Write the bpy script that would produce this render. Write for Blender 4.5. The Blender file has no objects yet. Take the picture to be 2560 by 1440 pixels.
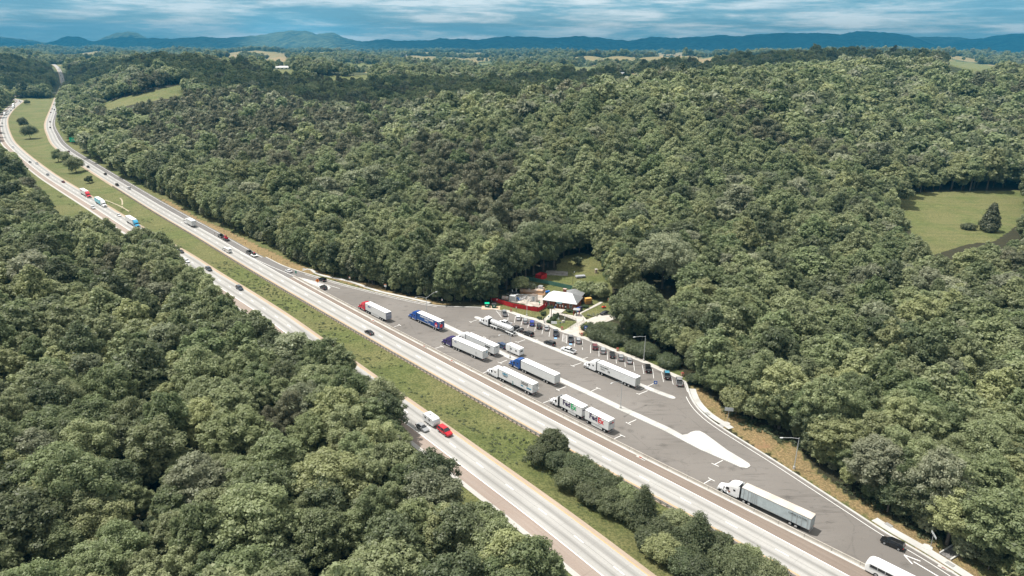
import bpy, bmesh, math, random
import numpy as np
from mathutils import Vector, Matrix

rnd = random.Random(7)
npr = np.random.RandomState(7)
scene = bpy.context.scene
COL = scene.collection

# ---------------------------------------------------------------- camera
CAM_H = 102.5
F_PX = 1707.0
PITCH = math.radians(19.3)
ROLL = math.radians(0.5)
st, ct = math.sin(PITCH), math.cos(PITCH)
sr, cr = math.sin(ROLL), math.cos(ROLL)
cam_data = bpy.data.cameras.new("camera")
cam_data.sensor_width = 36.0
cam_data.lens = 36.0 * F_PX / 2560.0
cam_data.clip_start = 1.0
cam_data.clip_end = 60000.0
cam = bpy.data.objects.new("camera", cam_data)
COL.objects.link(cam)
Rv = Vector((1, 0, 0)); Dv = Vector((0, -st, -ct)); Fv = Vector((0, ct, -st))
right = cr * Rv - sr * Dv
up = -(sr * Rv + cr * Dv)
M = Matrix.Identity(4)
for i in range(3):
    M[i][0] = right[i]; M[i][1] = up[i]; M[i][2] = -Fv[i]
M[2][3] = CAM_H
cam.matrix_world = M
scene.camera = cam

# ---------------------------------------------------------------- sun and sky
SUN_EL = math.radians(66)
SUN_DIR = Vector((-0.95 * math.cos(SUN_EL), 0.31 * math.cos(SUN_EL), math.sin(SUN_EL)))
sun_data = bpy.data.lights.new("sun", 'SUN')
sun_data.energy = 5.0
sun_data.angle = math.radians(0.5)
sun_data.color = (1.0, 0.95, 0.885)
sun = bpy.data.objects.new("sun", sun_data)
COL.objects.link(sun)
sun.rotation_euler = SUN_DIR.to_track_quat('Z', 'Y').to_euler()
sun.location = (0, 0, 3000)

world = bpy.data.worlds.new("World")
scene.world = world
world.use_nodes = True
wt = world.node_tree
for nd in list(wt.nodes):
    wt.nodes.remove(nd)


def wn(kind, **kw):
    n = wt.nodes.new(kind)
    for k, v in kw.items():
        setattr(n, k, v)
    return n


w_out = wn('ShaderNodeOutputWorld')
w_bg = wn('ShaderNodeBackground')
w_sky = wn('ShaderNodeTexSky', sky_type='NISHITA', sun_disc=False)
w_sky.sun_elevation = SUN_EL
w_sky.sun_rotation = math.atan2(SUN_DIR.x, SUN_DIR.y)
w_sky.altitude = 500
w_tc = wn('ShaderNodeTexCoord')
w_map = wn('ShaderNodeMapping'); w_map.inputs['Scale'].default_value = (6.5, 6.5, 64.0)
w_map.inputs['Location'].default_value = (0.6, 0.2, 0.35)
w_noise = wn('ShaderNodeTexNoise'); w_noise.inputs['Scale'].default_value = 1.0
w_noise.inputs['Detail'].default_value = 9.0; w_noise.inputs['Roughness'].default_value = 0.62
w_noise.inputs['Distortion'].default_value = 0.2
w_map2 = wn('ShaderNodeMapping'); w_map2.inputs['Scale'].default_value = (1.7, 1.7, 24.0)
w_map2.inputs['Location'].default_value = (3.1, 1.7, 0.15)
w_noise2 = wn('ShaderNodeTexNoise'); w_noise2.inputs['Scale'].default_value = 1.0
w_noise2.inputs['Detail'].default_value = 5.0
w_r1 = wn('ShaderNodeValToRGB')
w_r1.color_ramp.elements[0].position = 0.40; w_r1.color_ramp.elements[0].color = (0.50, 1.40, 1.90, 1)
w_r1.color_ramp.elements[1].position = 0.615; w_r1.color_ramp.elements[1].color = (4.5, 4.7, 4.6, 1)
e = w_r1.color_ramp.elements.new(0.475); e.color = (1.15, 2.1, 2.5, 1)
e = w_r1.color_ramp.elements.new(0.53); e.color = (2.5, 3.1, 3.25, 1)
w_r2 = wn('ShaderNodeValToRGB')
w_r2.color_ramp.elements[0].position = 0.30; w_r2.color_ramp.elements[0].color = (0.72, 0.76, 0.80, 1)
w_r2.color_ramp.elements[1].position = 0.66; w_r2.color_ramp.elements[1].color = (1.15, 1.1, 1.08, 1)
w_mul = wn('ShaderNodeMix', data_type='RGBA', blend_type='MULTIPLY'); w_mul.inputs[0].default_value = 1.0
w_mix = wn('ShaderNodeMix', data_type='RGBA'); w_mix.inputs[0].default_value = 0.86
L = wt.links.new
L(w_tc.outputs['Generated'], w_map.inputs[0]); L(w_map.outputs[0], w_noise.inputs['Vector'])
L(w_tc.outputs['Generated'], w_map2.inputs[0]); L(w_map2.outputs[0], w_noise2.inputs['Vector'])
L(w_noise.outputs[0], w_r1.inputs[0]); L(w_noise2.outputs[0], w_r2.inputs[0])
L(w_r1.outputs[0], w_mul.inputs[6]); L(w_r2.outputs[0], w_mul.inputs[7])
L(w_sky.outputs[0], w_mix.inputs[6]); L(w_mul.outputs[2], w_mix.inputs[7])
w_sp = wn('ShaderNodeSeparateXYZ'); L(w_tc.outputs['Generated'], w_sp.inputs[0])
w_r3 = wn('ShaderNodeValToRGB'); w_r3.color_ramp.elements[0].position = 0.08; w_r3.color_ramp.elements[0].color = (0, 0, 0, 1)
w_r3.color_ramp.elements[1].position = 0.35; w_r3.color_ramp.elements[1].color = (0.8, 0.8, 0.8, 1)
w_hi = wn('ShaderNodeMix', data_type='RGBA'); w_hi.inputs[7].default_value = (5.8, 5.55, 5.2, 1)     # unseen overhead tone, set neutral and bright to fill the shadows
L(w_sp.outputs[2], w_r3.inputs[0]); L(w_r3.outputs[0], w_hi.inputs[0]); L(w_mix.outputs[2], w_hi.inputs[6])
L(w_hi.outputs[2], w_bg.inputs['Color']); L(w_bg.outputs[0], w_out.inputs['Surface'])
w_bg.inputs['Strength'].default_value = 0.15

scene.view_settings.view_transform = 'Standard'
scene.view_settings.look = 'None'
scene.view_settings.exposure = 0.40
scene.view_settings.gamma = 1.0
scene.cycles.max_bounces = 5
scene.cycles.diffuse_bounces = 2
scene.cycles.glossy_bounces = 2
scene.cycles.transmission_bounces = 3
scene.cycles.volume_bounces = 0
scene.cycles.transparent_max_bounces = 4


# ---------------------------------------------------------------- measuring: photograph pixel <-> ground
def P(px, py, z=0.0):
    x = (px - 1280) / F_PX; y = (py - 720) / F_PX
    x, y = x * cr + y * sr, -x * sr + y * cr
    d = st + y * ct; k = (CAM_H - z) / d
    return np.array([k * x, k * (ct - y * st)])


def to_px(X, Y, Z):
    dep = Y * ct + (CAM_H - Z) * st
    x = X / dep; y = (-Y * st + (CAM_H - Z) * ct) / dep
    x, y = x * cr - y * sr, x * sr + y * cr
    return 1280 + x * F_PX, 720 + y * F_PX


def poly_mask(px, py, poly):
    poly = np.asarray(poly, float); inside = np.zeros(px.shape, bool); n = len(poly); j = n - 1
    for i in range(n):
        xi, yi = poly[i]; xj, yj = poly[j]
        c = ((yi > py) != (yj > py)) & (px < (xj - xi) * (py - yi) / (yj - yi + 1e-12) + xi)
        inside ^= c; j = i
    return inside


def smooth_line(pts, step=5.0, ext0=0.0, ext1=0.0):
    """Catmull-Rom through the points, resampled evenly"""
    p = np.array(pts, float)
    a = 2 * p[0] - p[1]; b = 2 * p[-1] - p[-2]
    q = np.vstack([a, p, b]); out = []
    for i in range(1, len(q) - 2):
        for t in np.linspace(0, 1, 24, endpoint=False):
            out.append(0.5 * ((2 * q[i]) + (-q[i-1] + q[i+1]) * t + (2*q[i-1] - 5*q[i] + 4*q[i+1] - q[i+2]) * t*t + (-q[i-1] + 3*q[i] - 3*q[i+1] + q[i+2]) * t**3))
    out.append(p[-1]); out = np.array(out)
    if ext0: d = out[0] - out[8]; out = np.vstack([out[0] + d / np.linalg.norm(d) * ext0, out])
    if ext1: d = out[-1] - out[-9]; out = np.vstack([out, out[-1] + d / np.linalg.norm(d) * ext1])
    seg = np.linalg.norm(np.diff(out, axis=0), axis=1); s = np.concatenate([[0], np.cumsum(seg)])
    n = max(2, int(s[-1] / step)); t = np.linspace(0, s[-1], n)
    return np.stack([np.interp(t, s, out[:, k]) for k in range(out.shape[1])], 1)


def relax(p, it):
    p = p.copy()
    for _ in range(it):
        p[1:-1] = 0.25 * p[:-2] + 0.5 * p[1:-1] + 0.25 * p[2:]
    return p


def normals(c):
    t = np.gradient(c, axis=0); t /= np.linalg.norm(t, axis=1)[:, None]
    return t, np.stack([-t[:, 1], t[:, 0]], 1)


# road centrelines. direction of travel index: from far (upper left) to near (lower right)
_nd = [P(*q) for q in [(480 + 220/6.4, 560 + 195/6.4), (480 + 475/6.4, 560 + 348/6.4), (646.6, 669), (728, 715), (827.5, 771), (943.8, 836), (1033.8, 885.6), (1202.5, 978), (1337.5, 1051), (1496, 1136), (1592.5, 1187.5), (1813, 1302.7), (1948, 1377)]]
_ny = [P(*q) for q in [(159.5, 214), (150, 222), (139, 242.5), (129, 269), (117, 299), (114, 316), (120, 336), (139, 368), (217, 421), (310, 480), (390, 530)]]
_ny = np.array(_ny); _t, _n = normals(_ny)
_ny = _ny + _n * 3.66          # left of the far->near direction is the parking side
_farN = [np.array([-0.6425 * 2600, 2600.0]), np.array([-0.6395 * 2420, 2420.0]), np.array([-0.6365 * 2230, 2230.0]), np.array([-0.6345 * 2050, 2050.0]), np.array([-0.6345 * 1880, 1880.0])]
N_LINE = relax(smooth_line(_farN + list(_ny) + _nd, 5.0, 0, 120), 14)
_sy = np.array([P(*q) for q in [(72, 237), (58, 253), (38, 269), (24, 286), (18, 299), (20, 321), (32, 350), (50, 370), (82, 397), (135, 436), (182, 465), (275, 520), (355, 569), (480, 640), (536, 677), (614, 724), (711, 785), (771, 827.5), (1000, 990), (1060, 1031), (1144, 1091), (1265, 1177.5), (1375, 1255), (1457.5, 1316), (1620, 1440)]])
_t, _n = normals(_sy)
S_LINE = relax(smooth_line([_sy[0] - _n[0]*3.66 + np.array([150, 420.])] + list(_sy - _n * 3.66), 5.0, 0, 120), 10)


# ---------------------------------------------------------------- terrain height
_ya = np.array([0, 300, 420, 520, 650, 800, 1000, 1300, 1700, 2200, 3000, 4500, 7000, 16000], float)
_aa = np.array([-1.3, -.75, -.635, -.5, -.35, -.2, -.05, .1, .25, .4, .55, .7, 1.3])
_zz = np.array([
    # 0  300 420 520 650 800 1000 1300 1700 2200 3000 4500 7000 16000
    [10, 10, 10, 8,  6,  6,  8,   14,  34,  50,  42,  40,  38,  30],
    [6,  6,  5,  3,  2,  2,  3,   8,   30,  48,  40,  38,  36,  30],
    [0,  0,  0,  0,  0,  0,  0,   0,   2,   32,  38,  40,  36,  28],
    [0,  0,  0,  0,  0,  9,  24,  42,  54,  42,  34,  40,  38,  26],
    [0,  0,  0,  0,  2,  7,  14,  32,  52,  36,  26,  36,  38,  24],
    [0,  0,  0,  0,  4,  8,  12,  24,  36,  30,  24,  34,  40,  20],
    [0,  0,  0,  5,  24, 40, 22,  16,  26,  28,  26,  36,  40,  16],
    [0,  0,  4,  20, 46, 40, 18,  18,  34,  36,  34,  42,  42,  10],
    [0,  0,  8,  24, 46, 58, 40,  44,  60,  40,  40,  52,  46,  0],
    [0,  0,  6,  14, 34, 58, 62,  54,  76,  50,  58,  70,  50,  -10],
    [0,  0,  2,  6,  24, 50, 66,  60,  84,  56,  78,  80,  50,  -20],
    [0,  0,  2,  6,  20, 44, 62,  50,  44,  48,  60,  60,  40,  -30],
    [4,  4,  6,  10, 20, 40, 60,  50,  44,  48,  60,  60,  40,  -30],
], float)


def _cub(t):
    return t * t * (3 - 2 * t)


def base_h(X, Y):
    a = np.clip(X / np.maximum(Y, 60.0), -1.29, 1.29)
    Yc = np.clip(Y, 0, 15999)
    i = np.clip(np.searchsorted(_ya, Yc, side='right') - 1, 0, len(_ya) - 2)
    j = np.clip(np.searchsorted(_aa, a, side='right') - 1, 0, len(_aa) - 2)
    u = _cub((Yc - _ya[i]) / (_ya[i+1] - _ya[i])); v = _cub((a - _aa[j]) / (_aa[j+1] - _aa[j]))
    z = (_zz[j, i] * (1-u) + _zz[j, i+1] * u) * (1-v) + (_zz[j+1, i] * (1-u) + _zz[j+1, i+1] * u) * v
    k = np.clip((Y - 480) / 500, 0, 1)
    z = z + k * (5.0 * np.sin(X / 83.0 + Y / 140.0) + 3.5 * np.sin(X / 47.0 - Y / 61.0 + 1.3)) * np.clip(Y/2500, 0.7, 2.0)
    k2 = np.clip((Y - 2200) / 1500, 0, 1)
    z = z + k2 * 11.0 * (np.sin(X / 330.0 + 1.0 + Y / 900.0) + 1.3 * np.sin(Y / 300.0 + X / 620.0 + np.sin(X / 500.0)))
    return z


def line_dist(X, Y, line, sub=2):
    sh = np.shape(X); x = np.ravel(X); y = np.ravel(Y); ln = line[::sub]
    out = np.empty(x.shape); idx = np.empty(x.shape, int)
    for s in range(0, len(x), 20000):
        d = (x[s:s+20000, None] - ln[None, :, 0])**2 + (y[s:s+20000, None] - ln[None, :, 1])**2
        k = d.argmin(1); out[s:s+20000] = np.sqrt(d[np.arange(len(k)), k]); idx[s:s+20000] = k * sub
    return out.reshape(sh), idx.reshape(sh)


def sdist(X, Y, line):
    """signed distance, + on the parking side (left of far->near)"""
    d, k = line_dist(X, Y, line)
    t, n = normals(line)
    s = (X - line[k, 0]) * n[k, 0] + (Y - line[k, 1]) * n[k, 1]
    ends = (k < 3) | (k > len(line) - 4)
    return np.where(ends, np.sign(s) * d, s), k


def road_z(line):
    y = line[:, 1]
    return np.interp(y, [0, 1640, 1760, 1880, 2050, 2230, 2420, 2700], [0, 0, 1.5, 6, 19, 31, 36, 36])


N_Z = road_z(N_LINE); S_Z = np.zeros(len(S_LINE))
SUBW = P(1700, 1060)


def G(X, Y, info=None):
    X = np.asarray(X, float); Y = np.asarray(Y, float)
    z = base_h(X, Y)
    sN, kN = sdist(X, Y, N_LINE); sS, kS = sdist(X, Y, S_LINE)
    if info is not None: info['sN'] = sN; info['sS'] = sS
    dN = np.abs(sN); dS = np.abs(sS)
    w = _cub(np.clip((dN - 22) / 55, 0, 1)); z = z * w + N_Z[kN] * (1 - w)
    w = _cub(np.clip((dS - 16) / 40, 0, 1)); z = z * w + 0.0 * (1 - w)
    # grass median: a shallow swale between the two carriageways
    gap = np.minimum(-sN - 7.4, sS - 6.2)
    med = (sN < -7.4) & (sS > 6.2)
    z = np.where(med, z - np.clip(gap, 0, 7) * 0.20, z)
    near = (dN < 19) | (dS < 14)
    z = z - 0.05
    z = np.where(Y > 1500, z - 0.35 * (near), z)
    return z


def g1(x, y):
    return float(G(np.array([x]), np.array([y]))[0])


# ---------------------------------------------------------------- object helpers
def tag(o, label=None, cat=None, group=None, kind=None):
    if label: o['label'] = label
    if cat: o['category'] = cat
    if group: o['group'] = group
    if kind: o['kind'] = kind
    return o


def new_obj(name, me, parent=None, mats=()):
    o = bpy.data.objects.new(name, me)
    COL.objects.link(o)
    if parent is not None: o.parent = parent
    for m in mats:
        me.materials.append(m)
    return o


def thing(name, loc, rz, label, cat, group=None):
    o = bpy.data.objects.new(name, None)
    o.empty_display_size = 1
    COL.objects.link(o)
    o.location = loc; o.rotation_euler = (0, 0, rz)
    return tag(o, label, cat, group)


def copy_tree(o, parent=None):
    c = o.copy(); COL.objects.link(c)
    if parent is not None: c.parent = parent
    for ch in list(CH.get(o.name, [])):
        cc = copy_tree(ch, c)
        CH.setdefault(c.name, []).append(cc)
    return c


CH = {}


class MB:
    """collects simple solids into one mesh"""
    def __init__(s):
        s.v = []; s.f = []; s.m = []; s.mi = 0

    def add(s, vs, fs):
        b = len(s.v); s.v += [tuple(q) for q in vs]
        for f in fs:
            s.f.append(tuple(i + b for i in f)); s.m.append(s.mi)
        return s

    def box(s, x0, x1, y0, y1, z0, z1, tx=0.0, ty=0.0):
        """box; tx, ty shrink the top"""
        vs = [(x0, y0, z0), (x1, y0, z0), (x1, y1, z0), (x0, y1, z0), (x0+tx, y0+ty, z1), (x1-tx, y0+ty, z1), (x1-tx, y1-ty, z1), (x0+tx, y1-ty, z1)]
        return s.add(vs, [(0, 3, 2, 1), (4, 5, 6, 7), (0, 1, 5, 4), (1, 2, 6, 5), (2, 3, 7, 6), (3, 0, 4, 7)])

    def loft(s, rings, closed=True, cap=True):
        n = len(rings[0]); vs = [q for r in rings for q in r]; fs = []
        for i in range(len(rings) - 1):
            for j in range(n if closed else n - 1):
                a = i*n + j; b = i*n + (j+1) % n
                fs.append((a, b, b + n, a + n))
        if cap and closed:
            fs.append(tuple(range(n))[::-1]); fs.append(tuple((len(rings)-1)*n + k for k in range(n)))
        return s.add(vs, fs)

    def cyl(s, p0, p1, r0, r1=None, n=10, cap=True):
        p0 = Vector(p0); p1 = Vector(p1); r1 = r0 if r1 is None else r1
        d = (p1 - p0).normalized(); a = d.orthogonal().normalized(); b = d.cross(a)
        rings = [[p + (a * math.cos(t) + b * math.sin(t)) * r for t in [2*math.pi*k/n for k in range(n)]] for p, r in ((p0, r0), (p1, r1))]
        return s.loft(rings, True, cap)

    def prism(s, pts, z0, z1):
        n = len(pts); vs = [(x, y, z0) for x, y in pts] + [(x, y, z1) for x, y in pts]
        return s.add(vs, [tuple(range(n))[::-1], tuple(range(n, 2*n))] + [(i, (i+1) % n, (i+1) % n + n, i + n) for i in range(n)])

    def tube(s, pts, r, n=6):
        for a, b in zip(pts[:-1], pts[1:]): s.cyl(a, b, r, r, n)
        return s

    def build(s, name, mats, parent=None, smooth=False, label=None):
        me = bpy.data.meshes.new(name)
        me.from_pydata([tuple(map(float, q)) for q in s.v], [], s.f)
        if not isinstance(mats, (list, tuple)): mats = [mats]
        for m in mats: me.materials.append(m)
        if len(mats) > 1: me.polygons.foreach_set('material_index', s.m)
        if smooth: me.polygons.foreach_set('use_smooth', [True] * len(s.f))
        bm = bmesh.new(); bm.from_mesh(me); bmesh.ops.recalc_face_normals(bm, faces=bm.faces); bm.to_mesh(me); bm.free()
        o = bpy.data.objects.new(name, me); COL.objects.link(o)
        if parent is not None:
            o.parent = parent; CH.setdefault(parent.name, []).append(o)
        if label: o['label'] = label
        return o


# ---------------------------------------------------------------- materials
def mat(name, color, rough=0.7, metal=0.0, spec=0.4, var=0.0, scale=1.0, bump=0.0, color2=None, detail=4.0, coat=0.0):
    m = bpy.data.materials.new(name); m.use_nodes = True
    nt = m.node_tree; b = nt.nodes['Principled BSDF']
    b.inputs['Roughness'].default_value = rough; b.inputs['Metallic'].default_value = metal
    b.inputs['Specular IOR Level'].default_value = spec
    if coat: b.inputs['Coat Weight'].default_value = coat; b.inputs['Coat Roughness'].default_value = 0.08
    c = tuple(color) + (1,)
    b.inputs['Base Color'].default_value = c
    if var or color2 or bump:
        tc = nt.nodes.new('ShaderNodeTexCoord'); no = nt.nodes.new('ShaderNodeTexNoise')
        no.inputs['Scale'].default_value = scale; no.inputs['Detail'].default_value = detail
        nt.links.new(tc.outputs['Object'], no.inputs['Vector'])
        rp = nt.nodes.new('ShaderNodeValToRGB')
        rp.color_ramp.elements[0].position = 0.32; rp.color_ramp.elements[1].position = 0.68
        if color2 is not None:
            rp.color_ramp.elements[0].color = c; rp.color_ramp.elements[1].color = tuple(color2) + (1,)
        else:
            rp.color_ramp.elements[0].color = tuple(max(0, k * (1 - var)) for k in color) + (1,)
            rp.color_ramp.elements[1].color = tuple(min(1, k * (1 + var)) for k in color) + (1,)
        nt.links.new(no.outputs[0], rp.inputs[0]); nt.links.new(rp.outputs[0], b.inputs['Base Color'])
        if bump:
            bp = nt.nodes.new('ShaderNodeBump'); bp.inputs['Strength'].default_value = bump
            nt.links.new(no.outputs[0], bp.inputs['Height']); nt.links.new(bp.outputs[0], b.inputs['Normal'])
    return m


class NB:
    """small node-building helper for one material"""
    def __init__(s, name):
        s.m = bpy.data.materials.new(name); s.m.use_nodes = True; s.nt = s.m.node_tree
        s.b = s.nt.nodes['Principled BSDF']
        s.b.inputs['Specular IOR Level'].default_value = 0.25; s.b.inputs['Roughness'].default_value = 0.9

    def n(s, kind, inputs=None, **kw):
        nd = s.nt.nodes.new(kind)
        for k, v in kw.items(): setattr(nd, k, v)
        for k, v in (inputs or {}).items():
            if hasattr(v, 'is_linked') or isinstance(v, bpy.types.NodeSocket): s.nt.links.new(v, nd.inputs[k])
            else: nd.inputs[k].default_value = v
        return nd

    def noise(s, vec, scale, detail=4, rough=0.5, dist=0.0):
        return s.n('ShaderNodeTexNoise', {'Vector': vec, 'Scale': scale, 'Detail': detail, 'Roughness': rough, 'Distortion': dist}).outputs[0]

    def ramp(s, fac, stops):
        nd = s.n('ShaderNodeValToRGB', {0: fac}); cr_ = nd.color_ramp
        for k, (p, c) in enumerate(stops):
            if k < 2: el = cr_.elements[k]; el.position = p
            else: el = cr_.elements.new(p)
            el.color = (c, c, c, 1) if isinstance(c, (int, float)) else tuple(c) + (1,)
        return nd.outputs[0]

    def mix(s, fac, a, b, mode='MIX'):
        nd = s.n('ShaderNodeMix', data_type='RGBA', blend_type=mode)
        for k, v in ((0, fac), (6, a), (7, b)):
            if isinstance(v, bpy.types.NodeSocket): s.nt.links.new(v, nd.inputs[k])
            else: nd.inputs[k].default_value = v if k == 0 else tuple(v) + (1,)
        return nd.outputs[2]

    def math(s, op, a, b=0.0, c=0.0):
        nd = s.n('ShaderNodeMath', operation=op)
        for k, v in ((0, a), (1, b), (2, c)):
            if isinstance(v, bpy.types.NodeSocket): s.nt.links.new(v, nd.inputs[k])
            else: nd.inputs[k].default_value = v
        return nd.outputs[0]

    def color(s, sock): s.nt.links.new(sock, s.b.inputs['Base Color'])

    def bump(s, h, strength=0.4, dist=1.0):
        nd = s.n('ShaderNodeBump', {'Strength': strength, 'Distance': dist, 'Height': h}); s.nt.links.new(nd.outputs[0], s.b.inputs['Normal'])


MT = {}
MT['white'] = mat('white_paint', (0.62, 0.63, 0.63), 0.45)
MT['white_dirty'] = mat('weathered_white_paint', (0.62, 0.63, 0.62), 0.5, var=0.08, scale=0.6)
MT['black'] = mat('black_rubber', (0.018, 0.018, 0.018), 0.85, spec=0.2)
MT['dark'] = mat('dark_metal', (0.03, 0.03, 0.032), 0.6)
MT['glass'] = mat('dark_glass', (0.015, 0.018, 0.022), 0.08, spec=0.8)
MT['chrome'] = mat('bright_metal', (0.62, 0.63, 0.64), 0.3, metal=0.8)
MT['steel'] = mat('galvanised_steel', (0.38, 0.39, 0.40), 0.5, metal=0.35, var=0.12, scale=2)
MT['red_light'] = mat('red_lamp_glass', (0.42, 0.015, 0.02), 0.3)
MT['clear_light'] = mat('clear_lamp_glass', (0.6, 0.6, 0.58), 0.2)
MT['brick'] = mat('red_brick', (0.20, 0.062, 0.038), 0.85, color2=(0.27, 0.095, 0.055), scale=5, detail=8)
MT['concrete'] = mat('concrete', (0.46, 0.43, 0.39), 0.9, color2=(0.56, 0.53, 0.49), scale=0.35, detail=8)
MT['kerb'] = mat('kerb_concrete', (0.38, 0.37, 0.35), 0.9, color2=(0.50, 0.49, 0.47), scale=0.3, detail=7)
MT['line'] = mat('white_road_paint', (0.74, 0.74, 0.72), 0.7, var=0.05, scale=1.5)
MT['line_worn'] = mat('worn_white_road_paint', (0.50, 0.49, 0.46), 0.8, color2=(0.68, 0.67, 0.64), scale=1.2, detail=8)
MT['yellow'] = mat('yellow_road_paint', (0.52, 0.31, 0.10), 0.7, color2=(0.46, 0.35, 0.2), scale=0.8, detail=6)
# ================================================================ SETTING
# ---- ground sheet
cols = np.linspace(-1.0, 1.0, 470)
rows = np.concatenate([np.arange(30, 640, 2.1), 640 * 1.0115 ** np.arange(1, 286)])
RY, CA = np.meshgrid(rows, cols, indexing='ij')
GX = CA * (RY + 150.0) - 0.0
_info = {}
GZ = G(GX, RY, _info)
sN_g, sS_g = _info['sN'], _info['sS']
gpx, gpy = to_px(GX, RY, GZ)

FIELDS = [  # outline in photograph pixels, nearest and farthest distance, kind
    ([(238, 262), (300, 246), (380, 228), (450, 212), (475, 222), (455, 240), (330, 262), (270, 280)], 700, 1700, 'g'),
    ([(2240, 500), (2290, 482), (2420, 478), (2570, 476), (2570, 560), (2540, 566), (2485, 604), (2420, 610), (2330, 640), (2280, 590), (2262, 560)], 300, 640, 'm'),
    ([(1400, 650), (1412, 640), (1455, 632), (1492, 645), (1512, 665), (1528, 705), (1536, 765), (1500, 800), (1440, 790), (1330, 760), (1230, 756), (1232, 735), (1290, 712), (1320, 702), (1340, 688), (1390, 676)], 200, 420, 'g'),
    ([(640, 174), (730, 174), (760, 190), (840, 190), (930, 188), (925, 200), (900, 206), (830, 202), (770, 196), (690, 184)], 1300, 4600, 'm'),
    ([(820, 160), (900, 158), (985, 166), (980, 172), (880, 168)], 1300, 6000, 'm'),
    ([(640, 152), (700, 144), (730, 146), (720, 156), (660, 158)], 1500, 7000, 'y'),
    ([(560, 142), (600, 139), (602, 145), (575, 147)], 1500, 7000, 'y'),
    ([(1420, 168), (1490, 166), (1498, 178), (1440, 178)], 1500, 6000, 'm'),
    ([(1530, 184), (1592, 182), (1596, 194), (1540, 194)], 1300, 6000, 'y'),
    ([(1640, 138), (1700, 136), (1710, 142), (1650, 143)], 1800, 8000, 'y'),
    ([(1725, 148), (1790, 146), (1780, 160), (1745, 162)], 1800, 8000, 'y'),
    ([(2365, 150), (2440, 158), (2500, 172), (2480, 184), (2400, 190), (2355, 184)], 1100, 4600, 'm'),
    ([(905, 240), (960, 228), (990, 222), (988, 228), (930, 240)], 900, 3000, 'y'),
    ([(1050, 148), (1090, 150), (1085, 156), (1050, 155)], 1500, 7000, 'y'),
    ([(1180, 160), (1230, 158), (1240, 166), (1190, 168)], 1500, 7000, 'm'),
]


def in_field(X, Y, Z, grow=0.0):
    px, py = to_px(X, Y, Z); px = px + 5*np.sin(X/6.1) + 4*np.sin(Y/9.7); py = py + 3*np.sin(X/8.3 + 1); out = np.zeros(np.shape(X), bool)
    for poly, y0, y1, k in FIELDS:
        out |= poly_mask(px, py, poly) & (Y > y0) & (Y < y1)
    out |= far_meadow(X, Y)
    return out


def hides_field(X, Y, Z, h):
    px, py = to_px(X, Y, Z + h); out = np.zeros(np.shape(X), bool)
    for poly, y0, y1, k in FIELDS:
        if k == 'g' and y1 < 500: continue
        out |= poly_mask(px, py, poly) & (Y > y0*.75) & (Y < y1)
    return out


def far_meadow(X, Y):
    v = np.sin(X/260 + 1)*np.cos(Y/390 - .5) + .7*np.sin((X + Y)/210) + .5*np.cos(X/125 - Y/230)
    slope = (base_h(X, Y + 25) - base_h(X, Y - 25)) / 50
    return (v > -.35) & (slope > .003) & (Y > 2250) & (Y < 9500)


# wood edges (photograph pixels)
EDGE_R = [(158, 236), (152, 262), (160, 300), (172, 338), (190, 368), (225, 392), (282, 420), (345, 458), (400, 484), (455, 512), (512, 541), (575, 570), (640, 600), (691, 622), (730, 650), (765, 668), (842, 694), (947, 715), (996, 734), (1105, 757), (1216, 759)]
EDGE_R2 = [(1560, 835), (1650, 868), (1705, 892), (1752, 955), (1790, 1000), (1850, 1030), (1920, 1062), (1975, 1098), (2020, 1145), (2090, 1200), (2165, 1252), (2265, 1308), (2335, 1350), (2400, 1392), (2470, 1440), (2560, 1500), (2700, 1600)]
SIL_L = [(-120, 300), (0, 372), (30, 385), (50, 402), (66, 430), (110, 490), (150, 547), (172, 545), (205, 524), (262, 562), (292, 590), (325, 566), (362, 572), (402, 592), (414, 614), (437, 634), (452, 657), (484, 668), (533, 693), (556, 711), (589, 735), (617, 772), (650, 752), (690, 790), (735, 842), (768, 880), (800, 838), (848, 878), (900, 908), (932, 938), (990, 985), (1028, 1060), (1062, 1100), (1130, 1122), (1138, 1200), (1134, 1242), (1200, 1236), (1262, 1290), (1312, 1312), (1392, 1362), (1402, 1440), (1440, 1560)]
EDGE_L = np.array([P(x, y, 15.8) for x, y in SIL_L])

# surface covers: r lawn / verge grass, g straw and dry weeds, b bare red clay
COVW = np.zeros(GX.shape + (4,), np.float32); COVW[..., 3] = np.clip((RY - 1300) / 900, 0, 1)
sideR = sN_g > 0
nearroad = (RY < 2700)
med = (sN_g < 3) & (sS_g > -3)
COVW[..., 0] = np.where(med & (RY < 1750), 1, 0)
COVW[..., 0] = np.maximum(COVW[..., 0], np.where((sN_g > 0) & (sN_g < 30) & (RY < 1500), 0.9, 0))
COVW[..., 0] = np.maximum(COVW[..., 0], np.where((sS_g < 1) & (sS_g > -32), 0.95, 0))


def paint(poly, ch, val, y0=0, y1=1e9, also=None):
    m = poly_mask(gpx, gpy, poly) & (RY > y0) & (RY < y1)
    COVW[..., :3][m] = 0
    COVW[..., ch][m] = val
    if also is not None: COVW[..., also[0]][m] = also[1]


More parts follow.
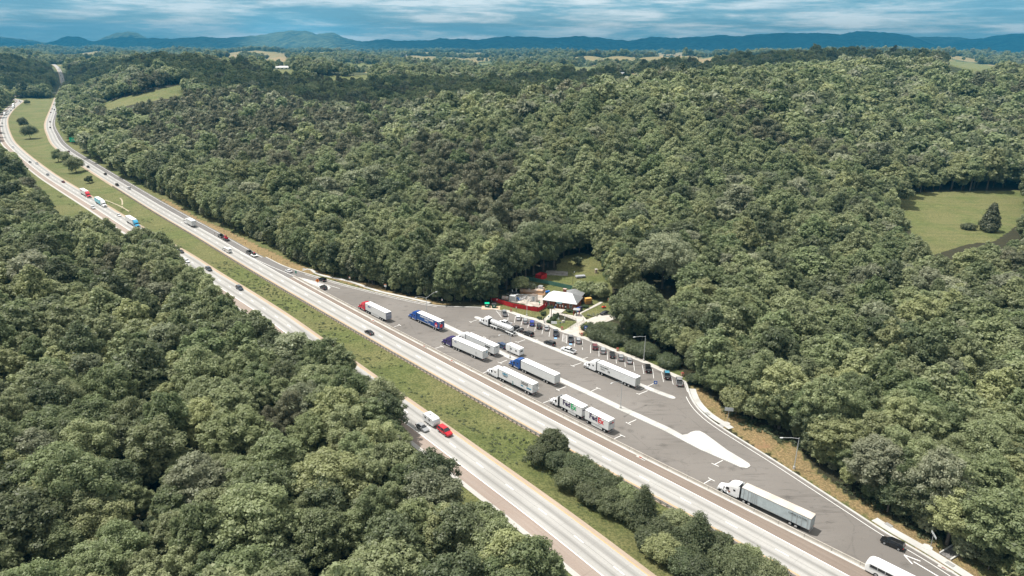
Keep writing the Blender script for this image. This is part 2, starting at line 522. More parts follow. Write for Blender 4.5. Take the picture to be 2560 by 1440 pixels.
_fm = far_meadow(GX, RY); COVW[..., 0][_fm] = .9; COVW[..., 1][_fm] = .52
for poly, y0, y1, k in FIELDS:
    paint(poly, 0, {'g': 1.0, 'm': 1.0, 'y': 0.5}[k], y0, y1, {'g': None, 'm': (1, 0.05), 'y': (1, 0.8)}[k])
paint([(395, 492), (440, 512), (500, 549), (560, 572), (640, 612), (692, 636), (742, 662), (780, 672), (800, 690), (735, 676), (700, 663), (640, 634), (560, 594), (500, 563), (430, 522)], 1, 1.0)
paint([(1722, 962), (1762, 975), (1800, 1010), (1860, 1045), (1925, 1080), (1985, 1110), (2035, 1165), (2105, 1225), (2205, 1280), (2305, 1330), (2405, 1390), (2500, 1460), (2420, 1460), (2300, 1380), (2130, 1275), (1943, 1156), (1804, 1066), (1735, 1005)], 1, 0.62, also=(0, 0.75))
paint([(1868, 1096), (1895, 1084), (1930, 1112), (1925, 1128), (1890, 1122)], 2, 0.45, also=(1, .7))
paint([(780, 668), (842, 692), (947, 712), (996, 732), (1100, 756), (1150, 762), (1090, 763), (985, 742), (890, 716), (800, 690)], 1, 0.7, also=(0, 0.3))
paint([(1228, 756), (1240, 722), (1300, 705), (1370, 722), (1372, 745), (1362, 766), (1340, 778), (1280, 768)], 1, 0.35, also=(0, 0.35))
paint([(1300, 722), (1362, 724), (1368, 738), (1350, 742), (1330, 735), (1305, 734)], 2, 0.9)
paint([(1470, 838), (1500, 840), (1560, 868), (1600, 886), (1650, 905), (1720, 940), (1708, 946), (1650, 925), (1600, 901), (1540, 876), (1500, 862), (1465, 846)], 0, 1.0)

paint([(1236, 755), (1282, 768), (1345, 779), (1369, 766), (1395, 772), (1400, 800), (1480, 800), (1470, 835), (1400, 835), (1340, 808), (1300, 795), (1262, 778), (1238, 772)], 0, 1.0)
paint([(1462, 833), (1500, 838), (1560, 865), (1620, 890), (1690, 920), (1725, 948), (1712, 956), (1650, 930), (1600, 906), (1540, 882), (1500, 866), (1456, 848)], 0, 1.0)
me = bpy.data.meshes.new('ground')
nr, nc = GX.shape
vv = np.stack([GX, RY, GZ], -1).reshape(-1, 3)
ii = (np.arange(nr - 1)[:, None] * nc + np.arange(nc - 1)[None, :]).ravel()
ff = np.stack([ii, ii + 1, ii + nc + 1, ii + nc], 1)
me.vertices.add(len(vv)); me.vertices.foreach_set('co', vv.ravel())
me.loops.add(ff.size); me.loops.foreach_set('vertex_index', ff.ravel().astype(np.int32))
me.polygons.add(len(ff)); me.polygons.foreach_set('loop_start', np.arange(0, ff.size, 4, dtype=np.int32))
me.polygons.foreach_set('loop_total', np.full(len(ff), 4, np.int32))
me.polygons.foreach_set('use_smooth', np.ones(len(ff), bool))
at = me.color_attributes.new('cover', 'FLOAT_COLOR', 'POINT')
at.data.foreach_set('color', COVW.reshape(-1))
me.update(); me.validate()
gm = NB('ground_cover')
tc = gm.n('ShaderNodeTexCoord').outputs['Object']
cov = gm.n('ShaderNodeAttribute', attribute_name='cover')
sep = gm.n('ShaderNodeSeparateColor', {0: cov.outputs['Color']})
n_big = gm.noise(tc, 0.035, 5, 0.6); n_mid = gm.noise(tc, 0.25, 6, 0.65, 0.5); n_fine = gm.noise(tc, 1.6, 6, 0.7)
grass = gm.mix(gm.ramp(n_mid, [(0.33, 0), (0.66, 1)]), (0.105, 0.128, 0.036), (0.19, 0.21, 0.075))
grass = gm.mix(gm.ramp(n_big, [(0.40, 0), (0.56, 0.8)]), grass, (0.215, 0.20, 0.085))
mow = gm.n('ShaderNodeMapping', {0: tc}); mow.inputs['Rotation'].default_value = (0, 0, math.radians(47.8)); mow.inputs['Scale'].default_value = (.02, 1, 1)
grass = gm.mix(gm.ramp(gm.noise(mow.outputs[0], .35, 4, .6), [(.44, .25), (.56, 0)]), grass, (0.085, 0.105, 0.032))
grass = gm.mix(gm.ramp(n_fine, [(0.40, 0.65), (0.58, 0)]), grass, (0.034, 0.052, 0.014))
straw = gm.mix(gm.ramp(n_mid, [(0.35, 0), (0.65, 1)]), (0.44, 0.30, 0.155), (0.27, 0.205, 0.10))
straw = gm.mix(gm.ramp(n_fine, [(0.46, 0.65), (0.60, 0)]), straw, (0.12, 0.10, 0.045))
clay = gm.mix(n_mid, (0.34, 0.17, 0.09), (0.27, 0.19, 0.11))
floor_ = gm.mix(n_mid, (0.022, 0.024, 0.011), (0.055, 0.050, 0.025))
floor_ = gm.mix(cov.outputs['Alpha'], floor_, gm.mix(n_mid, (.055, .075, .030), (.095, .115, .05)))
edge = gm.math('MULTIPLY', gm.math('SUBTRACT', n_mid, 0.5), 1.1)


def msk(sock):
    return gm.ramp(gm.math('ADD', sock, edge), [(0.36, 0), (0.60, 1)])


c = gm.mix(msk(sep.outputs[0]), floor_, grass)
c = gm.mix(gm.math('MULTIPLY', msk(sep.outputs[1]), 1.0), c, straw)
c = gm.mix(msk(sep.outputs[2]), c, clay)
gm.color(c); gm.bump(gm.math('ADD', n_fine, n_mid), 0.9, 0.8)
ground = new_obj('ground', me, mats=[gm.m]); tag(ground, kind='structure')


# ---- ribbons along a line
def offs(v, k, n):
    return float(v) if not callable(v) else v(k)


def ribbon(name, line, zl, o0, o1, dz, material, i0=0, i1=None, kind='structure', parent=None, uv=True):
    i1 = len(line) if i1 is None else i1
    t, n = normals(line); idx = np.arange(i0, i1)
    a = np.interp(idx, *o0) if isinstance(o0, tuple) else np.full(len(idx), float(o0))
    b = np.interp(idx, *o1) if isinstance(o1, tuple) else np.full(len(idx), float(o1))
    pa = line[idx] + n[idx] * a[:, None]; pb = line[idx] + n[idx] * b[:, None]
    z = zl[idx] + dz
    vs = np.empty((2 * len(idx), 3)); vs[0::2, :2] = pa; vs[1::2, :2] = pb; vs[0::2, 2] = z; vs[1::2, 2] = z
    f = [(2*k, 2*k + 2, 2*k + 3, 2*k + 1) for k in range(len(idx) - 1)]
    me = bpy.data.meshes.new(name); me.from_pydata(vs.tolist(), [], f)
    s = np.concatenate([[0], np.cumsum(np.linalg.norm(np.diff(line[idx], axis=0), axis=1))])
    ul = me.uv_layers.new(name='along'); d = []
    for k in range(len(idx) - 1):
        d += [a[k], s[k], a[k+1], s[k+1], b[k+1], s[k+1], b[k], s[k]]
    ul.data.foreach_set('uv', d)
    me.materials.append(material)
    o = bpy.data.objects.new(name, me); COL.objects.link(o)
    if parent is not None: o.parent = parent
    if kind: o['kind'] = kind
    # faces up
    if me.polygons[0].normal.z < 0: me.flip_normals()
    return o


def pavement(name, base, alt, tracks=(), joint=0.0, crack=0.0, streak=0.35):
    m = NB(name); uv = m.n('ShaderNodeUVMap', uv_map='along').outputs[0]
    sp = m.n('ShaderNodeSeparateXYZ', {0: uv}); u, v = sp.outputs[0], sp.outputs[1]
    lng = m.n('ShaderNodeCombineXYZ', {0: u, 1: m.math('MULTIPLY', v, 0.03)}).outputs[0]
    str_ = m.noise(lng, 1.8, 5, 0.65)
    obj = m.n('ShaderNodeTexCoord').outputs['Object']
    big = m.noise(obj, 0.06, 5, 0.6); fine = m.noise(obj, 2.5, 6, 0.7)
    c = m.mix(m.ramp(str_, [(0.3, 0), (0.7, 1)]), base, alt)
    c = m.mix(m.ramp(big, [(0.35, 0.22), (0.65, 0.0)]), c, tuple(k * 0.6 for k in base))
    c = m.mix(m.ramp(fine, [(0.35, 0.20), (0.6, 0.0)]), c, tuple(k * 0.5 for k in base))
    for (cx, w, amt) in tracks:
        d = m.math('ABSOLUTE', m.math('SUBTRACT', u, cx))
        g = m.ramp(m.math('DIVIDE', d, w), [(0.0, amt), (1.0, 0.0)])
        g = m.math('MULTIPLY', g, m.ramp(str_, [(0.25, 1.0), (0.75, 0.55)]))
        c = m.mix(g, c, tuple(k * 0.42 for k in base))
    if joint:
        j = m.math('FRACT', m.math('DIVIDE', v, joint))
        g = m.ramp(j, [(0.0, 0.30), (0.02, 0.0)])
        c = m.mix(g, c, tuple(k * 0.45 for k in base))
    m.color(c); m.bump(fine, 0.15, 0.2)
    return m.m


pcc = pavement('worn_concrete_pavement', (0.345, 0.338, 0.32), (0.41, 0.405, 0.39), ((-1.83, 1.0, 0.8), (1.83, 1.0, 0.8), (0.0, 0.09, 0.9)), joint=9.1)
sh_n = pavement('brown_asphalt_shoulder', (0.185, 0.148, 0.122), (0.235, 0.195, 0.165))
sh_s = pavement('pinkish_asphalt_shoulder', (0.27, 0.215, 0.18), (0.32, 0.272, 0.238), joint=15)
aux = pavement('grey_asphalt_lane', (0.155, 0.148, 0.142), (0.195, 0.186, 0.178))
tan_sh = pavement('sandy_shoulder', (0.34, 0.265, 0.20), (0.41, 0.335, 0.265))
grav = pavement('pale_gravel_edge', (0.40, 0.385, 0.36), (0.50, 0.48, 0.45))

# index helpers along the northbound line
def idx_at(line, p):
    return int(((line - np.array(p)) ** 2).sum(1).argmin())


NE = len(N_LINE); SE = len(S_LINE)
iN = lambda x, y: idx_at(N_LINE, P(x, y))
i_merge = iN(146, 190)
ribbon('northbound_lanes', N_LINE, N_Z, -3.85, 3.85, 0.02, pcc)
ribbon('northbound_left_shoulder', N_LINE, N_Z, -5.6, -3.85, 0.015, tan_sh)
i_gore = iN(741, 693); i_end = NE
# the barrier runs this far from the centre line (metres), by index
_b = [(741, 693.5, 6.9), (880, 767.5, 6.9), (1033, 885, 7.2), (1200, 934, 7.6), (1348, 1006, 7.7), (1500, 1085, 7.9), (1700, 1188, 8.1), (1966, 1321, 8.4), (2150, 1412, 9.2)]
b_idx = [iN(x, y) for x, y, _ in _b] + [NE]; b_off = [o for _, _, o in _b] + [10.5]
OUT_R = ([0, iN(150, 222), iN(139, 242.5), iN(120, 300), iN(139, 368), iN(310, 470), iN(640, 650), i_gore], [6.2, 6.2, 6.2, 7.0, 9.2, 9.0, 9.2, 12.5])
ribbon('northbound_right_shoulder', N_LINE, N_Z, 3.85, OUT_R, 0.015, aux, 0, i_gore + 1)
ribbon('northbound_asphalt_shoulder', N_LINE, N_Z, 3.85, (b_idx, b_off), 0.015, sh_n, i_gore, NE)
ribbon('southbound_lanes', S_LINE, S_Z, -3.85, 3.85, 0.02, pcc)
ribbon('southbound_median_shoulder', S_LINE, S_Z, 3.85, 5.1, 0.015, tan_sh)
ribbon('southbound_outer_shoulder', S_LINE, S_Z, -7.4, -3.85, 0.015, sh_s)
ribbon('southbound_gravel_edge', S_LINE, S_Z, ([0, SE], [-8.9, -8.7]), -7.4, 0.01, grav)

# edge lines and lane dashes
ribbon('yellow_edge_line', N_LINE, N_Z, -3.95, -3.72, 0.035, MT['yellow'])
ribbon('yellow_edge_line', S_LINE, S_Z, 3.72, 3.95, 0.035, MT['yellow'])
ribbon('white_edge_line', N_LINE, N_Z, 3.72, 3.93, 0.035, MT['line'])
ribbon('white_edge_line', S_LINE, S_Z, -3.9, -3.68, 0.035, MT['line'])


def dashes(name, line, zl, off, dz, length=3.05, cyc=12.19, w=0.10, phase=0.0, ymax=1500, m=None):
    t, n = normals(line); s = np.concatenate([[0], np.cumsum(np.linalg.norm(np.diff(line, axis=0), axis=1))])
    mb = MB(); p = phase
    while p < s[-1] - length:
        q = []
        for ss in (p, p + length):
            c = np.array([np.interp(ss, s, line[:, k]) for k in (0, 1)]); nn = np.array([np.interp(ss, s, n[:, k]) for k in (0, 1)])
            z = np.interp(ss, s, zl) + dz
            q.append((c + nn * (off - w), c + nn * (off + w), z))
        if q[0][0][1] < ymax:
            mb.add([(*q[0][0], q[0][2]), (*q[1][0], q[1][2]), (*q[1][1], q[1][2]), (*q[0][1], q[0][2])], [(0, 1, 2, 3)])
        p += cyc
    o = mb.build(name, m or MT['line'])
    return tag(o, kind='structure')


_s = np.concatenate([[0], np.cumsum(np.linalg.norm(np.diff(N_LINE, axis=0), axis=1))])
ph = (_s[idx_at(N_LINE, P(1414, 1092))] - 1.5) % 12.19
dashes('lane_dashes', N_LINE, N_Z, 0.0, 0.036, phase=ph)
_s2 = np.concatenate([[0], np.cumsum(np.linalg.norm(np.diff(S_LINE, axis=0), axis=1))])
ph2 = (_s2[idx_at(S_LINE, P(1137, 1120))] - 1.5) % 12.19
dashes('lane_dashes', S_LINE, S_Z, 0.0, 0.036, phase=ph2)


# ---- parking lot sheet
def sheet(name, pts, z, material, kind='structure', z0=None, parent=None):
    """flat polygon; with z0 it becomes a raised slab with sides"""
    bm = bmesh.new()
    vs = [bm.verts.new((float(x), float(y), z)) for x, y in pts]
    f = bm.faces.new(vs); f.normal_update()
    if f.normal.z < 0: f.normal_flip()
    if z0 is not None:
        lo = [bm.verts.new((float(x), float(y), z0)) for x, y in pts]
        n = len(vs)
        for k in range(n): bm.faces.new((vs[k], vs[(k+1) % n], lo[(k+1) % n], lo[k]))
    bmesh.ops.triangulate(bm, faces=[f] if len(pts) > 4 else [])
    bmesh.ops.recalc_face_normals(bm, faces=bm.faces) if z0 is not None else None
    me = bpy.data.meshes.new(name); bm.to_mesh(me); bm.free(); me.materials.append(material)
    o = bpy.data.objects.new(name, me); COL.objects.link(o)
    if kind: o['kind'] = kind
    if parent is not None: o.parent = parent
    return o


def along(line, i0, i1, off):
    t, n = normals(line); idx = np.arange(i0, i1 + 1)
    o = np.interp(idx, *off) if isinstance(off, tuple) else np.full(len(idx), float(off))
    return line[idx] + n[idx] * o[:, None]


KERB = [(664, 643), (714, 667), (792.5, 692), (880, 717), (983, 742), (1071, 761), (1110, 766), (1150, 767.5), (1201, 769), (1232, 773), (1252, 777), (1270, 781), (1305.6, 792.7), (1341, 802), (1364, 812.7), (1404, 830), (1456, 846), (1500, 864.5), (1540, 881), (1565, 890.6), (1607.5, 907), (1652.5, 928), (1677.5, 939), (1702, 949), (1713, 955), (1718.5, 971), (1726, 992), (1741, 1017), (1768, 1044), (1804, 1070), (1850, 1099), (1943, 1157), (2048, 1225), (2130, 1278), (2212, 1331), (2310, 1388), (2390, 1438), (2520, 1525)]
KERB_W = smooth_line([P(*q) for q in KERB], 2.5)
bar_line = along(N_LINE, i_gore, NE - 1, (b_idx, b_off))
bar_line = relax(bar_line, 30)
lot_near = np.array([bar_line[k] for k in range(0, len(bar_line), 2)] + [bar_line[-1]])
lot_poly = np.vstack([KERB_W, lot_near[::-1]])
asph = NB('parking_lot_asphalt')
ob = asph.n('ShaderNodeTexCoord').outputs['Object']
rot = asph.n('ShaderNodeMapping', {0: ob}); rot.inputs['Rotation'].default_value = (0, 0, math.radians(47.8))
rot.inputs['Scale'].default_value = (0.12, 1.0, 1.0)
s1 = asph.noise(rot.outputs[0], 0.9, 6, 0.65, 0.6)
big = asph.noise(ob, 0.03, 4, 0.55); fine = asph.noise(ob, 3.0, 6, 0.7); mid = asph.noise(ob, 0.33, 6, 0.7, 1.2)
c = asph.mix(asph.ramp(big, [(0.35, 0), (0.65, 1)]), (0.150, 0.138, 0.126), (0.192, 0.178, 0.164))
c = asph.mix(asph.math('MULTIPLY', asph.ramp(s1, [(0.34, 0.7), (0.48, 0.0)]), asph.ramp(asph.noise(ob, 0.055, 3, .5), [(0.44, 0.12), (0.60, 1.0)])), c, (0.085, 0.077, 0.070))
c = asph.mix(asph.ramp(mid, [(0.60, 0.0), (0.70, 0.7)]), c, (0.07, 0.065, 0.060))
c = asph.mix(asph.ramp(fine, [(0.35, 0.25), (0.6, 0.0)]), c, (0.11, 0.10, 0.09))
spots = asph.n('ShaderNodeTexVoronoi', {'Vector': ob, 'Scale': 0.16}).outputs['Distance']
c = asph.mix(asph.math('MULTIPLY', asph.ramp(spots, [(0.06, 0.55), (0.22, 0.0)]), asph.ramp(fine, [(0.4, 1.0), (0.6, 0.3)])), c, (0.05, 0.046, 0.042))
wv = asph.n('ShaderNodeTexVoronoi', {'Vector': ob, 'Scale': 0.045}, feature='DISTANCE_TO_EDGE')
wob = asph.math('ADD', wv.outputs['Distance'], asph.math('MULTIPLY', asph.math('SUBTRACT', mid, 0.5), 0.06))
c = asph.mix(asph.ramp(wob, [(0.0, 0.22), (0.006, 0.0)]), c, (0.06, 0.055, 0.05))
asph.color(c); asph.bump(fine, 0.15, 0.2)
lot = sheet('parking_lot', lot_poly, 0.0, asph.m)
# ---- kerbs, islands, barriers
def wall_along(name, line, profile, material, parent=None, z=0.0, dashed=None):
    """sweep a cross-section (offset, height) along a line; closed ends"""
    t, n = normals(line); mb = MB(); rings = []
    for k in range(len(line)):
        zz = z[k] if hasattr(z, '__len__') else z
        rings.append([(line[k, 0] + n[k, 0] * o, line[k, 1] + n[k, 1] * o, zz + h) for o, h in profile])
    mb.loft(rings)
    return mb.build(name, material, parent)


kerb_o = wall_along('kerb', KERB_W, [(-0.22, -0.05), (-0.22, 0.15), (0.35, 0.16), (0.35, -0.05)], MT['kerb'])
tag(kerb_o, kind='structure')

barc = NB('barrier_concrete')
ob = barc.n('ShaderNodeTexCoord').outputs['Object']
nz = barc.noise(ob, 0.5, 8, 0.7); nz2 = barc.noise(ob, 6.0, 4, 0.6)
c = barc.mix(barc.ramp(nz, [(0.35, 0), (0.65, 1)]), (0.36, 0.33, 0.29), (0.47, 0.445, 0.40))
c = barc.mix(barc.ramp(nz2, [(0.36, 0.4), (0.52, 0.0)]), c, (0.30, 0.27, 0.23))
barc.color(c)
# concrete barrier: cap, wall; split every ~6 m by recessed joints
bar = thing('concrete_barrier', (0, 0, 0), 0, 'long pale concrete barrier wall dividing the highway shoulder from the truck parking', 'barrier')
bl = smooth_line(bar_line[::3], 1.0)
w_ = wall_along('barrier_wall', bl, [(-0.30, 0), (-0.25, 0.08), (-0.14, 0.35), (-0.10, 0.84), (0.10, 0.84), (0.14, 0.35), (0.25, 0.08), (0.30, 0)], barc.m, bar)
jm = mat('dark_barrier_joint', (0.16, 0.145, 0.13), 0.9)
t_, n_ = normals(bl)
for k in range(6, len(bl) - 1, 6):
    p, tt, nn = bl[k], t_[k], n_[k]
    a = [p - tt*.03 - nn*.315, p + tt*.03 - nn*.315, p + tt*.03 + nn*.13, p - tt*.03 + nn*.13]
    mb = MB(); mb.add([(*a[0], 0.0), (*a[1], 0.0), (*(a[1] + nn*.20), .846), (*(a[0] + nn*.20), .846), (*a[2], .846), (*a[3], .846)], [(0, 1, 2, 3), (3, 2, 4, 5)])
    mb.build('joint', jm, bar)
base_w = wall_along('footing', bl, [(-0.85, 0.0), (-0.85, 0.05), (0.75, 0.05), (0.75, 0.0)], MT['kerb'], bar)

# guard rail on the median side
gi0 = iN(283, 466)
gl = along(N_LINE, gi0, NE - 1, -5.15)
gl = smooth_line(gl[::3], 1.905)
ztop = 0.0
rail = thing('guard_rail', (0, 0, 0), 0, 'long brown weathered steel guard rail beside the grassy median', 'guard rail')
weather = mat('weathering_steel', (0.10, 0.075, 0.06), 0.85, color2=(0.17, 0.13, 0.11), scale=1.5)
wall_along('beam', gl, [(-0.06, 0.46), (-0.12, 0.54), (-0.06, 0.62), (-0.12, 0.70), (-0.06, 0.78), (-0.03, 0.78), (-0.03, 0.46)], mat('rail_steel', (0.30, 0.275, 0.255), 0.6, metal=0.2, color2=(0.18, 0.15, 0.13), scale=0.8), rail)
wall_along('back_beam', gl, [(-0.46, 0.46), (-0.42, 0.54), (-0.46, 0.62), (-0.42, 0.70), (-0.46, 0.78), (-0.49, 0.78), (-0.49, 0.46)], MT['steel'], rail)
post = MB().box(-.10, .10, -.11, .11, -0.3, 0.86).box(-.11, .11, -.15, .15, 0.48, 0.76)
t_, n_ = normals(gl)
order = list(range(len(gl) - 1, -1, -1)); order = [k for k in order if gl[k, 1] > 95]
pm = None; rest = MB()
for j, k in enumerate(order):
    ang = math.atan2(t_[k, 1], t_[k, 0]); pos = gl[k] - n_[k] * 0.28
    if j < 100:
        if pm is None: po = post.build('post', weather, rail); pm = po
        else:
            po = pm.copy(); COL.objects.link(po)
        po.location = (pos[0], pos[1], 0); po.rotation_euler = (0, 0, ang)
    elif j < 420:
        rest.box(pos[0] - .11, pos[0] + .11, pos[1] - .11, pos[1] + .11, -.2, .86)
tag(rest.build('far_posts', weather, rail), kind='stuff')

# islands in the lot
def strip_poly(pts, w, n_end=8, step=4.0, round0=True, round1=True):
    l = smooth_line([P(*q) for q in pts], step); t, n = normals(l)
    a = l + n * w; b = l - n * w; out = list(a)
    if round1:
        for k in range(1, n_end): th = math.pi * k / n_end; out.append(l[-1] + n[-1] * w * math.cos(th) + t[-1] * w * 1.6 * math.sin(th))
    out += list(b[::-1])
    if round0:
        for k in range(1, n_end): th = math.pi * k / n_end; out.append(l[0] - n[0] * w * math.cos(th) - t[0] * w * 1.6 * math.sin(th))
    return out


islc = mat('pale_island_concrete', (0.37, 0.365, 0.345), 0.85, color2=(0.52, 0.515, 0.495), scale=0.22, detail=9)
joint_m = mat('concrete_seam', (0.20, 0.19, 0.17), 0.9)
i1_line = smooth_line([P(*q) for q in [(1088, 803), (1113, 814), (1141, 828), (1260, 886), (1411, 955), (1483, 988), (1550, 1020), (1622, 1053), (1700, 1089)]], 4.0)
t_, n_ = normals(i1_line)
bulb = [P(*q) for q in [(1706, 1088), (1719, 1086), (1727, 1081), (1738, 1078), (1749, 1078), (1761, 1084), (1780, 1098), (1818, 1126), (1861, 1152), (1873, 1160), (1876, 1166), (1868, 1171), (1851, 1169), (1802, 1147), (1753, 1126), (1720, 1109), (1698, 1097)]]
w1 = 1.25
poly1 = list(i1_line[:-1] + n_[:-1] * w1) + bulb + list((i1_line[:-1] - n_[:-1] * w1)[::-1])
for k in range(1, 8): th = math.pi * k / 8; poly1.append(i1_line[0] - n_[0] * w1 * math.cos(th) - t_[0] * 2 * math.sin(th))
sheet('kerbed_island', poly1, 0.15, islc, z0=-0.05)
i2_pts = [(1194, 795), (1300, 838), (1380, 870), (1462, 904), (1610, 967), (1676, 992.5)]
sheet('kerbed_island', strip_poly(i2_pts, 1.05), 0.15, islc, z0=-0.05)
sheet('kerbed_island', [P(*q) for q in [(743, 693.5), (770, 700), (803, 710), (822, 715), (827, 719), (822, 725), (806, 723.5), (775, 709)]], 0.12, islc, z0=-0.05)
for ln, w in ((i1_line, w1), (smooth_line([P(*q) for q in i2_pts], 4.0), 1.05)):
    for o in (w - 0.18, -w + 0.18):
        ribbon('island_seam', ln, np.zeros(len(ln)), o - 0.025, o + 0.025, 0.155, joint_m)

    t9, n9 = normals(ln); xs_ = MB()
    for q in range(1, len(ln) - 1):
        a9, b9 = ln[q] - n9[q]*(w - .2), ln[q] + n9[q]*(w - .2)
        xs_.add([(*(a9 - t9[q]*.03), .1545), (*(a9 + t9[q]*.03), .1545), (*(b9 + t9[q]*.03), .1545), (*(b9 - t9[q]*.03), .1545)], [(0, 1, 2, 3)])
    tag(xs_.build('island_cross_seams', joint_m), kind='structure')

# ramp and exit edge lines
kn = lambda x, y: idx_at(KERB_W, P(x, y))
kz = np.zeros(len(KERB_W))
_, _kn = normals(KERB_W)
sgn = 1.0 if ((P(1300, 860) - KERB_W[kn(1305, 792)]) @ _kn[kn(1305, 792)]) > 0 else -1.0
ribbon('white_edge_line', KERB_W, kz, sgn * 0.95, sgn * 1.13, 0.008, MT['line'], 0, kn(1112, 766))
ribbon('white_edge_line', KERB_W, kz, sgn * 1.25, sgn * 1.42, 0.008, MT['line'], kn(1724, 988), len(KERB_W))
ribbon('white_edge_line', N_LINE, N_Z, (OUT_R[0], [v - 1.15 for v in OUT_R[1]]), (OUT_R[0], [v - 0.95 for v in OUT_R[1]]), 0.022, MT['line'], iN(120, 300), iN(650, 653))
gl2 = smooth_line([P(*q) for q in [(600, 632), (640, 649), (680, 667), (741, 692.5)]], 4)
ribbon('white_gore_line', gl2, np.zeros(len(gl2)), -0.12, 0.12, 0.03, MT['line'])
gl3 = smooth_line([P(*q) for q in [(741, 692.5), (775, 701), (815, 712), (848, 722)]], 4)
ribbon('white_gore_line', gl3, np.zeros(len(gl3)), 0.25, 0.45, 0.008, MT['line'])


# ---- painted lot markings
def pline(mb, a, b, w=0.075, z=0.008):
    a = np.array(a); b = np.array(b); d = (b - a) / np.linalg.norm(b - a); n = np.array([-d[1], d[0]]) * w
    mb.add([(*(a - n), z), (*(b - n), z), (*(b + n), z), (*(a + n), z)], [(0, 1, 2, 3)])


mk = MB()
TM = [((1411, 958), (1390, 969.5), (1385, 973), (1404, 978)),]
def tee(x0, y0, x1, y1, cx0, cy0, cx1, cy1):
    pline(mk, P(x0, y0), P(x1, y1), .09); pline(mk, P(cx0, cy0), P(cx1, cy1), .09, 0.0085)


for q in [(1700 + 375/6.4, 1180 + 190/6.4, 1700 + 500/6.4, 1180 + 115/6.4, 1700 + 450/6.4, 1180 + 90/6.4, 1700 + 555/6.4, 1180 + 145/6.4),
          (1807, 1150.5, 1786, 1161.5, 1779, 1158, 1797, 1166),
          (1200 + 1590/4.737, 820 + 1310/4.737, 1200 + 1680/4.737, 820 + 1270/4.737, 1200 + 1655/4.737, 820 + 1260/4.737, 1200 + 1720/4.737, 820 + 1290/4.737),
          (1200 + 1850/4.737, 820 + 1085/4.737, 1200 + 1760/4.737, 820 + 1125/4.737, 1200 + 1727/4.737, 820 + 1115/4.737, 1200 + 1785/4.737, 820 + 1145/4.737),
          (1200 + 750/4.737, 820 + 887/4.737, 1200 + 850/4.737, 820 + 848/4.737, 1200 + 820/4.737, 820 + 838/4.737, 1200 + 880/4.737, 820 + 860/4.737),
          (1200 + 1015/4.737, 820 + 695/4.737, 1200 + 925/4.737, 820 + 730/4.737, 1200 + 900/4.737, 820 + 722/4.737, 1200 + 945/4.737, 820 + 746/4.737),
          (1200 + 1310/4.737, 820 + 752/4.737, 1200 + 1395/4.737, 820 + 712/4.737, 1200 + 1375/4.737, 820 + 702/4.737, 1200 + 1430/4.737, 820 + 725/4.737),
          (1200 + 1200/4.737, 820 + 412/4.737, 1200 + 1095/4.737, 820 + 448/4.737, 1200 + 1070/4.737, 820 + 438/4.737, 1200 + 1120/4.737, 820 + 458/4.737),
          (1200 + 1985/4.737, 820 + 742/4.737, 1200 + 1885/4.737, 820 + 782/4.737, 1200 + 1850/4.737, 820 + 772/4.737, 1200 + 1895/4.737, 820 + 788/4.737),
          (1200 + 535/4.737, 820 + 138/4.737, 1200 + 445/4.737, 820 + 168/4.737, 1200 + 415/4.737, 820 + 158/4.737, 1200 + 460/4.737, 820 + 174/4.737),
          (1200 + 320/4.737, 820 + 380/4.737, 1200 + 240/4.737, 820 + 412/4.737, 1200 + 210/4.737, 820 + 402/4.737, 1200 + 260/4.737, 820 + 420/4.737),
          (860 + 665/5.333, 720 + 520/5.333, 860 + 745/5.333, 720 + 490/5.333, 860 + 725/5.333, 720 + 484/5.333, 860 + 765/5.333, 720 + 506/5.333),
          (860 + 1215/5.333, 720 + 805/5.333, 860 + 1310/5.333, 720 + 775/5.333, 860 + 1285/5.333, 720 + 768/5.333, 860 + 1330/5.333, 720 + 788/5.333),
          (860 + 1780/5.333, 720 + 422/5.333, 860 + 1690/5.333, 720 + 452/5.333, 860 + 1670/5.333, 720 + 445/5.333, 860 + 1700/5.333, 720 + 462/5.333)]:
    tee(*q)
for a, b in [((1345, 848), (1329, 853)), ((1347, 969), (1345, 972)), ((1456, 898), (1470, 893)), ((1601, 973), (1634, 959)), ((1205, 934), (1218, 928)), ((1336.5, 906), (1346, 910.5)), ((1248, 1000 - 56), (1254, 941)), ((1208, 841), (1215, 845)), ((1102, 798), (1109, 801))]:
    pline(mk, P(*a), P(*b), .09)
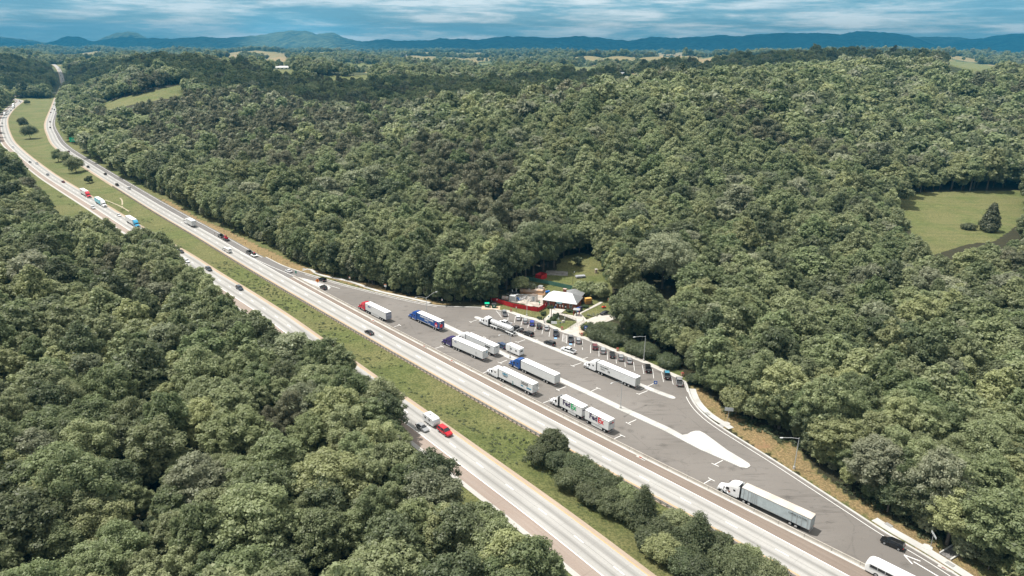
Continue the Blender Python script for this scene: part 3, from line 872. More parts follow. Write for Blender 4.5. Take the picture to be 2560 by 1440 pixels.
# car stalls: the ends of each painted line in the photograph
STALL = [((1440 + 290/8, 780 + 660/8), (1440 + 290/8, 780 + 822/8)), ((1440 + 125/8, 780 + 595/8), (1440 + 130/8, 780 + 758/8)),
         ((1440 + 455/8, 780 + 715/8), (1440 + 460/8, 780 + 890/8)), ((1440 + 620/8, 780 + 790/8), (1440 + 632/8, 780 + 958/8)),
         ((1440 + 795/8, 780 + 855/8), (1440 + 807/8, 780 + 1030/8)), ((1440 + 970/8, 780 + 925/8), (1440 + 985/8, 780 + 1100/8)),
         ((1440 + 1150/8, 780 + 1000/8), (1440 + 1170/8, 780 + 1172/8)), ((1440 + 1325/8, 780 + 1060/8), (1440 + 1358/8, 780 + 1242/8)),
         ((1440 + 1530/8, 780 + 1140/8), (1440 + 1555/8, 780 + 1325/8)), ((1440 + 1710/8, 780 + 1205/8), (1440 + 1752/8, 780 + 1403/8)),
         ((1440 + 1905/8, 780 + 1285/8), (1440 + 1945/8, 780 + 1450/8)), ((1440 + 2150/8, 780 + 1370/8), (1440 + 2230/8, 780 + 1600/8)),
         ((1200 + 345/8.52, 700 + 650/8.52), (1200 + 458/8.52, 700 + 795/8.52)), ((1200 + 610/8.52, 700 + 715/8.52), (1200 + 592/8.52, 700 + 855/8.52)),
         ((1200 + 755/8.52, 700 + 770/8.52), (1200 + 732/8.52, 700 + 910/8.52)), ((1200 + 905/8.52, 700 + 830/8.52), (1200 + 873/8.52, 700 + 968/8.52)),
         ((1200 + 1045/8.52, 700 + 890/8.52), (1200 + 1017/8.52, 700 + 1025/8.52)), ((1200 + 1190/8.52, 700 + 940/8.52), (1200 + 1165/8.52, 700 + 1085/8.52)),
         ((1200 + 1345/8.52, 700 + 1000/8.52), (1200 + 1318/8.52, 700 + 1150/8.52)), ((1200 + 1495/8.52, 700 + 1050/8.52), (1200 + 1470/8.52, 700 + 1208/8.52)),
         ((1200 + 1770/8.52, 700 + 1145/8.52), (1200 + 1750/8.52, 700 + 1310/8.52)), ((1200 + 1850/8.52, 700 + 1180/8.52), (1200 + 1845/8.52, 700 + 1352/8.52)),
         ((1200 + 2020/8.52, 700 + 1240/8.52), (1200 + 2008/8.52, 700 + 1420/8.52)), ((1200 + 2185/8.52, 700 + 1290/8.52), (1200 + 2180/8.52, 700 + 1440/8.52))]
for a, b in STALL: pline(mk, P(*a), P(*b), .06)
for k in range(6):
    y = 1190 + k * 28
    pline(mk, P(1200 + 1768/8.52, 700 + (y - 25)/8.52), P(1200 + 1848/8.52, 700 + (y + 5)/8.52), .07, 0.0088)
for k in range(4):
    y = 690 + k * 26
    pline(mk, P(1200 + (375 + k * 22)/8.52, 700 + y/8.52), P(1200 + 440/8.52, 700 + y/8.52), .07, 0.0088)
# arrow on the ramp at the lower right
pline(mk, P(2284, 1404), P(2346, 1441), .13); pline(mk, P(2260, 1387), P(2281, 1410), .13, 0.0085); pline(mk, P(2260, 1387), P(2301, 1403), .13, 0.009)
tag(mk.build('parking_markings', MT['line']), kind='structure')
hb = MB()
for (x, y) in [(1389, 845.5), (1426.5, 860.5)]:
    p = P(x, y); hb.add([(p[0]-.5, p[1]-.6, .008), (p[0]+.5, p[1]-.6, .008), (p[0]+.5, p[1]+.6, .008), (p[0]-.5, p[1]+.6, .008)], [(0, 1, 2, 3)])
tag(hb.build('accessible_bay_marking', mat('blue_road_paint', (0.22, 0.42, 0.72), 0.7, var=.2, scale=4)), kind='structure')

# ---- walks and plazas
walkc = mat('pale_walk_concrete', (0.37, 0.345, 0.305), 0.9, color2=(0.47, 0.445, 0.40), scale=0.4, detail=8)
def zp(L, sx, ox, oy): return [P(ox + x / sx, oy + y / sx) for x, y in L]


i0, i1 = kn(1256, 778), kn(1712, 954)
ribbon('sidewalk', KERB_W, kz, -sgn * 0.34, -sgn * 1.9, 0.145, walkc, i0, i1)
sheet('plaza', zp([(1490, 600), (1830, 632), (1715, 715), (2005, 760), (2040, 690), (2130, 700), (2556, 470), (2620, 470), (2556, 520), (2150, 715), (2270, 850), (2600, 720), (2620, 830), (2270, 880), (2150, 970), (2110, 1150), (2200, 1262), (1990, 1190), (1700, 1095), (1840, 1050), (2060, 910), (2035, 860), (1760, 755), (1690, 740), (1500, 855), (1400, 920), (1420, 975), (1230, 880), (1330, 860), (1410, 790), (1480, 720)], 8.52, 1200, 700), 0.10, walkc, z0=-0.1)
sheet('service_road', zp([(2090, 1010), (2140, 960), (2320, 1060), (2130, 1150)], 8.52, 1200, 700), 0.105, mat('tan_paving', (0.43, 0.35, 0.26), .9, var=.1, scale=1), z0=-0.1)
sheet('service_road', [P(*q) for q in [(1466, 802), (1495, 789), (1520, 779), (1560, 790), (1530, 800), (1500, 812), (1472, 812)]], 0.09, walkc, z0=-0.1)
# yard floor of the building site behind the red fence
sheet('building_site_floor', zp([(450, 440), (640, 400), (800, 330), (1060, 300), (1330, 330), (1345, 540), (1250, 580), (1000, 520), (760, 480)], 8.52, 1200, 700), 0.03, mat('dusty_site_ground', (0.27, 0.235, 0.20), .95, color2=(0.46, 0.42, 0.37), scale=.5, detail=8))
sheet('pallet_slab', zp([(950, 530), (1040, 503), (1140, 560), (1060, 565)], 8.52, 1200, 700), 0.08, walkc, z0=0.0)
# concrete drainage channels behind the kerb
for nm, pts, w in [('drainage_channel', [(757, 676), (775, 673), (800, 687), (872, 703), (940, 726), (1000, 740), (1075, 757)], 0.75),
                   ('drainage_channel', [(1731, 972), (1737, 990), (1750, 1012), (1777, 1038), (1805, 1056), (1828, 1071)], 1.0),
                   ('drainage_channel', [(2186, 1298), (2230, 1326), (2290, 1360), (2350, 1396), (2420, 1440), (2470, 1475)], 1.05)]:
    l = smooth_line([P(*q) for q in pts], 2.5)
    tag(wall_along(nm, l, [(-w, -0.1), (-w, 0.07), (0, 0.02), (w, 0.07), (w, -0.1)], islc), kind='structure')
# dirt gutter strip beside the kerb: median footpaths worn in the grass
for pts in ([(262, 498), (283, 505), (304, 514), (322, 525)], [(300, 493), (305, 500), (304, 516)]):
    l = smooth_line([P(*q) for q in pts], 2.0); tt, nn = normals(l); k2 = MB(); rr = []
    z = G(l[:, 0], l[:, 1]) + 0.10
    rr = [[(*(l[k] + nn[k] * .45), z[k]), (*(l[k] - nn[k] * .45), z[k])] for k in range(len(l))]
    k2.loft(rr, closed=False, cap=False)
    tag(k2.build('worn_footpath', mat('bare_path_soil', (.36, .31, .22), .95)), kind='structure')

# drain inlets on the asphalt shoulder by the barrier
first = None
for (x, y, lab) in [(1254.5, 964, 'rusty red drain inlet on the shoulder below the blue-lettered white trailer'), (1131, 903, 'rusty drain inlet on the shoulder below the plain white trailer of the navy truck'), (934, 802, 'rusty drain inlet on the shoulder beside the red-cab truck'), (1062, 866.5, 'rusty drain inlet on the shoulder between the blue and navy trucks'), (1604, 1145.5, 'rusty drain inlet on the shoulder beyond the double parcel trailers'), (2366, 1423, 'rusty red drain inlet by the kerb at the lower right corner')]:
    p = P(x, y)
    r = thing('drain_inlet', (p[0], p[1], 0.018), math.atan2(-.74, .67), lab, 'drain', 'drain inlets set in the asphalt')
    MB().box(-1.6, 1.3, -.42, .42, 0, .03).build('apron', MT['kerb'], r)
    MB().box(-.85, .05, -.26, .26, .03, .05).build('grate', mat('rusty_grate', (.25, .06, .03), .9), r)
    MB().box(.1, 1.25, -.16, .12, .031, .045).build('slot', MT['dark'], r)

# ================================================================ LAMP POSTS
MT['pole'] = mat('pale_pole_metal', (.46, .47, .47), .45, var=.06, scale=1.5)
def lamp_post(x, y, h, arms, lab, colr='pole', base=0.35, z=0.0, name='lamp_post', up=1.4):
    p = P(x, y, z)
    r = thing(name, (p[0], p[1], z), 0, lab, 'lamp post', 'lamp posts')
    m = MT[colr]
    MB().cyl((0, 0, -.3), (0, 0, .7), base, base * .9, 10).build('base', MT['kerb'], r)
    MB().cyl((0, 0, 0.6), (0, 0, h), .12, .08, 8).build('pole', m, r)
    for ang, ln in arms:
        dx, dy = math.cos(ang), math.sin(ang)
        a = MB().tube([(0, 0, h - .25), (dx*ln*.45, dy*ln*.45, h + up*.45), (dx*ln*.8, dy*ln*.8, h + up*.8), (dx*ln, dy*ln, h + up*.85)], .06, 6)
        ao = a.build('arm', m, r)
        c0 = Vector((dx*ln, dy*ln, h + up*.85))
        hd = MB(); pr = Vector((-dy, dx, 0)); dv = Vector((dx, dy, 0))
        rings = []
        for t, w, zt, zb in ((-.1, .07, .05, -.03), (.12, .17, .09, -.06), (.6, .19, .08, -.08), (.85, .10, .03, -.05)):
            c = c0 + dv * t
            rings.append([c + pr*w + Vector((0, 0, zb)), c - pr*w + Vector((0, 0, zb)), c - pr*w*.6 + Vector((0, 0, zt)), c + pr*w*.6 + Vector((0, 0, zt))])
        hd.loft(rings).build('lamp_head', MT['white'], ao)
    return r


# arm directions were read off the photograph: across the lanes
A0 = math.atan2(P(1560, 960, 9)[1] - P(1524, 961, 9)[1], 36 * .1)
RA = math.atan2(.673, .74)       # towards the parking side
LA = RA + math.pi
lamp_post(1551, 1021, 9.0, [(RA, 4.6), (LA, 4.6)], 'tall double-arm grey lamp post on the long island beside the parcel trailers')
lamp_post(1275, 895.5, 9.0, [(RA, 4.6), (LA, 4.6)], 'double-arm grey lamp post on the island in front of the white travel trailer')
lamp_post(1067.5, 796, 9.0, [(RA, 4.6), (LA, 4.6)], 'double-arm grey lamp post behind the blue trailer near the lot entrance')
lamp_post(1609, 902, 9.4, [(math.radians(195), 3.8)], 'single-arm grey lamp post on the grass strip in front of the round hedge', up=.1)
lamp_post(1317, 790, 9.2, [(math.radians(178), 3.6)], 'single-arm grey lamp post in front of the red fence', up=.1)
lamp_post(1985, 1171.5, 9.2, [(math.radians(182), 4.2)], 'single-arm grey lamp post on the straw bank beside the exit ramp', up=.1)
lamp_post(1431, 735, 9.0, [(math.radians(75), 2.6)], 'dark single-arm lamp post behind the brick building', colr='dark', up=.5, base=.2)
MT['wood'] = mat('dark_pole_wood', (.05, .04, .035), .9)
pp = P(1377.5, 811)
r = thing('wooden_pole', (pp[0], pp[1], 0), 0, 'bare dark wooden pole rising from the clipped hedge in front of the entrance', 'pole')
MB().cyl((0, 0, -.2), (0, 0, 8.6), .16, .11, 8).build('shaft', MT['wood'], r)
MB().box(-.2, .2, -.12, .12, 8.1, 8.6).build('cap', MT['dark'], r)

# ================================================================ SIGNS
FONT_CACHE = {}
def text_obj(s, size, m, parent, loc, rot, name='lettering', bold=0.0, sx=1.0, align='CENTER', label=None):
    cu = bpy.data.curves.new('t', 'FONT'); cu.body = s; cu.size = size; cu.align_x = align; cu.align_y = 'CENTER'
    cu.offset = bold; cu.extrude = 0.006; cu.resolution_u = 2
    t = bpy.data.objects.new('t', cu); COL.objects.link(t)
    dg = bpy.context.evaluated_depsgraph_get()
    me = bpy.data.meshes.new_from_object(t.evaluated_get(dg)); bpy.data.objects.remove(t); bpy.data.curves.remove(cu)
    me.name = name; me.materials.clear(); me.materials.append(m)
    o = bpy.data.objects.new(name, me); COL.objects.link(o); o.parent = parent
    o.location = loc; o.rotation_euler = rot; o.scale = (sx, 1, 1)
    CH.setdefault(parent.name, []).append(o)
    if label: o['label'] = label
    return o


def sign(name, x, y, face, w, h, zc, color, lab, cat='sign', post_h=None, posts=(0,), shape='rect', texts=(), z=0.0, border=None, pm='steel', thick=.06):
    """face: heading the sign looks towards"""
    p = P(x, y, z)
    r = thing(name, (p[0], p[1], z), face - math.pi/2 + math.pi, lab, cat)   # local -Y looks at the reader
    for px_ in posts:
        MB().cyl((px_, 0, -.2), (px_, 0, zc + h*.3), .06, .06, 6).build('post', MT[pm], r)
    b = MB()
    y0, y1 = -.07 - thick, -.07
    if shape == 'rect': b.box(-w/2, w/2, y0, y1, zc - h/2, zc + h/2)
    else:
        q = [(0, zc - h/2), (w/2, zc), (0, zc + h/2), (-w/2, zc)]
        b.loft([[(a, y0, c_) for a, c_ in q], [(a, y1, c_) for a, c_ in q]])
    pn = b.build('panel', color, r)
    for (s, size, tz, tm, bold) in texts:
        text_obj(s, size, tm, pn, (0, y0 - .012, zc + tz), (math.pi/2, 0, 0), bold=bold)
    return r, pn


green = mat('green_sign_sheeting', (0.0, 0.46, 0.25), .45); blue = mat('blue_sign_sheeting', (0.02, 0.10, 0.42), .45)
orange = mat('orange_sign_sheeting', (0.85, 0.22, 0.01), .45); wsign = mat('white_sign_sheeting', (.75, .77, .76), .45)
gsign = mat('dull_sign_face', (.42, .45, .46), .5); blk = mat('black_lettering', (.012, .012, .014), .6); wlet = mat('white_lettering', (.78, .79, .78), .5)
CAMD = lambda x, y: math.atan2(-P(x, y)[1], -P(x, y)[0])
r, pn = sign('highway_sign', 187, 361, math.radians(-62), 8.2, 4.6, 5.2, green, 'large green highway sign with white lettering at the edge of the wood', posts=(-3, 3), texts=(('Rest Area', 1.2, .4, wlet, .03), ('NEXT RIGHT', .9, -1.2, wlet, .02)), cat='road sign')
MB().box(-1.7, 1.7, -.13, -.07, 7.52, 8.6).build('upper_panel', green, r)
MB().cyl((2.9, -.16, 6.6), (2.9, -.13, 6.6), .42, .42, 12).build('emblem', wlet, pn)
r, pn = sign('diamond_warning_sign', 795, 717, math.radians(-95), 1.9, 1.9, 3.0, orange, 'orange diamond warning sign standing on the white gore island', shape='d', cat='road sign')
MB().box(-.14, .14, -.145, -.132, 2.55, 3.45).build('symbol', blk, pn)
sign('exit_marker_sign', 741, 691, math.radians(-110), .95, 1.3, 2.2, mat('dull_green_sign', (.10, .28, .22), .5), 'small dull green marker sign at the tip of the gore', cat='road sign')
r, pn = sign('notice_sign', 964, 725, math.radians(-100), 1.1, 1.3, 2.2, wsign, 'white sign with an orange top by the straw verge of the entrance ramp', cat='road sign')
MB().box(-.55, .55, -.14, -.131, 2.5, 2.84).build('orange_band', orange, pn)
r, pn = sign('notice_sign', 875, 704, math.radians(-100), .8, .95, 1.9, wsign, 'small white and orange sign half hidden in weeds at the forest edge', cat='road sign')
MB().box(-.4, .4, -.14, -.131, 2.1, 2.37).build('orange_band', orange, pn)
sign('notice_sign', 1021.5, 739, math.radians(-100), .5, .6, 2.2, wsign, 'tiny plain white sign on a dark post beside the wooded verge', pm='dark', cat='road sign')
r, pn = sign('prohibition_sign', 1105.5, 761, math.radians(-105), .55, .7, 2.1, wsign, 'small white and red sign on a brown post left of the green waste bins', pm='wood', cat='road sign')
MB().cyl((0, -.145, 2.1), (0, -.131, 2.1), .22, .22, 10).build('red_disc', MT['red_light'], pn)
r, pn = sign('information_sign', 1637, 977, math.radians(-95), 1.1, 1.1, 3.0, blue, 'blue sign with a white symbol on the end of the second island', cat='road sign')
MB().box(-.25, .25, -.145, -.131, 2.75, 3.25).build('symbol', wlet, pn)
r, pn = sign('information_sign', 1463.5, 834, math.radians(-95), 1.25, 1.25, 2.6, blue, 'blue square sign on a post in front of the dark round hedge', cat='road sign')
MB().box(-.28, .28, -.145, -.131, 2.3, 2.9).build('symbol', wlet, pn)
MB().box(-.3, .3, -.14, -.08, 1.35, 1.8).build('lower_plate', wsign, r)
r, pn = sign('board_sign', 1819, 1053, math.radians(-100), 2.5, 1.15, 4.0, gsign, 'wide grey text board on one post standing on a concrete pad by the exit', texts=(('WRONG WAY', .34, .22, wlet, .01), ('DO NOT ENTER', .3, -.22, wlet, .01)), cat='road sign')
r, pn = sign('board_sign', 2326, 1367, math.radians(-10), 2.6, .5, 3.2, gsign, 'narrow grey board sign seen edge-on above a concrete pad at the lower right', cat='road sign')
for x, y in ((1816, 1059), (2318, 1368)):
    p = P(x, y); bm_ = [(p[0] + 1.0*math.cos(k*math.pi/4)*(1 if k % 2 else 1.15), p[1] + 1.1*math.sin(k*math.pi/4)) for k in range(8)]
    tag(sheet('sign_pad', bm_, 0.10, islc, z0=-.1), kind='structure')
for (x, y, lab) in [(538 + 0, 583, ''),]:
    pass
mk_posts = [(537.5, 588, 'leftmost thin brown marker post in the straw verge'), (560.5, 584, 'thin brown marker post with a small plate behind the black pickup'), (614, 613, 'thin brown marker post in the widest part of the straw verge'), (645, 633, 'thin brown marker post beside the trailer with the red machine'), (679, 648, 'thin brown marker post halfway down the straw slope'), (718, 664, 'last thin brown marker post before the drainage channel')]
for x, y, lab in mk_posts:
    p = P(x, y)
    r = thing('marker_post', (p[0], p[1], 0), 0, lab, 'post', 'marker posts along the straw verge')
    MB().cyl((0, 0, -.1), (0, 0, 1.6), .045, .04, 5).build('stem', MT['wood'], r)
    MB().box(-.16, .16, -.08, -.05, 1.1, 1.55).build('plate', mat('brown_plate', (.16, .06, .03), .8), r)

# ================================================================ REST BUILDING
def Pz(x, y, z=0.0): return P(x, y, z)
fa = P(1358.5, 765); fb = P(1439.5, 776.5)
bdir = (fb - fa) / np.linalg.norm(fb - fa); bang = math.atan2(bdir[1], bdir[0]); BL = float(np.linalg.norm(fb - fa))
b = thing('rest_building', (fa[0], fa[1], 0), bang, 'red brick rest-area building with a glare-bright metal hip roof and chimney', 'building')
EH = 3.0; BW = 8.4; OV = .55; RH = 5.9
wl = MB(); wl.box(0, BL, 0, BW, -.2, EH); walls = wl.build('wall', MT['brick'], b)
_rm = NB('sun_glare_roof'); _ob = _rm.n('ShaderNodeTexCoord').outputs['Object']; _sx = _rm.n('ShaderNodeSeparateXYZ', {0: _ob}).outputs[0]
_c = _rm.mix(_rm.noise(_ob, .9, 7, .65), (.50, .515, .52), (.64, .655, .66)); _c = _rm.mix(_rm.ramp(_rm.math('FRACT', _rm.math('DIVIDE', _sx, .6)), [(0, .6), (.12, 0)]), _c, (.33, .34, .35))
_rm.color(_c); _rm.b.inputs['Roughness'].default_value = .5; roofm = _rm.m
shing = mat('grey_plain_roof', (.17, .175, .18), .8, color2=(.24, .245, .25), scale=3)
rf = MB()
x0, x1, y0, y1 = -OV, BL + OV, -OV, BW + OV; yc = BW/2; hx = 3.6
R = [(x0, y0, EH), (x1, y0, EH), (x1, y1, EH), (x0, y1, EH), (x0 + hx, yc, RH), (x1 - hx, yc, RH), (x0, y0, EH - .18), (x1, y0, EH - .18), (x1, y1, EH - .18), (x0, y1, EH - .18)]
rf.mi = 0; rf.add(R, [(0, 1, 5, 4), (0, 4, 3), (0, 1, 7, 6), (3, 0, 6, 9)])  # front and left slopes: sun glare put into the roof colour
rf.mi = 1; rf.add(R, [(1, 2, 5), (2, 3, 4, 5), (1, 2, 8, 7), (2, 3, 9, 8), (6, 7, 8, 9)])  # other slopes of the same roof keep its plain grey
roof = rf.build('roof', [roofm, shing], b)
# rear wing with its own dark hip roof
wg = MB(); wg.box(BL*.42, BL - .6, BW, BW + 5.5, -.2, EH - .05); wg.build('rear_wing_wall', MT['brick'], b)
wr = MB(); xa, xb2, ya, yb = BL*.42 - .5, BL - .1, BW + OV + .01, BW + 6.2
wr.add([(xa, ya - 3.3, EH + .1), (xb2, ya - 3.3, EH + .1), (xb2, yb, EH + .02), (xa, yb, EH + .02), ((xa + xb2)/2 - .4, ya - 1.0, EH + 2.2), ((xa + xb2)/2 + .4, yb - 2.6, EH + 2.2)], [(0, 1, 5, 4), (1, 2, 5), (2, 3, 5), (3, 0, 4, 5), (0, 3, 2, 1)])
wr.build('rear_roof', shing, b)
ch = MB(); ch.box(BL*.50, BL*.50 + 1.25, yc + .2, yc + 1.2, RH - 1.2, RH + 1.15); cho = ch.build('chimney', MT['brick'], roof)
MB().box(BL*.50 - .1, BL*.50 + 1.35, yc + .1, yc + 1.3, RH + 1.152, RH + 1.3).build('chimney_cap', mat('chimney_mortar', (.45, .33, .29), .9), roof)


def window(x, z, w=1.0, h=1.55, yy=0.0, par=None):
    f = MB()
    f.box(x - w/2 - .12, x + w/2 + .12, yy - .07, yy - .01, z - .12, z); f.box(x - w/2 - .12, x + w/2 + .12, yy - .07, yy - .01, z + h, z + h + .12)
    f.box(x - w/2 - .12, x - w/2, yy - .07, yy - .01, z, z + h); f.box(x + w/2, x + w/2 + .12, yy - .07, yy - .01, z, z + h)
    f.box(x - .03, x + .03, yy - .065, yy - .01, z, z + h); f.box(x - w/2, x + w/2, yy - .064, yy - .01, z + h/2 - .03, z + h/2 + .03)
    o = f.build('window', MT['white'], par or b)
    MB().box(x - w/2, x + w/2, yy - .035, yy - .005, z, z + h).build('pane', MT['glass'], o)


window(BL*.14, .85); window(BL*.84, .85)
# entrance porch: shade of the recess painted as a flat dark panel
MB().box(BL*.34, BL*.60, -.03, -.004, 0, 2.55).build('porch_shade_panel', mat('painted_porch_shade', (.06, .035, .03), .9), b)
pcm = MT['brick']
for fx in (.325, .445, .535, .615):
    MB().box(BL*fx - .28, BL*fx + .28, -.45, -.035, 0, 2.6).build('porch_pier', pcm, b)
MB().box(BL*.31, BL*.63, -.47, -.036, 2.602, 2.98).build('porch_lintel', pcm, b)
so = MB().box(BL*.41, BL*.575, -.62, -.48, 2.3, 3.05).build('name_board', mat('pale_blue_board', (.16, .42, .52), .5), b)
text_obj('REST AREA', .42, wlet, so, (BL*.4925, -.632, 2.68), (math.pi/2, 0, 0), bold=.008)
for fx in (.40, .52, .60):
    MB().box(BL*fx - .22, BL*fx + .22, -.50, -.46, 1.1, 1.75).build('notice', MT['white'], b)
MB().box(BL*.655, BL*.655 + .9, -.06, -.012, 0, 2.1).build('door', MT['dark'], b)
MB().cyl((BL*.655 + .45, -.075, 1.1), (BL*.655 + .45, -.062, 1.1), .3, .3, 12).build('door_emblem', MT['white'], b)
for fx in (.2, .5): MB().cyl((BL*fx, .6, EH + .35), (BL*fx, .6, EH + .75), .16, .16, 8).build('roof_vent', MT['chrome'], b)
# ================================================================ VEHICLES
def tyre(parent, x, y, r=.36, w=.24, rim=MT['steel'], n=14):
    s = 1 if y > 0 else -1
    o = MB().cyl((x, y, r), (x, y - s*w, r), r, r, n).build('wheel', MT['black'], parent)
    m = MB(); m.cyl((x, y + s*.012, r), (x, y - s*.02, r), r*.58, r*.62, n); m.build('rim', rim, o)
    return o


def rounded(x, hw, z0, z1, k=.18):
    """8-point cross-section of a car body"""
    h = z1 - z0
    return [(x, -hw*.90, z0), (x, -hw, z0 + h*.3), (x, -hw*.99, z0 + h*.72), (x, -hw*.90, z1), (x, hw*.90, z1), (x, hw*.99, z0 + h*.72), (x, hw, z0 + h*.3), (x, hw*.90, z0)]


CARS = {
    # name: length, body stations (x, half width, z0, z1), glass (x0b, x1b, x0t, x1t, zb, zt, hwb, hwt)
    'sedan': (4.8, [(0, .74, .42, .82), (.12, .88, .30, .98), (.9, .92, .26, 1.02), (2.0, .92, .24, .98), (3.4, .92, .24, .95), (4.4, .88, .27, .80), (4.72, .80, .32, .66), (4.8, .70, .38, .58)], (.55, 3.55, 1.35, 2.65, .96, 1.44, .84, .62)),
    'suv': (4.75, [(0, .80, .45, .95), (.1, .92, .36, 1.12), (1.0, .95, .32, 1.15), (3.3, .95, .30, 1.12), (4.2, .92, .32, 1.02), (4.65, .85, .38, .88), (4.75, .75, .45, .75)], (.10, 3.55, .38, 2.75, 1.10, 1.72, .88, .70)),
    'van': (5.1, [(0, .84, .42, 1.0), (.1, .97, .32, 1.16), (1.0, .99, .28, 1.18), (3.7, .99, .27, 1.12), (4.6, .94, .30, .98), (5.0, .86, .36, .80), (5.1, .76, .42, .68)], (.08, 4.15, .25, 3.15, 1.12, 1.78, .92, .74)),
    'pickup': (5.85, [(0, .88, .55, .82), (.06, .95, .50, .86), (1.9, .97, .45, .86), (1.92, .97, .45, 1.18), (3.9, .97, .42, 1.16), (5.2, .95, .45, 1.10), (5.75, .90, .48, .98), (5.85, .82, .52, .82)], (1.95, 4.5, 2.1, 3.75, 1.16, 1.84, .88, .72)),
}


def make_car(kind, paint, label, cat='car', group=None, name=None, h_roof=None):
    Lc, st_, gl_ = CARS[kind]
    r = thing(name or {'sedan': 'car', 'suv': 'sport_utility_car', 'van': 'minivan', 'pickup': 'pickup_truck'}[kind], (0, 0, 0), 0, label, cat, group)
    body = MB().loft([rounded(x, hw, z0, z1) for x, hw, z0, z1 in st_])
    if kind == 'pickup':
        for s in (-1, 1): body.box(.03, 1.93, s*.95 - .07 if s < 0 else .88, -.88 if s < 0 else 1.02 - .07 + .0, .80, 1.16)
        body.box(.02, .10, -.88, .88, .80, 1.16)
    bo = body.build('body', paint, r, smooth=False)
    if kind == 'pickup':
        MB().box(.12, 1.9, -.86, .86, .862, .90).build('load_bed', MT['dark'], r)
    x0, x1, t0, t1, zb, zt, wb, wt_ = gl_
    g = MB(); g.loft([[(x0, -wb, zb), (x0, wb, zb), (x1, wb, zb), (x1, -wb, zb)], [(t0, -wt_, zt), (t0, wt_, zt), (t1, wt_, zt), (t1, -wt_, zt)]])
    g.build('window', MT['glass'], r)
    rf = MB(); rf.box(t0 - .06, t1 + .06, -wt_ - .03, wt_ + .03, zt - .02, zt + .045, .12, .08)
    for s in (-1, 1):   # pillars
        for (xb, xt) in ((x0, t0), ((x0 + x1)*.5 - .05, (t0 + t1)*.5 - .05), (x1, t1)):
            rf.loft([[(xb - .05, s*wb*1.0, zb), (xb + .07, s*wb*1.0, zb), (xb + .07, s*(wb + .02), zb), (xb - .05, s*(wb + .02), zb)], [(xt - .05, s*wt_, zt), (xt + .07, s*wt_, zt), (xt + .07, s*(wt_ + .025), zt), (xt - .05, s*(wt_ + .025), zt)]])
    rf.build('roof', paint, r)
    wx = {'sedan': (.95, 3.85), 'suv': (.90, 3.75), 'van': (1.0, 4.1), 'pickup': (1.2, 4.85)}[kind]
    rr = .39 if kind in ('suv', 'pickup') else .34
    hw = max(s_[1] for s_ in st_)
    for x in wx:
        for s in (-1, 1): tyre(r, x, s*(hw + .01), rr)
    zl = st_[1][3] - .18
    for s in (-1, 1):
        MB().box(-.015, .10, s*.80 - .11, s*.80 + .11, zl - .16, zl + .10).build('tail_light', MT['red_light'], r)
        xx = Lc - .25
        MB().box(xx - .1, xx + .17, s*.62 - .14, s*.62 + .14, st_[-2][3] - .17, st_[-2][3] - .03).build('headlight', MT['clear_light'], r)
    MB().box(-.03, .02, -.22, .22, st_[0][2] + .18, st_[0][2] + .34).build('number_plate', MT['white'], r)
    for s in (-1, 1):
        MB().box(x1 - .55, x1 - .38, s*(wb + .02) if s > 0 else -(wb + .24), (wb + .24) if s > 0 else -(wb + .02), zb + .02, zb + .18).build('mirror', paint, r)
    return r


_paints = {
    'silver': ((.42, .43, .44), .35, .55), 'grey': ((.16, .165, .17), .35, .4), 'dark': ((.030, .031, .034), .25, .2), 'black': ((.012, .012, .013), .2, 0),
    'white': ((.72, .73, .74), .3, 0), 'blue': ((.01, .035, .30), .3, .2), 'red': ((.42, .008, .02), .3, 0), 'maroon': ((.12, .012, .016), .3, .2), 'slate': ((.07, .085, .11), .3, .4), 'navy': ((.018, .05, .12), .3, .2), 'tan': ((.30, .26, .21), .35, .3), 'tealroof': ((.05, .22, .32), .4, 0),
}
PT = {k: mat(k + '_car_paint', c, r_, metal=m_, spec=.5, coat=.4) for k, (c, r_, m_) in _paints.items()}
_protos = {}


def put_car(kind, paint, px, py, heading, label, cat=None, group=None, z=0.0, rear=True, scale=1.0, xy=None):
    """px,py: ground under the rear bumper (or under the middle of the car)"""
    key = kind
    cat = cat or {'sedan': 'car', 'suv': 'suv', 'van': 'minivan', 'pickup': 'pickup truck'}[kind]
    if key not in _protos:
        o = make_car(kind, PT[paint], label, cat, group); _protos[key] = o
    else:
        o = copy_tree(_protos[key])
        if 'group' in o: del o['group']
    p = xy if xy is not None else P(px, py, z)
    Lc = CARS[kind][0]; off = 0 if rear else -Lc/2 * scale
    o.location = (p[0] + math.cos(heading)*off, p[1] + math.sin(heading)*off, z)
    o.rotation_euler = (0, 0, heading); o.scale = (scale,)*3
    tag(o, label, cat, group)
    for ch in CH[o.name]:
        if ch.name.split('.')[0] in ('body', 'roof', 'mirror'):
            ch.material_slots[0].link = 'OBJECT'; ch.material_slots[0].material = PT[paint]
    return o


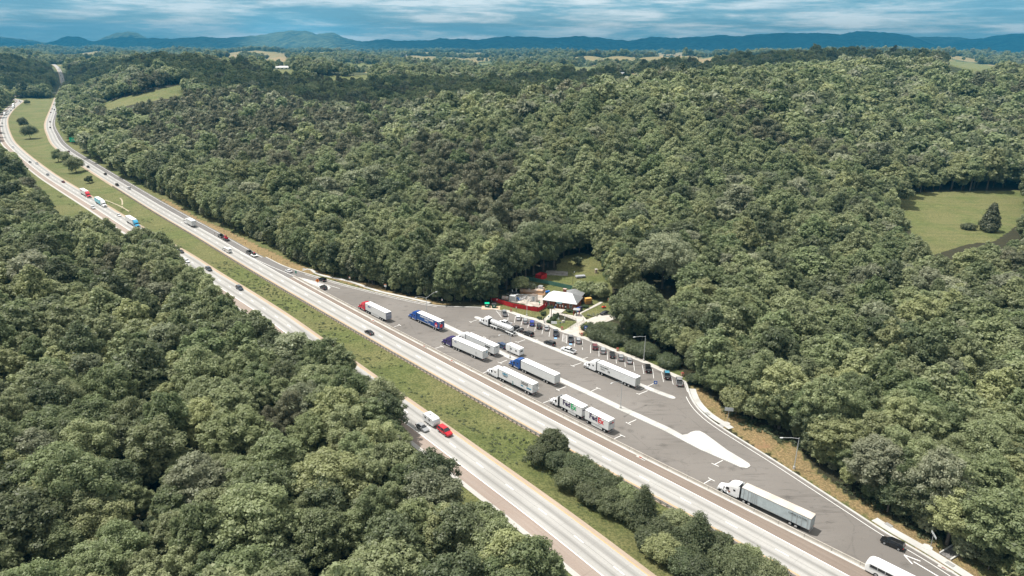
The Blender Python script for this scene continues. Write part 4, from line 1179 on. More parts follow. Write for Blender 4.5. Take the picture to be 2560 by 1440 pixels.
GP = 'vehicles parked nose-in along the sidewalk'
D = math.radians
for kind, pc, x, y, hd, lab in [
    ('pickup', 'silver', 1262.8, 793, D(97), 'white-silver pickup parked nearest the green waste bins, beside a hatched strip'),
    ('suv', 'white', 1295.6, 803, D(88), 'white car parked nose-in, third vehicle left of the bright blue one'.replace('third', 'second')),
    ('suv', 'silver', 1313, 811.5, D(88), 'silver tall car parked immediately left of the bright blue one'),
    ('suv', 'blue', 1330, 817, D(88), 'bright blue car parked nose-in between a silver and a black one'),
    ('suv', 'black', 1348, 824.5, D(88), 'black tall car parked immediately right of the bright blue one'),
    ('sedan', 'silver', 1366.6, 828.5, D(86), 'silver sedan parked nose-in at the foot of the entrance steps'),
    ('pickup', 'slate', 1389, 843.5, D(86), 'dark slate pickup parked alone on the accessible bay left of the hatching'),
    ('pickup', 'grey', 1426.5, 858, D(86), 'grey pickup parked immediately right of the white hatching'),
    ('suv', 'silver', 1446, 861.5, D(86), 'silver tall car parked right beside the grey pickup, below the blue square sign'),
    ('suv', 'maroon', 1487.5, 877, D(85), 'dark maroon car, leftmost of the five cars below the round hedge'),
    ('suv', 'silver', 1507.5, 887, D(84), 'pale silver car, second from left in the row of five below the hedge'),
    ('suv', 'dark', 1531, 897.5, D(84), 'charcoal car with red tail lights, middle of the row of five below the hedge'),
    ('suv', 'silver', 1552.5, 904.5, D(83), 'silver wagon, fourth from left in the row of five below the hedge'),
    ('sedan', 'silver', 1573.7, 912, D(83), 'silver sedan, rightmost of the row of five, left of the lamp post'),
    ('pickup', 'black', 1621, 934.5, D(83), 'black pickup parked alone to the right of the roadside lamp post'),
    ('pickup', 'dark', 1668.7, 951.5, D(82), 'dark pickup with a teal roof, second from the right end of the stalls'),
    ('pickup', 'silver', 1699, 968.5, D(81), 'silver pickup in the last stall at the right end of the row'),
]:
    o = put_car(kind, pc, x, y, hd, lab, group=GP)
    if 'teal roof' in lab:
        for ch in CH[o.name]:
            if ch.name.startswith('roof'): ch.material_slots[0].material = PT['tealroof']
HP = D(134)      # up the lanes, away from the camera
for kind, pc, x, y, hd, lab in [
    ('pickup', 'white', 1262, 812, D(150), 'white pickup driving past behind the tank trailer'),
    ('pickup', 'black', 1291, 826, D(146), 'black pickup partly hidden behind the rear of the tank trailer'),
    ('suv', 'black', 1320, 838, D(140), 'black tall car driving between the stalls and the second island, upper of the two'),
    ('suv', 'black', 1374, 862, D(138), 'black tall car driving beside the second island, lower of the two'),
    ('pickup', 'white', 1421, 880, D(140), 'white pickup driving up the aisle beside the second island'),
    ('suv', 'black', 2230, 1364, D(137), 'black tall car with silver side trim driving up the exit lane at the lower right'),
    ('suv', 'dark', 809, 722, D(132), 'charcoal tall car just passing the end of the white gore island'),
    ('suv', 'black', 806, 702, D(140), 'black tall car on the entrance ramp right behind the orange diamond sign'),
    ('sedan', 'white', 722, 680, D(135), 'white sedan on the entrance ramp above the gore tip'),
    ('sedan', 'dark', 923, 834, D(132), 'dark sedan alone on the near highway lane beside the barrier'),
    ('sedan', 'black', 1513, 786, D(205), 'black sedan parked on the service road behind the clipped hedges'),
]:
    put_car(kind, pc, x, y, hd, lab, rear=False)


def road_heading(line, xy, away):
    k = idx_at(line, xy); t, _ = normals(line)
    d = -t[k] if away else t[k]
    return math.atan2(d[1], d[0])


GN_ = 'vehicles on the near carriageway'; GS_ = 'vehicles on the far carriageway'
def P_far(x, y):
    """ground point when the road itself climbs"""
    z = 0.0
    for _ in range(12):
        p = P(x, y, z); k = idx_at(N_LINE, p); z = 0.6 * N_Z[k] + 0.4 * z
    return P(x, y, z), z


for kind, pc, x, y, lane, lab in [
    ('pickup', 'black', 296, 464, -1.83, 'black pickup on the divided highway just left of a white van'),
    ('van', 'white', 328, 472, 1.83, 'white van on the highway right beside a black pickup'),
    ('suv', 'dark', 266, 437, 1.83, 'small dark car on the highway just beyond the round median trees'),
    ('sedan', 'maroon', 173.5, 380, 1.83, 'dark red car on the highway above the round median trees'),
    ('suv', 'dark', 218, 419, -1.83, 'dark car almost hidden by the round median trees'),
    ('suv', 'dark', 131.5, 320, 1.2, 'dark car in the highway bend, nearest of the far cars'),
    ('suv', 'grey', 131, 305.5, 1.2, 'grey car in the highway bend, second of the far cars'),
    ('sedan', 'maroon', 132, 282, -1.8, 'small reddish car past the bend on the left lane'),
    ('suv', 'dark', 143, 275, 1.8, 'small dark car past the bend on the right lane'),
    ('sedan', 'grey', 134, 273, -1.8, 'small grey car past the bend on the left lane'),
    ('sedan', 'dark', 138, 261.5, -1.8, 'tiny dark car left of the wood edge on the straight'),
    ('suv', 'maroon', 149, 250, 1.8, 'tiny brown box-shaped vehicle close to the bright green trees'),
    ('suv', 'dark', 150.5, 230.5, -1.5, 'tiny black car before the crest, left lane'),
    ('suv', 'black', 158.5, 229, 1.8, 'tiny black car before the crest, right lane'),
    ('sedan', 'dark', 153, 226, -1.8, 'tiny dark car before the crest, behind another'),
    ('suv', 'white', 160, 221, 1.8, 'tiny white vehicle leading before the crest'),
]:
    p, zz = P_far(x, y); k = idx_at(N_LINE, p); t, n = normals(N_LINE)
    q = N_LINE[k] + n[k] * lane + t[k] * float((p - N_LINE[k]) @ t[k])
    put_car(kind, pc, 0, 0, road_heading(N_LINE, q, True), lab, group=GN_, rear=False, xy=q, z=float(N_Z[k]) + .02)
for j, dist in enumerate([1800, 1840, 1872, 1905, 1942, 1975, 2010, 2048, 2090, 2130, 2165, 2210, 2250]):
    k = int(np.argmin(np.abs(N_LINE[:, 1] - dist))); t, n = normals(N_LINE)
    for lane in ((-1.8, 1.8) if j % 3 else (1.8,)):
        q = N_LINE[k] + n[k] * lane + t[k] * rnd.uniform(-8, 8)
        put_car(['suv', 'van', 'sedan'][(j + int(lane > 0)) % 3], ['white', 'dark', 'silver', 'white', 'black'][(j*2 + int(lane > 0)) % 5], 0, 0, road_heading(N_LINE, q, True),
                'distant speck of a vehicle in the dense queue climbing the far hill', group='vehicles queued on the far hill', xy=q, rear=False, z=float(N_Z[k]) + .02)
for kind, pc, x, y, lane, lab in [
    ('suv', 'slate', 602, 723, 1.83, 'slate grey tall car on the left carriageway, nearest before the tree tops'),
    ('suv', 'slate', 527, 675, 1.83, 'slate grey tall car, further of the two alone on the left carriageway'),
    ('sedan', 'dark', 450, 632, 1.83, 'dark car emerging beside the tree tops on the left carriageway'),
    ('sedan', 'white', 296, 540, 1.83, 'white car following just behind the blue-cab truck'),
    ('pickup', 'white', 222, 523, -5.2, 'white pickup standing on the outer shoulder beside the tree tops'),
    ('sedan', 'maroon', 154, 457, 1.5, 'small red car behind the red-cab truck'),
    ('sedan', 'grey', 111, 439, -1.0, 'small grey car, third behind the red-cab truck'),
    ('sedan', 'silver', 83, 411, 1.8, 'small silver car further up the left carriageway, inner lane'),
    ('sedan', 'grey', 60, 408, -1.8, 'small grey car further up the left carriageway, outer lane'),
    ('suv', 'white', 23, 370, -1.8, 'white box-shaped van at the left edge in the bend'),
    ('sedan', 'grey', 8, 309, -1.8, 'small grey car at the very left edge of the picture'),
    ('sedan', 'silver', 15, 286, 1.8, 'small silver car beside the lorries at the left edge'),
    ('sedan', 'dark', 21, 277, 1.8, 'tiny dark car on the left bend below the lorries'),
    ('sedan', 'dark', 47, 256, 1.8, 'tiny dark car near the far end of the left carriageway, inner lane'),
    ('suv', 'dark', 41, 254, -1.8, 'tiny dark car near the far end of the left carriageway, outer lane'),
    ('suv', 'black', 57, 244, 1.0, 'tiny black car under the trees at the far end of the left carriageway'),
    ('sedan', 'silver', 1055, 1073, -1.83, 'blue-silver sedan half hidden by leaves beside the red car'),
    ('sedan', 'white', 466, 655, -1.83, 'white car glimpsed through the tree tops on the left carriageway'),
]:
    p = P(x, y); k = idx_at(S_LINE, p); t, n = normals(S_LINE)
    q = S_LINE[k] + n[k] * lane + t[k] * float((p - S_LINE[k]) @ t[k])
    put_car(kind, pc, 0, 0, road_heading(S_LINE, q, False), lab, group=GS_, rear=False, xy=q, z=.02)

# open doors of the grey pickup
# ---------------------------------------------------------------- lorries
def paint(name, c, rough=.3, metal=0, coat=.4): return mat(name, c, rough, metal=metal, spec=.5, coat=coat)


TR = {
    'red': paint('red_cab_paint', (.55, .006, .03)), 'blue': paint('blue_cab_paint', (.008, .07, .33)), 'navy': paint('violet_navy_cab_paint', (.022, .012, .11)),
    'blue2': paint('mid_blue_cab_paint', (.006, .07, .28)), 'white': paint('white_cab_paint', (.76, .77, .78)), 'cyan': paint('cyan_blue_cab_paint', (.02, .28, .48)),
}


def panel_mat(name, base, seam=1.22, dark=.55, w=.018, rough=.45, roofseam=True, var=.06):
    """trailer skin: thin upright seams every `seam` metres along the length"""
    m = NB(name); ob = m.n('ShaderNodeTexCoord').outputs['Object']; sp = m.n('ShaderNodeSeparateXYZ', {0: ob})
    f = m.math('FRACT', m.math('DIVIDE', sp.outputs[0], seam)); g = m.ramp(f, [(0.0, 1.0), (w / seam * 1.6, 0.0)])
    nz = m.noise(ob, .9, 7, .65)
    c = m.mix(m.ramp(nz, [(.3, 0), (.7, 1)]), tuple(k*(1 - var) for k in base), tuple(min(.9, k*(1 + var)) for k in base))
    c = m.mix(g, c, tuple(k*dark for k in base)); m.color(c)
    m.b.inputs['Roughness'].default_value = rough; m.b.inputs['Specular IOR Level'].default_value = .4
    return m.m


PAN = panel_mat('white_trailer_panel', (.66, .67, .67), 1.22)
PAN_B = panel_mat('blue_trailer_panel', (.012, .075, .27), 2.44, dark=.7)
PAN_GREY = panel_mat('weathered_grey_trailer_panel', (.42, .48, .50), .61, dark=.75, var=.14)
PAN_T = panel_mat('turquoise_trailer_panel', (.09, .46, .58), 1.22)
PAN_RIB = panel_mat('ribbed_white_trailer_panel', (.69, .70, .69), .36, dark=.72, w=.05)
ROOF_W = panel_mat('white_trailer_roof', (.78, .79, .79), .9, dark=.9, w=.06)
ROOF_TAN = mat('stained_tan_roof', (.44, .38, .32), .7, color2=(.55, .52, .48), scale=.28, detail=9)
DOOR_W = mat('white_trailer_door', (.60, .61, .61), .5, var=.06, scale=1); DOOR_G = mat('worn_grey_door', (.40, .42, .42), .6, var=.15, scale=2)
RIM = mat('polished_rim', (.62, .63, .63), .35, metal=.5)


def big_wheel(parent, x, y, w=.5, r=.51):
    s = 1 if y > 0 else -1
    o = MB().cyl((x, y, r), (x, y - s*w, r), r, r, 16).build('wheel', MT['black'], parent)
    m = MB(); m.cyl((x, y + s*.012, r), (x, y - s*.05, r), .29, .29, 12); m.mi = 1; m.cyl((x, y + s*.05, r), (x, y, r), .09, .09, 8)
    m.build('rim', [RIM, MT['steel']], o)


def tractor(r, F, pm, sleeper=True, tall=True, fair=True, roofz=3.95):
    """F: x of the front bumper"""
    back = 5.35 if sleeper else 3.2
    X = lambda d: F - d
    sec = lambda d, hw, z0, z1, k=.86: [(X(d), -hw, z0), (X(d), -hw, z0 + (z1 - z0)*.75), (X(d), -hw*k, z1), (X(d), hw*k, z1), (X(d), hw, z0 + (z1 - z0)*.75), (X(d), hw, z0)]
    hood = MB(); hood.loft([sec(.04, .62, .75, 1.25), sec(.14, .72, .62, 1.52, .8), sec(.9, .84, .62, 1.72, .8), sec(1.95, .98, .62, 2.0, .85)])
    for s in (-1, 1):
        ys = sorted((s*.72, s*1.22))
        hood.loft([[(X(.15), ys[0], .55), (X(.15), ys[1] if s > 0 else ys[1], .55), (X(.15), ys[1], 1.0), (X(.15), ys[0], 1.0)], [(X(.6), ys[0], .95), (X(.6), ys[1], .95), (X(.6), ys[1], 1.34), (X(.6), ys[0], 1.34)], [(X(1.7), ys[0], .95), (X(1.7), ys[1], .95), (X(1.7), ys[1], 1.42), (X(1.7), ys[0], 1.42)], [(X(2.2), ys[0], .55), (X(2.2), ys[1], .55), (X(2.2), ys[1], 1.35), (X(2.2), ys[0], 1.35)]])
    hood.build('hood', pm, r)
    cab = MB()
    if sleeper: prof = [(1.9, 1.02, .6, 1.98), (2.42, 1.12, .6, 2.78), (2.75, 1.18, .6, 3.12), (3.4, 1.24, .6, 3.6), (4.3, 1.26, .6, roofz - .08), (back, 1.27, .6, roofz)]
    else: prof = [(1.9, 1.02, .6, 1.98), (2.35, 1.12, .6, 2.72), (2.6, 1.16, .6, 3.0), (3.0, 1.2, .6, 3.55), (back, 1.22, .6, roofz)]
    cab.loft([sec(d, hw, z0, z1, .88) for d, hw, z0, z1 in prof])
    co = cab.build('cab', pm, r)
    # glass, standing slightly proud of the skin
    w = MB()
    e = .03
    w.loft([[(X(1.93) + e, -.84, 2.03), (X(1.93) + e, .84, 2.03), (X(1.93) + e + .01, .84, 2.03), (X(1.93) + e + .01, -.84, 2.03)], [(X(2.38) + e, -.92, 2.74), (X(2.38) + e, .92, 2.74), (X(2.38) + e + .01, .92, 2.74), (X(2.38) + e + .01, -.92, 2.74)]])
    w.build('windshield', MT['glass'], r)
    for s in (-1, 1):
        yy = sorted((s*1.19, s*1.265))
        MB().loft([[(X(2.15), yy[0], 1.75), (X(3.15), yy[0], 1.75), (X(3.15), yy[1], 1.75), (X(2.15), yy[1], 1.75)], [(X(2.42), yy[0], 2.4), (X(3.1), yy[0], 2.4), (X(3.1), yy[1], 2.4), (X(2.42), yy[1], 2.4)]]).build('side_window', MT['glass'], r)
        if sleeper: MB().box(X(4.75), X(4.2), *sorted((s*1.2, s*1.285)), 2.05, 2.55).build('sleeper_window', MT['glass'], r)
        MB().box(X(2.05), X(1.85), *sorted((s*1.42, s*1.68)), 1.7, 2.4).build('mirror', MT['dark'], r)
        MB().cyl((X(4.9 if sleeper else 3.2), s*1.0, .68), (X(2.75), s*1.0, .68), .31, .31, 10).build('fuel_tank', MT['chrome'], r)
        MB().box(X(.42), X(.1), *sorted((s*.78, s*1.1)), .98, 1.22).build('headlight', MT['clear_light'], r)
    MB().box(X(.06), X(-.02), -.55, .55, .75, 1.45).build('grille', MT['dark'], r)
    MB().box(X(.2), X(-.08), -1.2, 1.2, .38, .66).build('bumper', MT['chrome'], r)
    MB().box(X(back) - .03, X(back) - .005, -1.08, 1.08, .9, roofz - .35).build('cab_back_panel', MT['dark'], r)
    if fair:
        for s in (-1, 1): MB().box(X(back) - .42, X(back), *sorted((s*1.21, s*1.26)), .9, roofz - .12).build('side_fairing', pm, r)
    ch_ = MB(); ch_.box(X(8.9 if sleeper else 6.9), X(1.0), -.45, .45, .55, .95); ch_.box(X(back + .9), X(back + .1), -.7, .7, .95, 1.02)
    ch_.build('chassis', MT['dark'], r)
    for s in (-1, 1): big_wheel(r, X(1.3), s*1.18, .32)
    return back


def trailer(r, x0, x1, skin, roofm_, doorm, wheels, top=4.08, floor=1.15, skirt=None, legs=True, name='trailer_box', ribs=None, trim=None):
    b_ = MB(); b_.box(x0, x1, -1.3, 1.3, floor, top); bo = b_.build(name, skin, r)
    MB().box(x0 - .01, x1 + .01, -1.31, 1.31, top + .002, top + .035).build('trailer_roof', roofm_, r)
    rl = MB()
    for s in (-1, 1):
        rl.box(x0, x1, *sorted((s*1.302, s*1.325)), top - .14, top - .01)
        rl.box(x0, x1, *sorted((s*1.302, s*1.325)), floor, floor + .14)
    rl.build('side_rail', trim or MT['steel'], r)
    if ribs:
        rb = MB()
        for xx in ribs:
            for s in (-1, 1): rb.box(x0 + xx - .05, x0 + xx + .05, *sorted((s*1.302, s*1.35)), floor + .15, top - .15)
        rb.build('upright_ribs', MT['steel'], bo)
    dr = MB()
    for s in (-1, 1): dr.box(x0 - .05, x0 - .012, *sorted((s*.03, s*1.24)), floor + .06, top - .12)
    do = dr.build('rear_door', doorm, r)
    hg = MB()
    for yy in (-.9, -.35, .35, .9): hg.cyl((x0 - .07, yy, floor + .1), (x0 - .07, yy, top - .15), .025, .025, 6)
    for yy in (-1.28, 1.28): hg.box(x0 - .06, x0 - .012, yy - .04, yy + .04, floor, top - .02)
    hg.box(x0 - .06, x0 - .012, -1.3, 1.3, top - .11, top - .02)
    hg.build('lock_rods', MT['steel'], do)
    for xx, sides in wheels:
        for s in (-1, 1): big_wheel(r, xx, s*1.28, .56)
    if wheels:
        a, c_ = min(q[0] for q in wheels), max(q[0] for q in wheels)
        MB().box(a - .8, c_ + .8, -.55, .55, .6, floor - .01).build('axle_frame', MT['dark'], r)
        for s in (-1, 1): MB().box(a - .78, a - .75, *sorted((s*.72, s*1.28)), .22, floor - .05).build('mud_flap', MT['black'], r)
    gd = MB(); gd.box(x0 - .04, x0 + .06, -1.15, 1.15, .45, .57)
    for s in (-1, 1): gd.box(x0 - .02, x0 + .08, *sorted((s*.45, s*.53)), .57, floor - .01)
    gd.build('underride_guard', MT['steel'], r)
    for s in (-1, 1): MB().box(x0 - .075, x0 - .045, *sorted((s*.95, s*1.22)), floor - .22, floor - .05).build('tail_light', MT['red_light'], r)
    if legs:
        lg = MB()
        for s in (-1, 1): lg.box(x1 - 3.6, x1 - 3.42, *sorted((s*.8, s*.95)), .25, floor - .01)
        lg.build('landing_gear', MT['dark'], r)
    if skirt:
        for s in (-1, 1): MB().box(x0 + skirt[0], x0 + skirt[1], *sorted((s*1.24, s*1.28)), .38, floor - .005).build('side_skirt', skirt[2], r)
    return bo


def truck_root(name, fw, rr, lab, side=1, cat='truck', group='articulated lorries'):
    """fw: ground pixel of the front wheel, rr: ground pixel under the rear corner, both on the near side (side=+1: its left)"""
    A = P(*fw); B = P(*rr); h = math.atan2(A[1] - B[1], A[0] - B[0])
    nx, ny = -math.sin(h), math.cos(h)
    r = thing(name, (B[0] - nx*1.28*side, B[1] - ny*1.28*side, .01), h, lab, cat, group)
    return r, float(np.linalg.norm(A - B)) + 1.3


def side_text(par, s, x, z, size, m, bold=.03, sx=1.0, side=1, align='CENTER'):
    y = 1.335 * side
    text_obj(s, size, m, par, (x, y, z), (math.pi/2, 0, math.pi if side > 0 else 0), bold=bold, sx=sx, align=align)


purple = mat('dark_purple_lettering', (.035, .018, .07), .5); gex = mat('green_lettering', (.0, .36, .12), .5); rex = mat('red_lettering', (.62, .0, .01), .5)
bluel = mat('blue_lettering', (.02, .05, .24), .5); teal_l = mat('teal_lettering', (.02, .22, .36), .5)
GT = 'articulated lorries parked in the truck bays'

# red cab, white trailer with ribbed lower half
r, Lt = truck_root('semi_truck', (898.6, 772.8), (965.5, 806.7), 'red-cab lorry with a plain white trailer, the first beyond the lot entrance', group=GT)
tractor(r, Lt, TR['red']); bo = trailer(r, 0, Lt - 6.2, panel_mat('grey_white_trailer_panel', (.58, .59, .59), .61, dark=.85), ROOF_W, mat('grey_blue_door', (.22, .23, .29), .5, var=.1, scale=2), [(Lt - 8.4, 0), (Lt - 7.1, 0), (2.6, 0), (3.9, 0)], skirt=(5.0, 11.0, MT['white_dirty']))
side_text(bo, 'dixie', Lt - 9.2, 3.25, .95, bluel, sx=1.1)
MB().box(-.075, -.056, -.85, .85, 2.75, 3.15).build('door_banner', MT['white'], bo); text_obj('TRANSPORT', .3, bluel, bo, (-.085, 0, 2.95), (math.pi/2, 0, -math.pi/2), bold=.01)
# blue cab with blue lettered trailer
r, Lt = truck_root('semi_truck', (1024.7, 796.6), (1098, 830), 'blue-cab lorry with a blue trailer carrying white lettering and a red emblem', group=GT)
tractor(r, Lt, TR['blue']); bo = trailer(r, 0, Lt - 6.2, PAN_B, ROOF_W, mat('blue_door', (.02, .05, .15), .5, color2=(.05, .10, .22), scale=2), [(Lt - 8.4, 0), (Lt - 7.1, 0), (2.2, 0), (3.5, 0)], trim=MT['white_dirty'])
side_text(bo, 'SHERWIN-WILLIAMS', (Lt - 6.2)*.55, 3.25, 1.0, wlet, bold=.03, sx=.92)
side_text(bo, 'PAINTS', (Lt - 6.2)*.56, 2.35, .7, wlet, bold=.02); side_text(bo, '& coatings', (Lt - 6.2)*.46, 1.72, .42, wlet, bold=.01)
em = MB(); em.cyl((1.75, 1.325, 2.3), (1.75, 1.345, 2.3), .85, .85, 20).box(1.5, 2.0, 1.325, 1.343, 3.0, 3.45); em.build('red_emblem', rex, bo)
MB().cyl((1.75, 1.345, 2.15), (1.75, 1.36, 2.15), .42, .42, 14).build('emblem_patch', wlet, bo)
MB().cyl((-.055, .25, 2.2), (-.075, .25, 2.2), .72, .72, 16).build('door_emblem', rex, bo); MB().cyl((-.055, .7, 3.4), (-.072, .7, 3.4), .25, .25, 12).build('door_badge', wlet, bo)
# white cab behind, white trailer lettered ELSON
r, Lt = truck_root('semi_truck', (1143.5, 852), (1235, 893.5), 'white-cab lorry with black letters near the rear of its white trailer', group=GT)
tractor(r, Lt, TR['white']); bo = trailer(r, 0, Lt - 6.2, PAN, ROOF_W, DOOR_W, [(Lt - 8.4, 0), (Lt - 7.1, 0), (2.2, 0), (3.5, 0)])
side_text(bo, 'ELSON', 3.3, 3.0, .85, blk, bold=.05)
side_text(bo, 'TRANSPORT INC', 3.4, 2.25, .25, blk)
text_obj('ELSON', .34, blk, bo, (-.09, -.1, 3.5), (math.pi/2, 0, -math.pi/2), bold=.01)
# navy cab with white trailer
r, Lt = truck_root('semi_truck', (1108.6, 862), (1207, 905.6), 'dark violet-navy cab lorry with a white trailer, next to the barrier', group=GT)
tractor(r, Lt, TR['navy']); bo = trailer(r, 0, Lt - 6.2, PAN, ROOF_W, DOOR_W, [(Lt - 8.4, 0), (Lt - 7.1, 0), (Lt - 9.7, 0), (4.2, 0), (5.5, 0)])
side_text(bo, 'freight', Lt - 8.0, 3.35, .38, bluel)
MB().box(3.2, 3.5, 1.327, 1.34, 1.9, 2.9).build('placard', MT['steel'], bo); MB().box(-.075, -.056, -.8, -.3, 3.1, 3.5).build('door_decal', teal_l, bo)
# tank lorry
r, Lt = truck_root('tank_truck', (1202, 810.6), (1282.5, 843), 'white-cab tank lorry with a long shiny cylindrical tank', group=GT)
tractor(r, Lt, TR['white'], fair=False, roofz=3.5)
tk = MB(); n_ = 20; rings = []
for x, rad in [(1.55, .55), (1.65, .85), (1.85, 1.0), (2.2, 1.05), (Lt - 6.6, .98), (Lt - 6.35, .92), (Lt - 6.15, .75), (Lt - 6.08, .45)]:
    rings.append([(x, rad*math.cos(2*math.pi*k/n_), 2.45 + rad*math.sin(2*math.pi*k/n_)) for k in range(n_)])
tk.loft(rings); to = tk.build('tank', mat('polished_white_tank', (.74, .75, .76), .25, metal=.25, coat=.3), r, smooth=True)
bd = MB()
for x in np.arange(2.4, Lt - 6.6, 1.35): bd.cyl((x - .04, 0, 2.45), (x + .04, 0, 2.45), 1.08, 1.08, 20)
bd.build('tank_bands', MT['chrome'], to)
MB().box(1.8, Lt - 6.4, -.35, .35, .95, 1.42).build('tank_frame', MT['dark'], r)
pi = MB()
for s in (-1, 1): pi.tube([(2.2, s*.95, 1.4), (Lt - 7.0, s*.92, 1.4)], .07); pi.box(Lt - 9.8, Lt - 6.3, *sorted((s*.75, s*1.28)), 1.12, 1.18); pi.box(.2, 4.2, *sorted((s*.75, s*1.28)), 1.12, 1.18)
pi.box(Lt - 10.1, Lt - 9.8, .75, 1.28, .45, 1.18)
pi.build('fenders_and_hoses', MT['white'], r)
tp = MB(); tp.tube([(2.5, .2, 3.52), (Lt - 7, .2, 3.46)], .04); tp.tube([(2.5, -.2, 3.52), (Lt - 7, -.2, 3.46)], .04); tp.cyl((6.6, 0, 3.4), (6.6, 0, 3.72), .32, .32, 10)
tp.build('top_hatch', MT['chrome'], to)
for x in (1.0, 2.3, Lt - 8.4, Lt - 7.1):
    for s in (-1, 1): big_wheel(r, x, s*1.26, .56)
MB().box(0, .12, -1.2, 1.2, .5, 1.0).build('rear_bumper', MT['chrome'], r)
# blue cab, ribbed white trailer
r, Lt = truck_root('semi_truck', (1277, 917), (1386, 968), 'mid-blue-cab lorry with a white finely ribbed trailer', group=GT)
tractor(r, Lt, TR['blue2']); bo = trailer(r, 0, Lt - 6.2, PAN_RIB, ROOF_W, DOOR_W, [(Lt - 8.4, 0), (Lt - 7.1, 0), (3.3, 0), (4.6, 0)], skirt=(6.0, 6.2, MT['dark']))
# white lorry with blue logo
r, Lt = truck_root('semi_truck', (1221.5, 938), (1331, 992), 'white-cab lorry whose white trailer has a teal logo and blue stripes', group=GT)
tractor(r, Lt, TR['white'], roofz=3.8); bo = trailer(r, 0, Lt - 6.2, PAN, ROOF_W, DOOR_W, [(Lt - 8.4, 0), (Lt - 7.1, 0), (1.8, 0), (3.1, 0)])
side_text(bo, 'NEVO', Lt - 9.3, 3.15, 1.15, teal_l, bold=.05, sx=.8)
side_text(bo, 'LOGISTICS', Lt - 9.3, 2.45, .42, blk, bold=.015)
side_text(bo, 'DRIVERS WANTED', 3.5, 3.4, .36, blk); side_text(bo, 'CALL NOW TO APPLY', 3.5, 2.9, .3, blk)
MB().box(4.1, 5.2, 1.327, 1.342, 2.0, 2.35).box(.7, 2.6, 1.327, 1.342, 2.0, 2.4).build('blue_stripe', teal_l, bo)
MB().box(Lt*.40, Lt*.40 + .25, 1.327, 1.36, .75, 2.2).build('vertical_tag', mat('tag_green', (.08, .2, .2), .6), bo)
text_obj('OJ', .5, blk, bo, (-.09, -.65, 3.3), (math.pi/2, 0, -math.pi/2), bold=.01)
# double parcel trailers
r, Lt = truck_root('double_trailer_truck', (1380, 1013), (1520, 1086), 'white day-cab lorry pulling two short white parcel trailers with purple lettering', group=GT)
tractor(r, Lt, TR['white'], sleeper=False, roofz=3.75)
TLn = (Lt - 4.5 - 1.25) / 2
b2 = trailer(r, 0, TLn, PAN, ROOF_W, DOOR_W, [(1.4, 0), (TLn - 1.0, 0)], legs=False, skirt=(2.3, TLn - 2.6, MT['white_dirty']))
b1 = trailer(r, TLn + 1.25, 2*TLn + 1.25, PAN, ROOF_W, DOOR_W, [(TLn + 2.6, 0), (2*TLn + .3, 0), (2*TLn - 1.0, 0)], legs=False, skirt=(2.3, TLn - 3.4, MT['white_dirty']))
for bx, xc, cm in ((b2, TLn*.5, rex), (b1, TLn + 1.25 + TLn*.55, gex)):
    side_text(bx, 'Fed', xc - .35, 2.95, 2.25, purple, bold=.07, sx=.95, align='RIGHT'); side_text(bx, 'Ex', xc - .48, 2.95, 2.25, cm, bold=.07, sx=.95, align='LEFT')
    side_text(bx, 'Ground' if cm is gex else 'Express', xc - 1.1, 1.85, .3, MT['steel'])
text_obj('Fed', .75, purple, b2, (-.09, -.12, 3.15), (math.pi/2, 0, -math.pi/2), bold=.02, align='RIGHT'); text_obj('Ex', .75, rex, b2, (-.09, -.16, 3.15), (math.pi/2, 0, -math.pi/2), bold=.02, align='LEFT')
text_obj('FedEx', .7, purple, b1, (TLn + 1.25 - .09, .2, 3.1), (math.pi/2, 0, -math.pi/2), bold=.02)
MB().box(TLn, TLn + 1.3, -.3, .3, .85, 1.0).build('dolly', MT['dark'], r)
# white lorry in the second row
r, Lt = truck_root('semi_truck', (1464, 921.5), (1587, 975), 'white-cab lorry with two lines of black marks near the front of its trailer', group=GT)
tractor(r, Lt, TR['white'], roofz=4.0); bo = trailer(r, 0, Lt - 6.2, PAN, ROOF_W, mat('greyish_door', (.45, .46, .44), .5, var=.1, scale=2), [(Lt - 8.4, 0), (Lt - 7.1, 0), (2.6, 0), (4.0, 0)])
side_text(bo, 'USA SUMMIT', Lt - 9.3, 3.15, .62, blk, bold=.012); side_text(bo, 'NUCU', Lt - 8.7, 2.3, .6, blk, bold=.01)
MB().box(Lt - 11.7, Lt - 10.9, 1.327, 1.342, 2.05, 2.6).build('black_mark', blk, bo); MB().box(Lt - 11.5, Lt - 11.1, 1.343, 1.35, 2.2, 2.45).build('mark_centre', PAN, bo)
# nearest lorry: white cab, old grey trailer with tan roof
r, Lt = truck_root('semi_truck', (1803, 1232), (2021, 1336), 'white-cab lorry with an old grey ribbed trailer under a stained tan roof, nearest of all', group=GT)
tractor(r, Lt, TR['white'], roofz=3.95)
TL = Lt - 6.25
trailer(r, 0, TL, PAN_GREY, ROOF_TAN, DOOR_G, [(Lt - 8.4, 0), (Lt - 7.1, 0), (3.0, 0), (4.35, 0)], ribs=[.6, 1.9, 3.0, 4.1, TL - 3.9, TL - 3.45, TL - 3.0, TL - 2.55, TL - 1.75, TL - .65])
text_obj('CLIPPER LTD WRS', .6, blk, r, (2.9, 1.375, 3.3), (math.pi/2, 0, math.pi), bold=.005, sx=.9)
MB().box(Lt - 3.5, Lt - 2.9, 1.262, 1.285, 1.2, 1.6).build('door_decal', mat('brown_decal', (.25, .09, .04), .6), r)

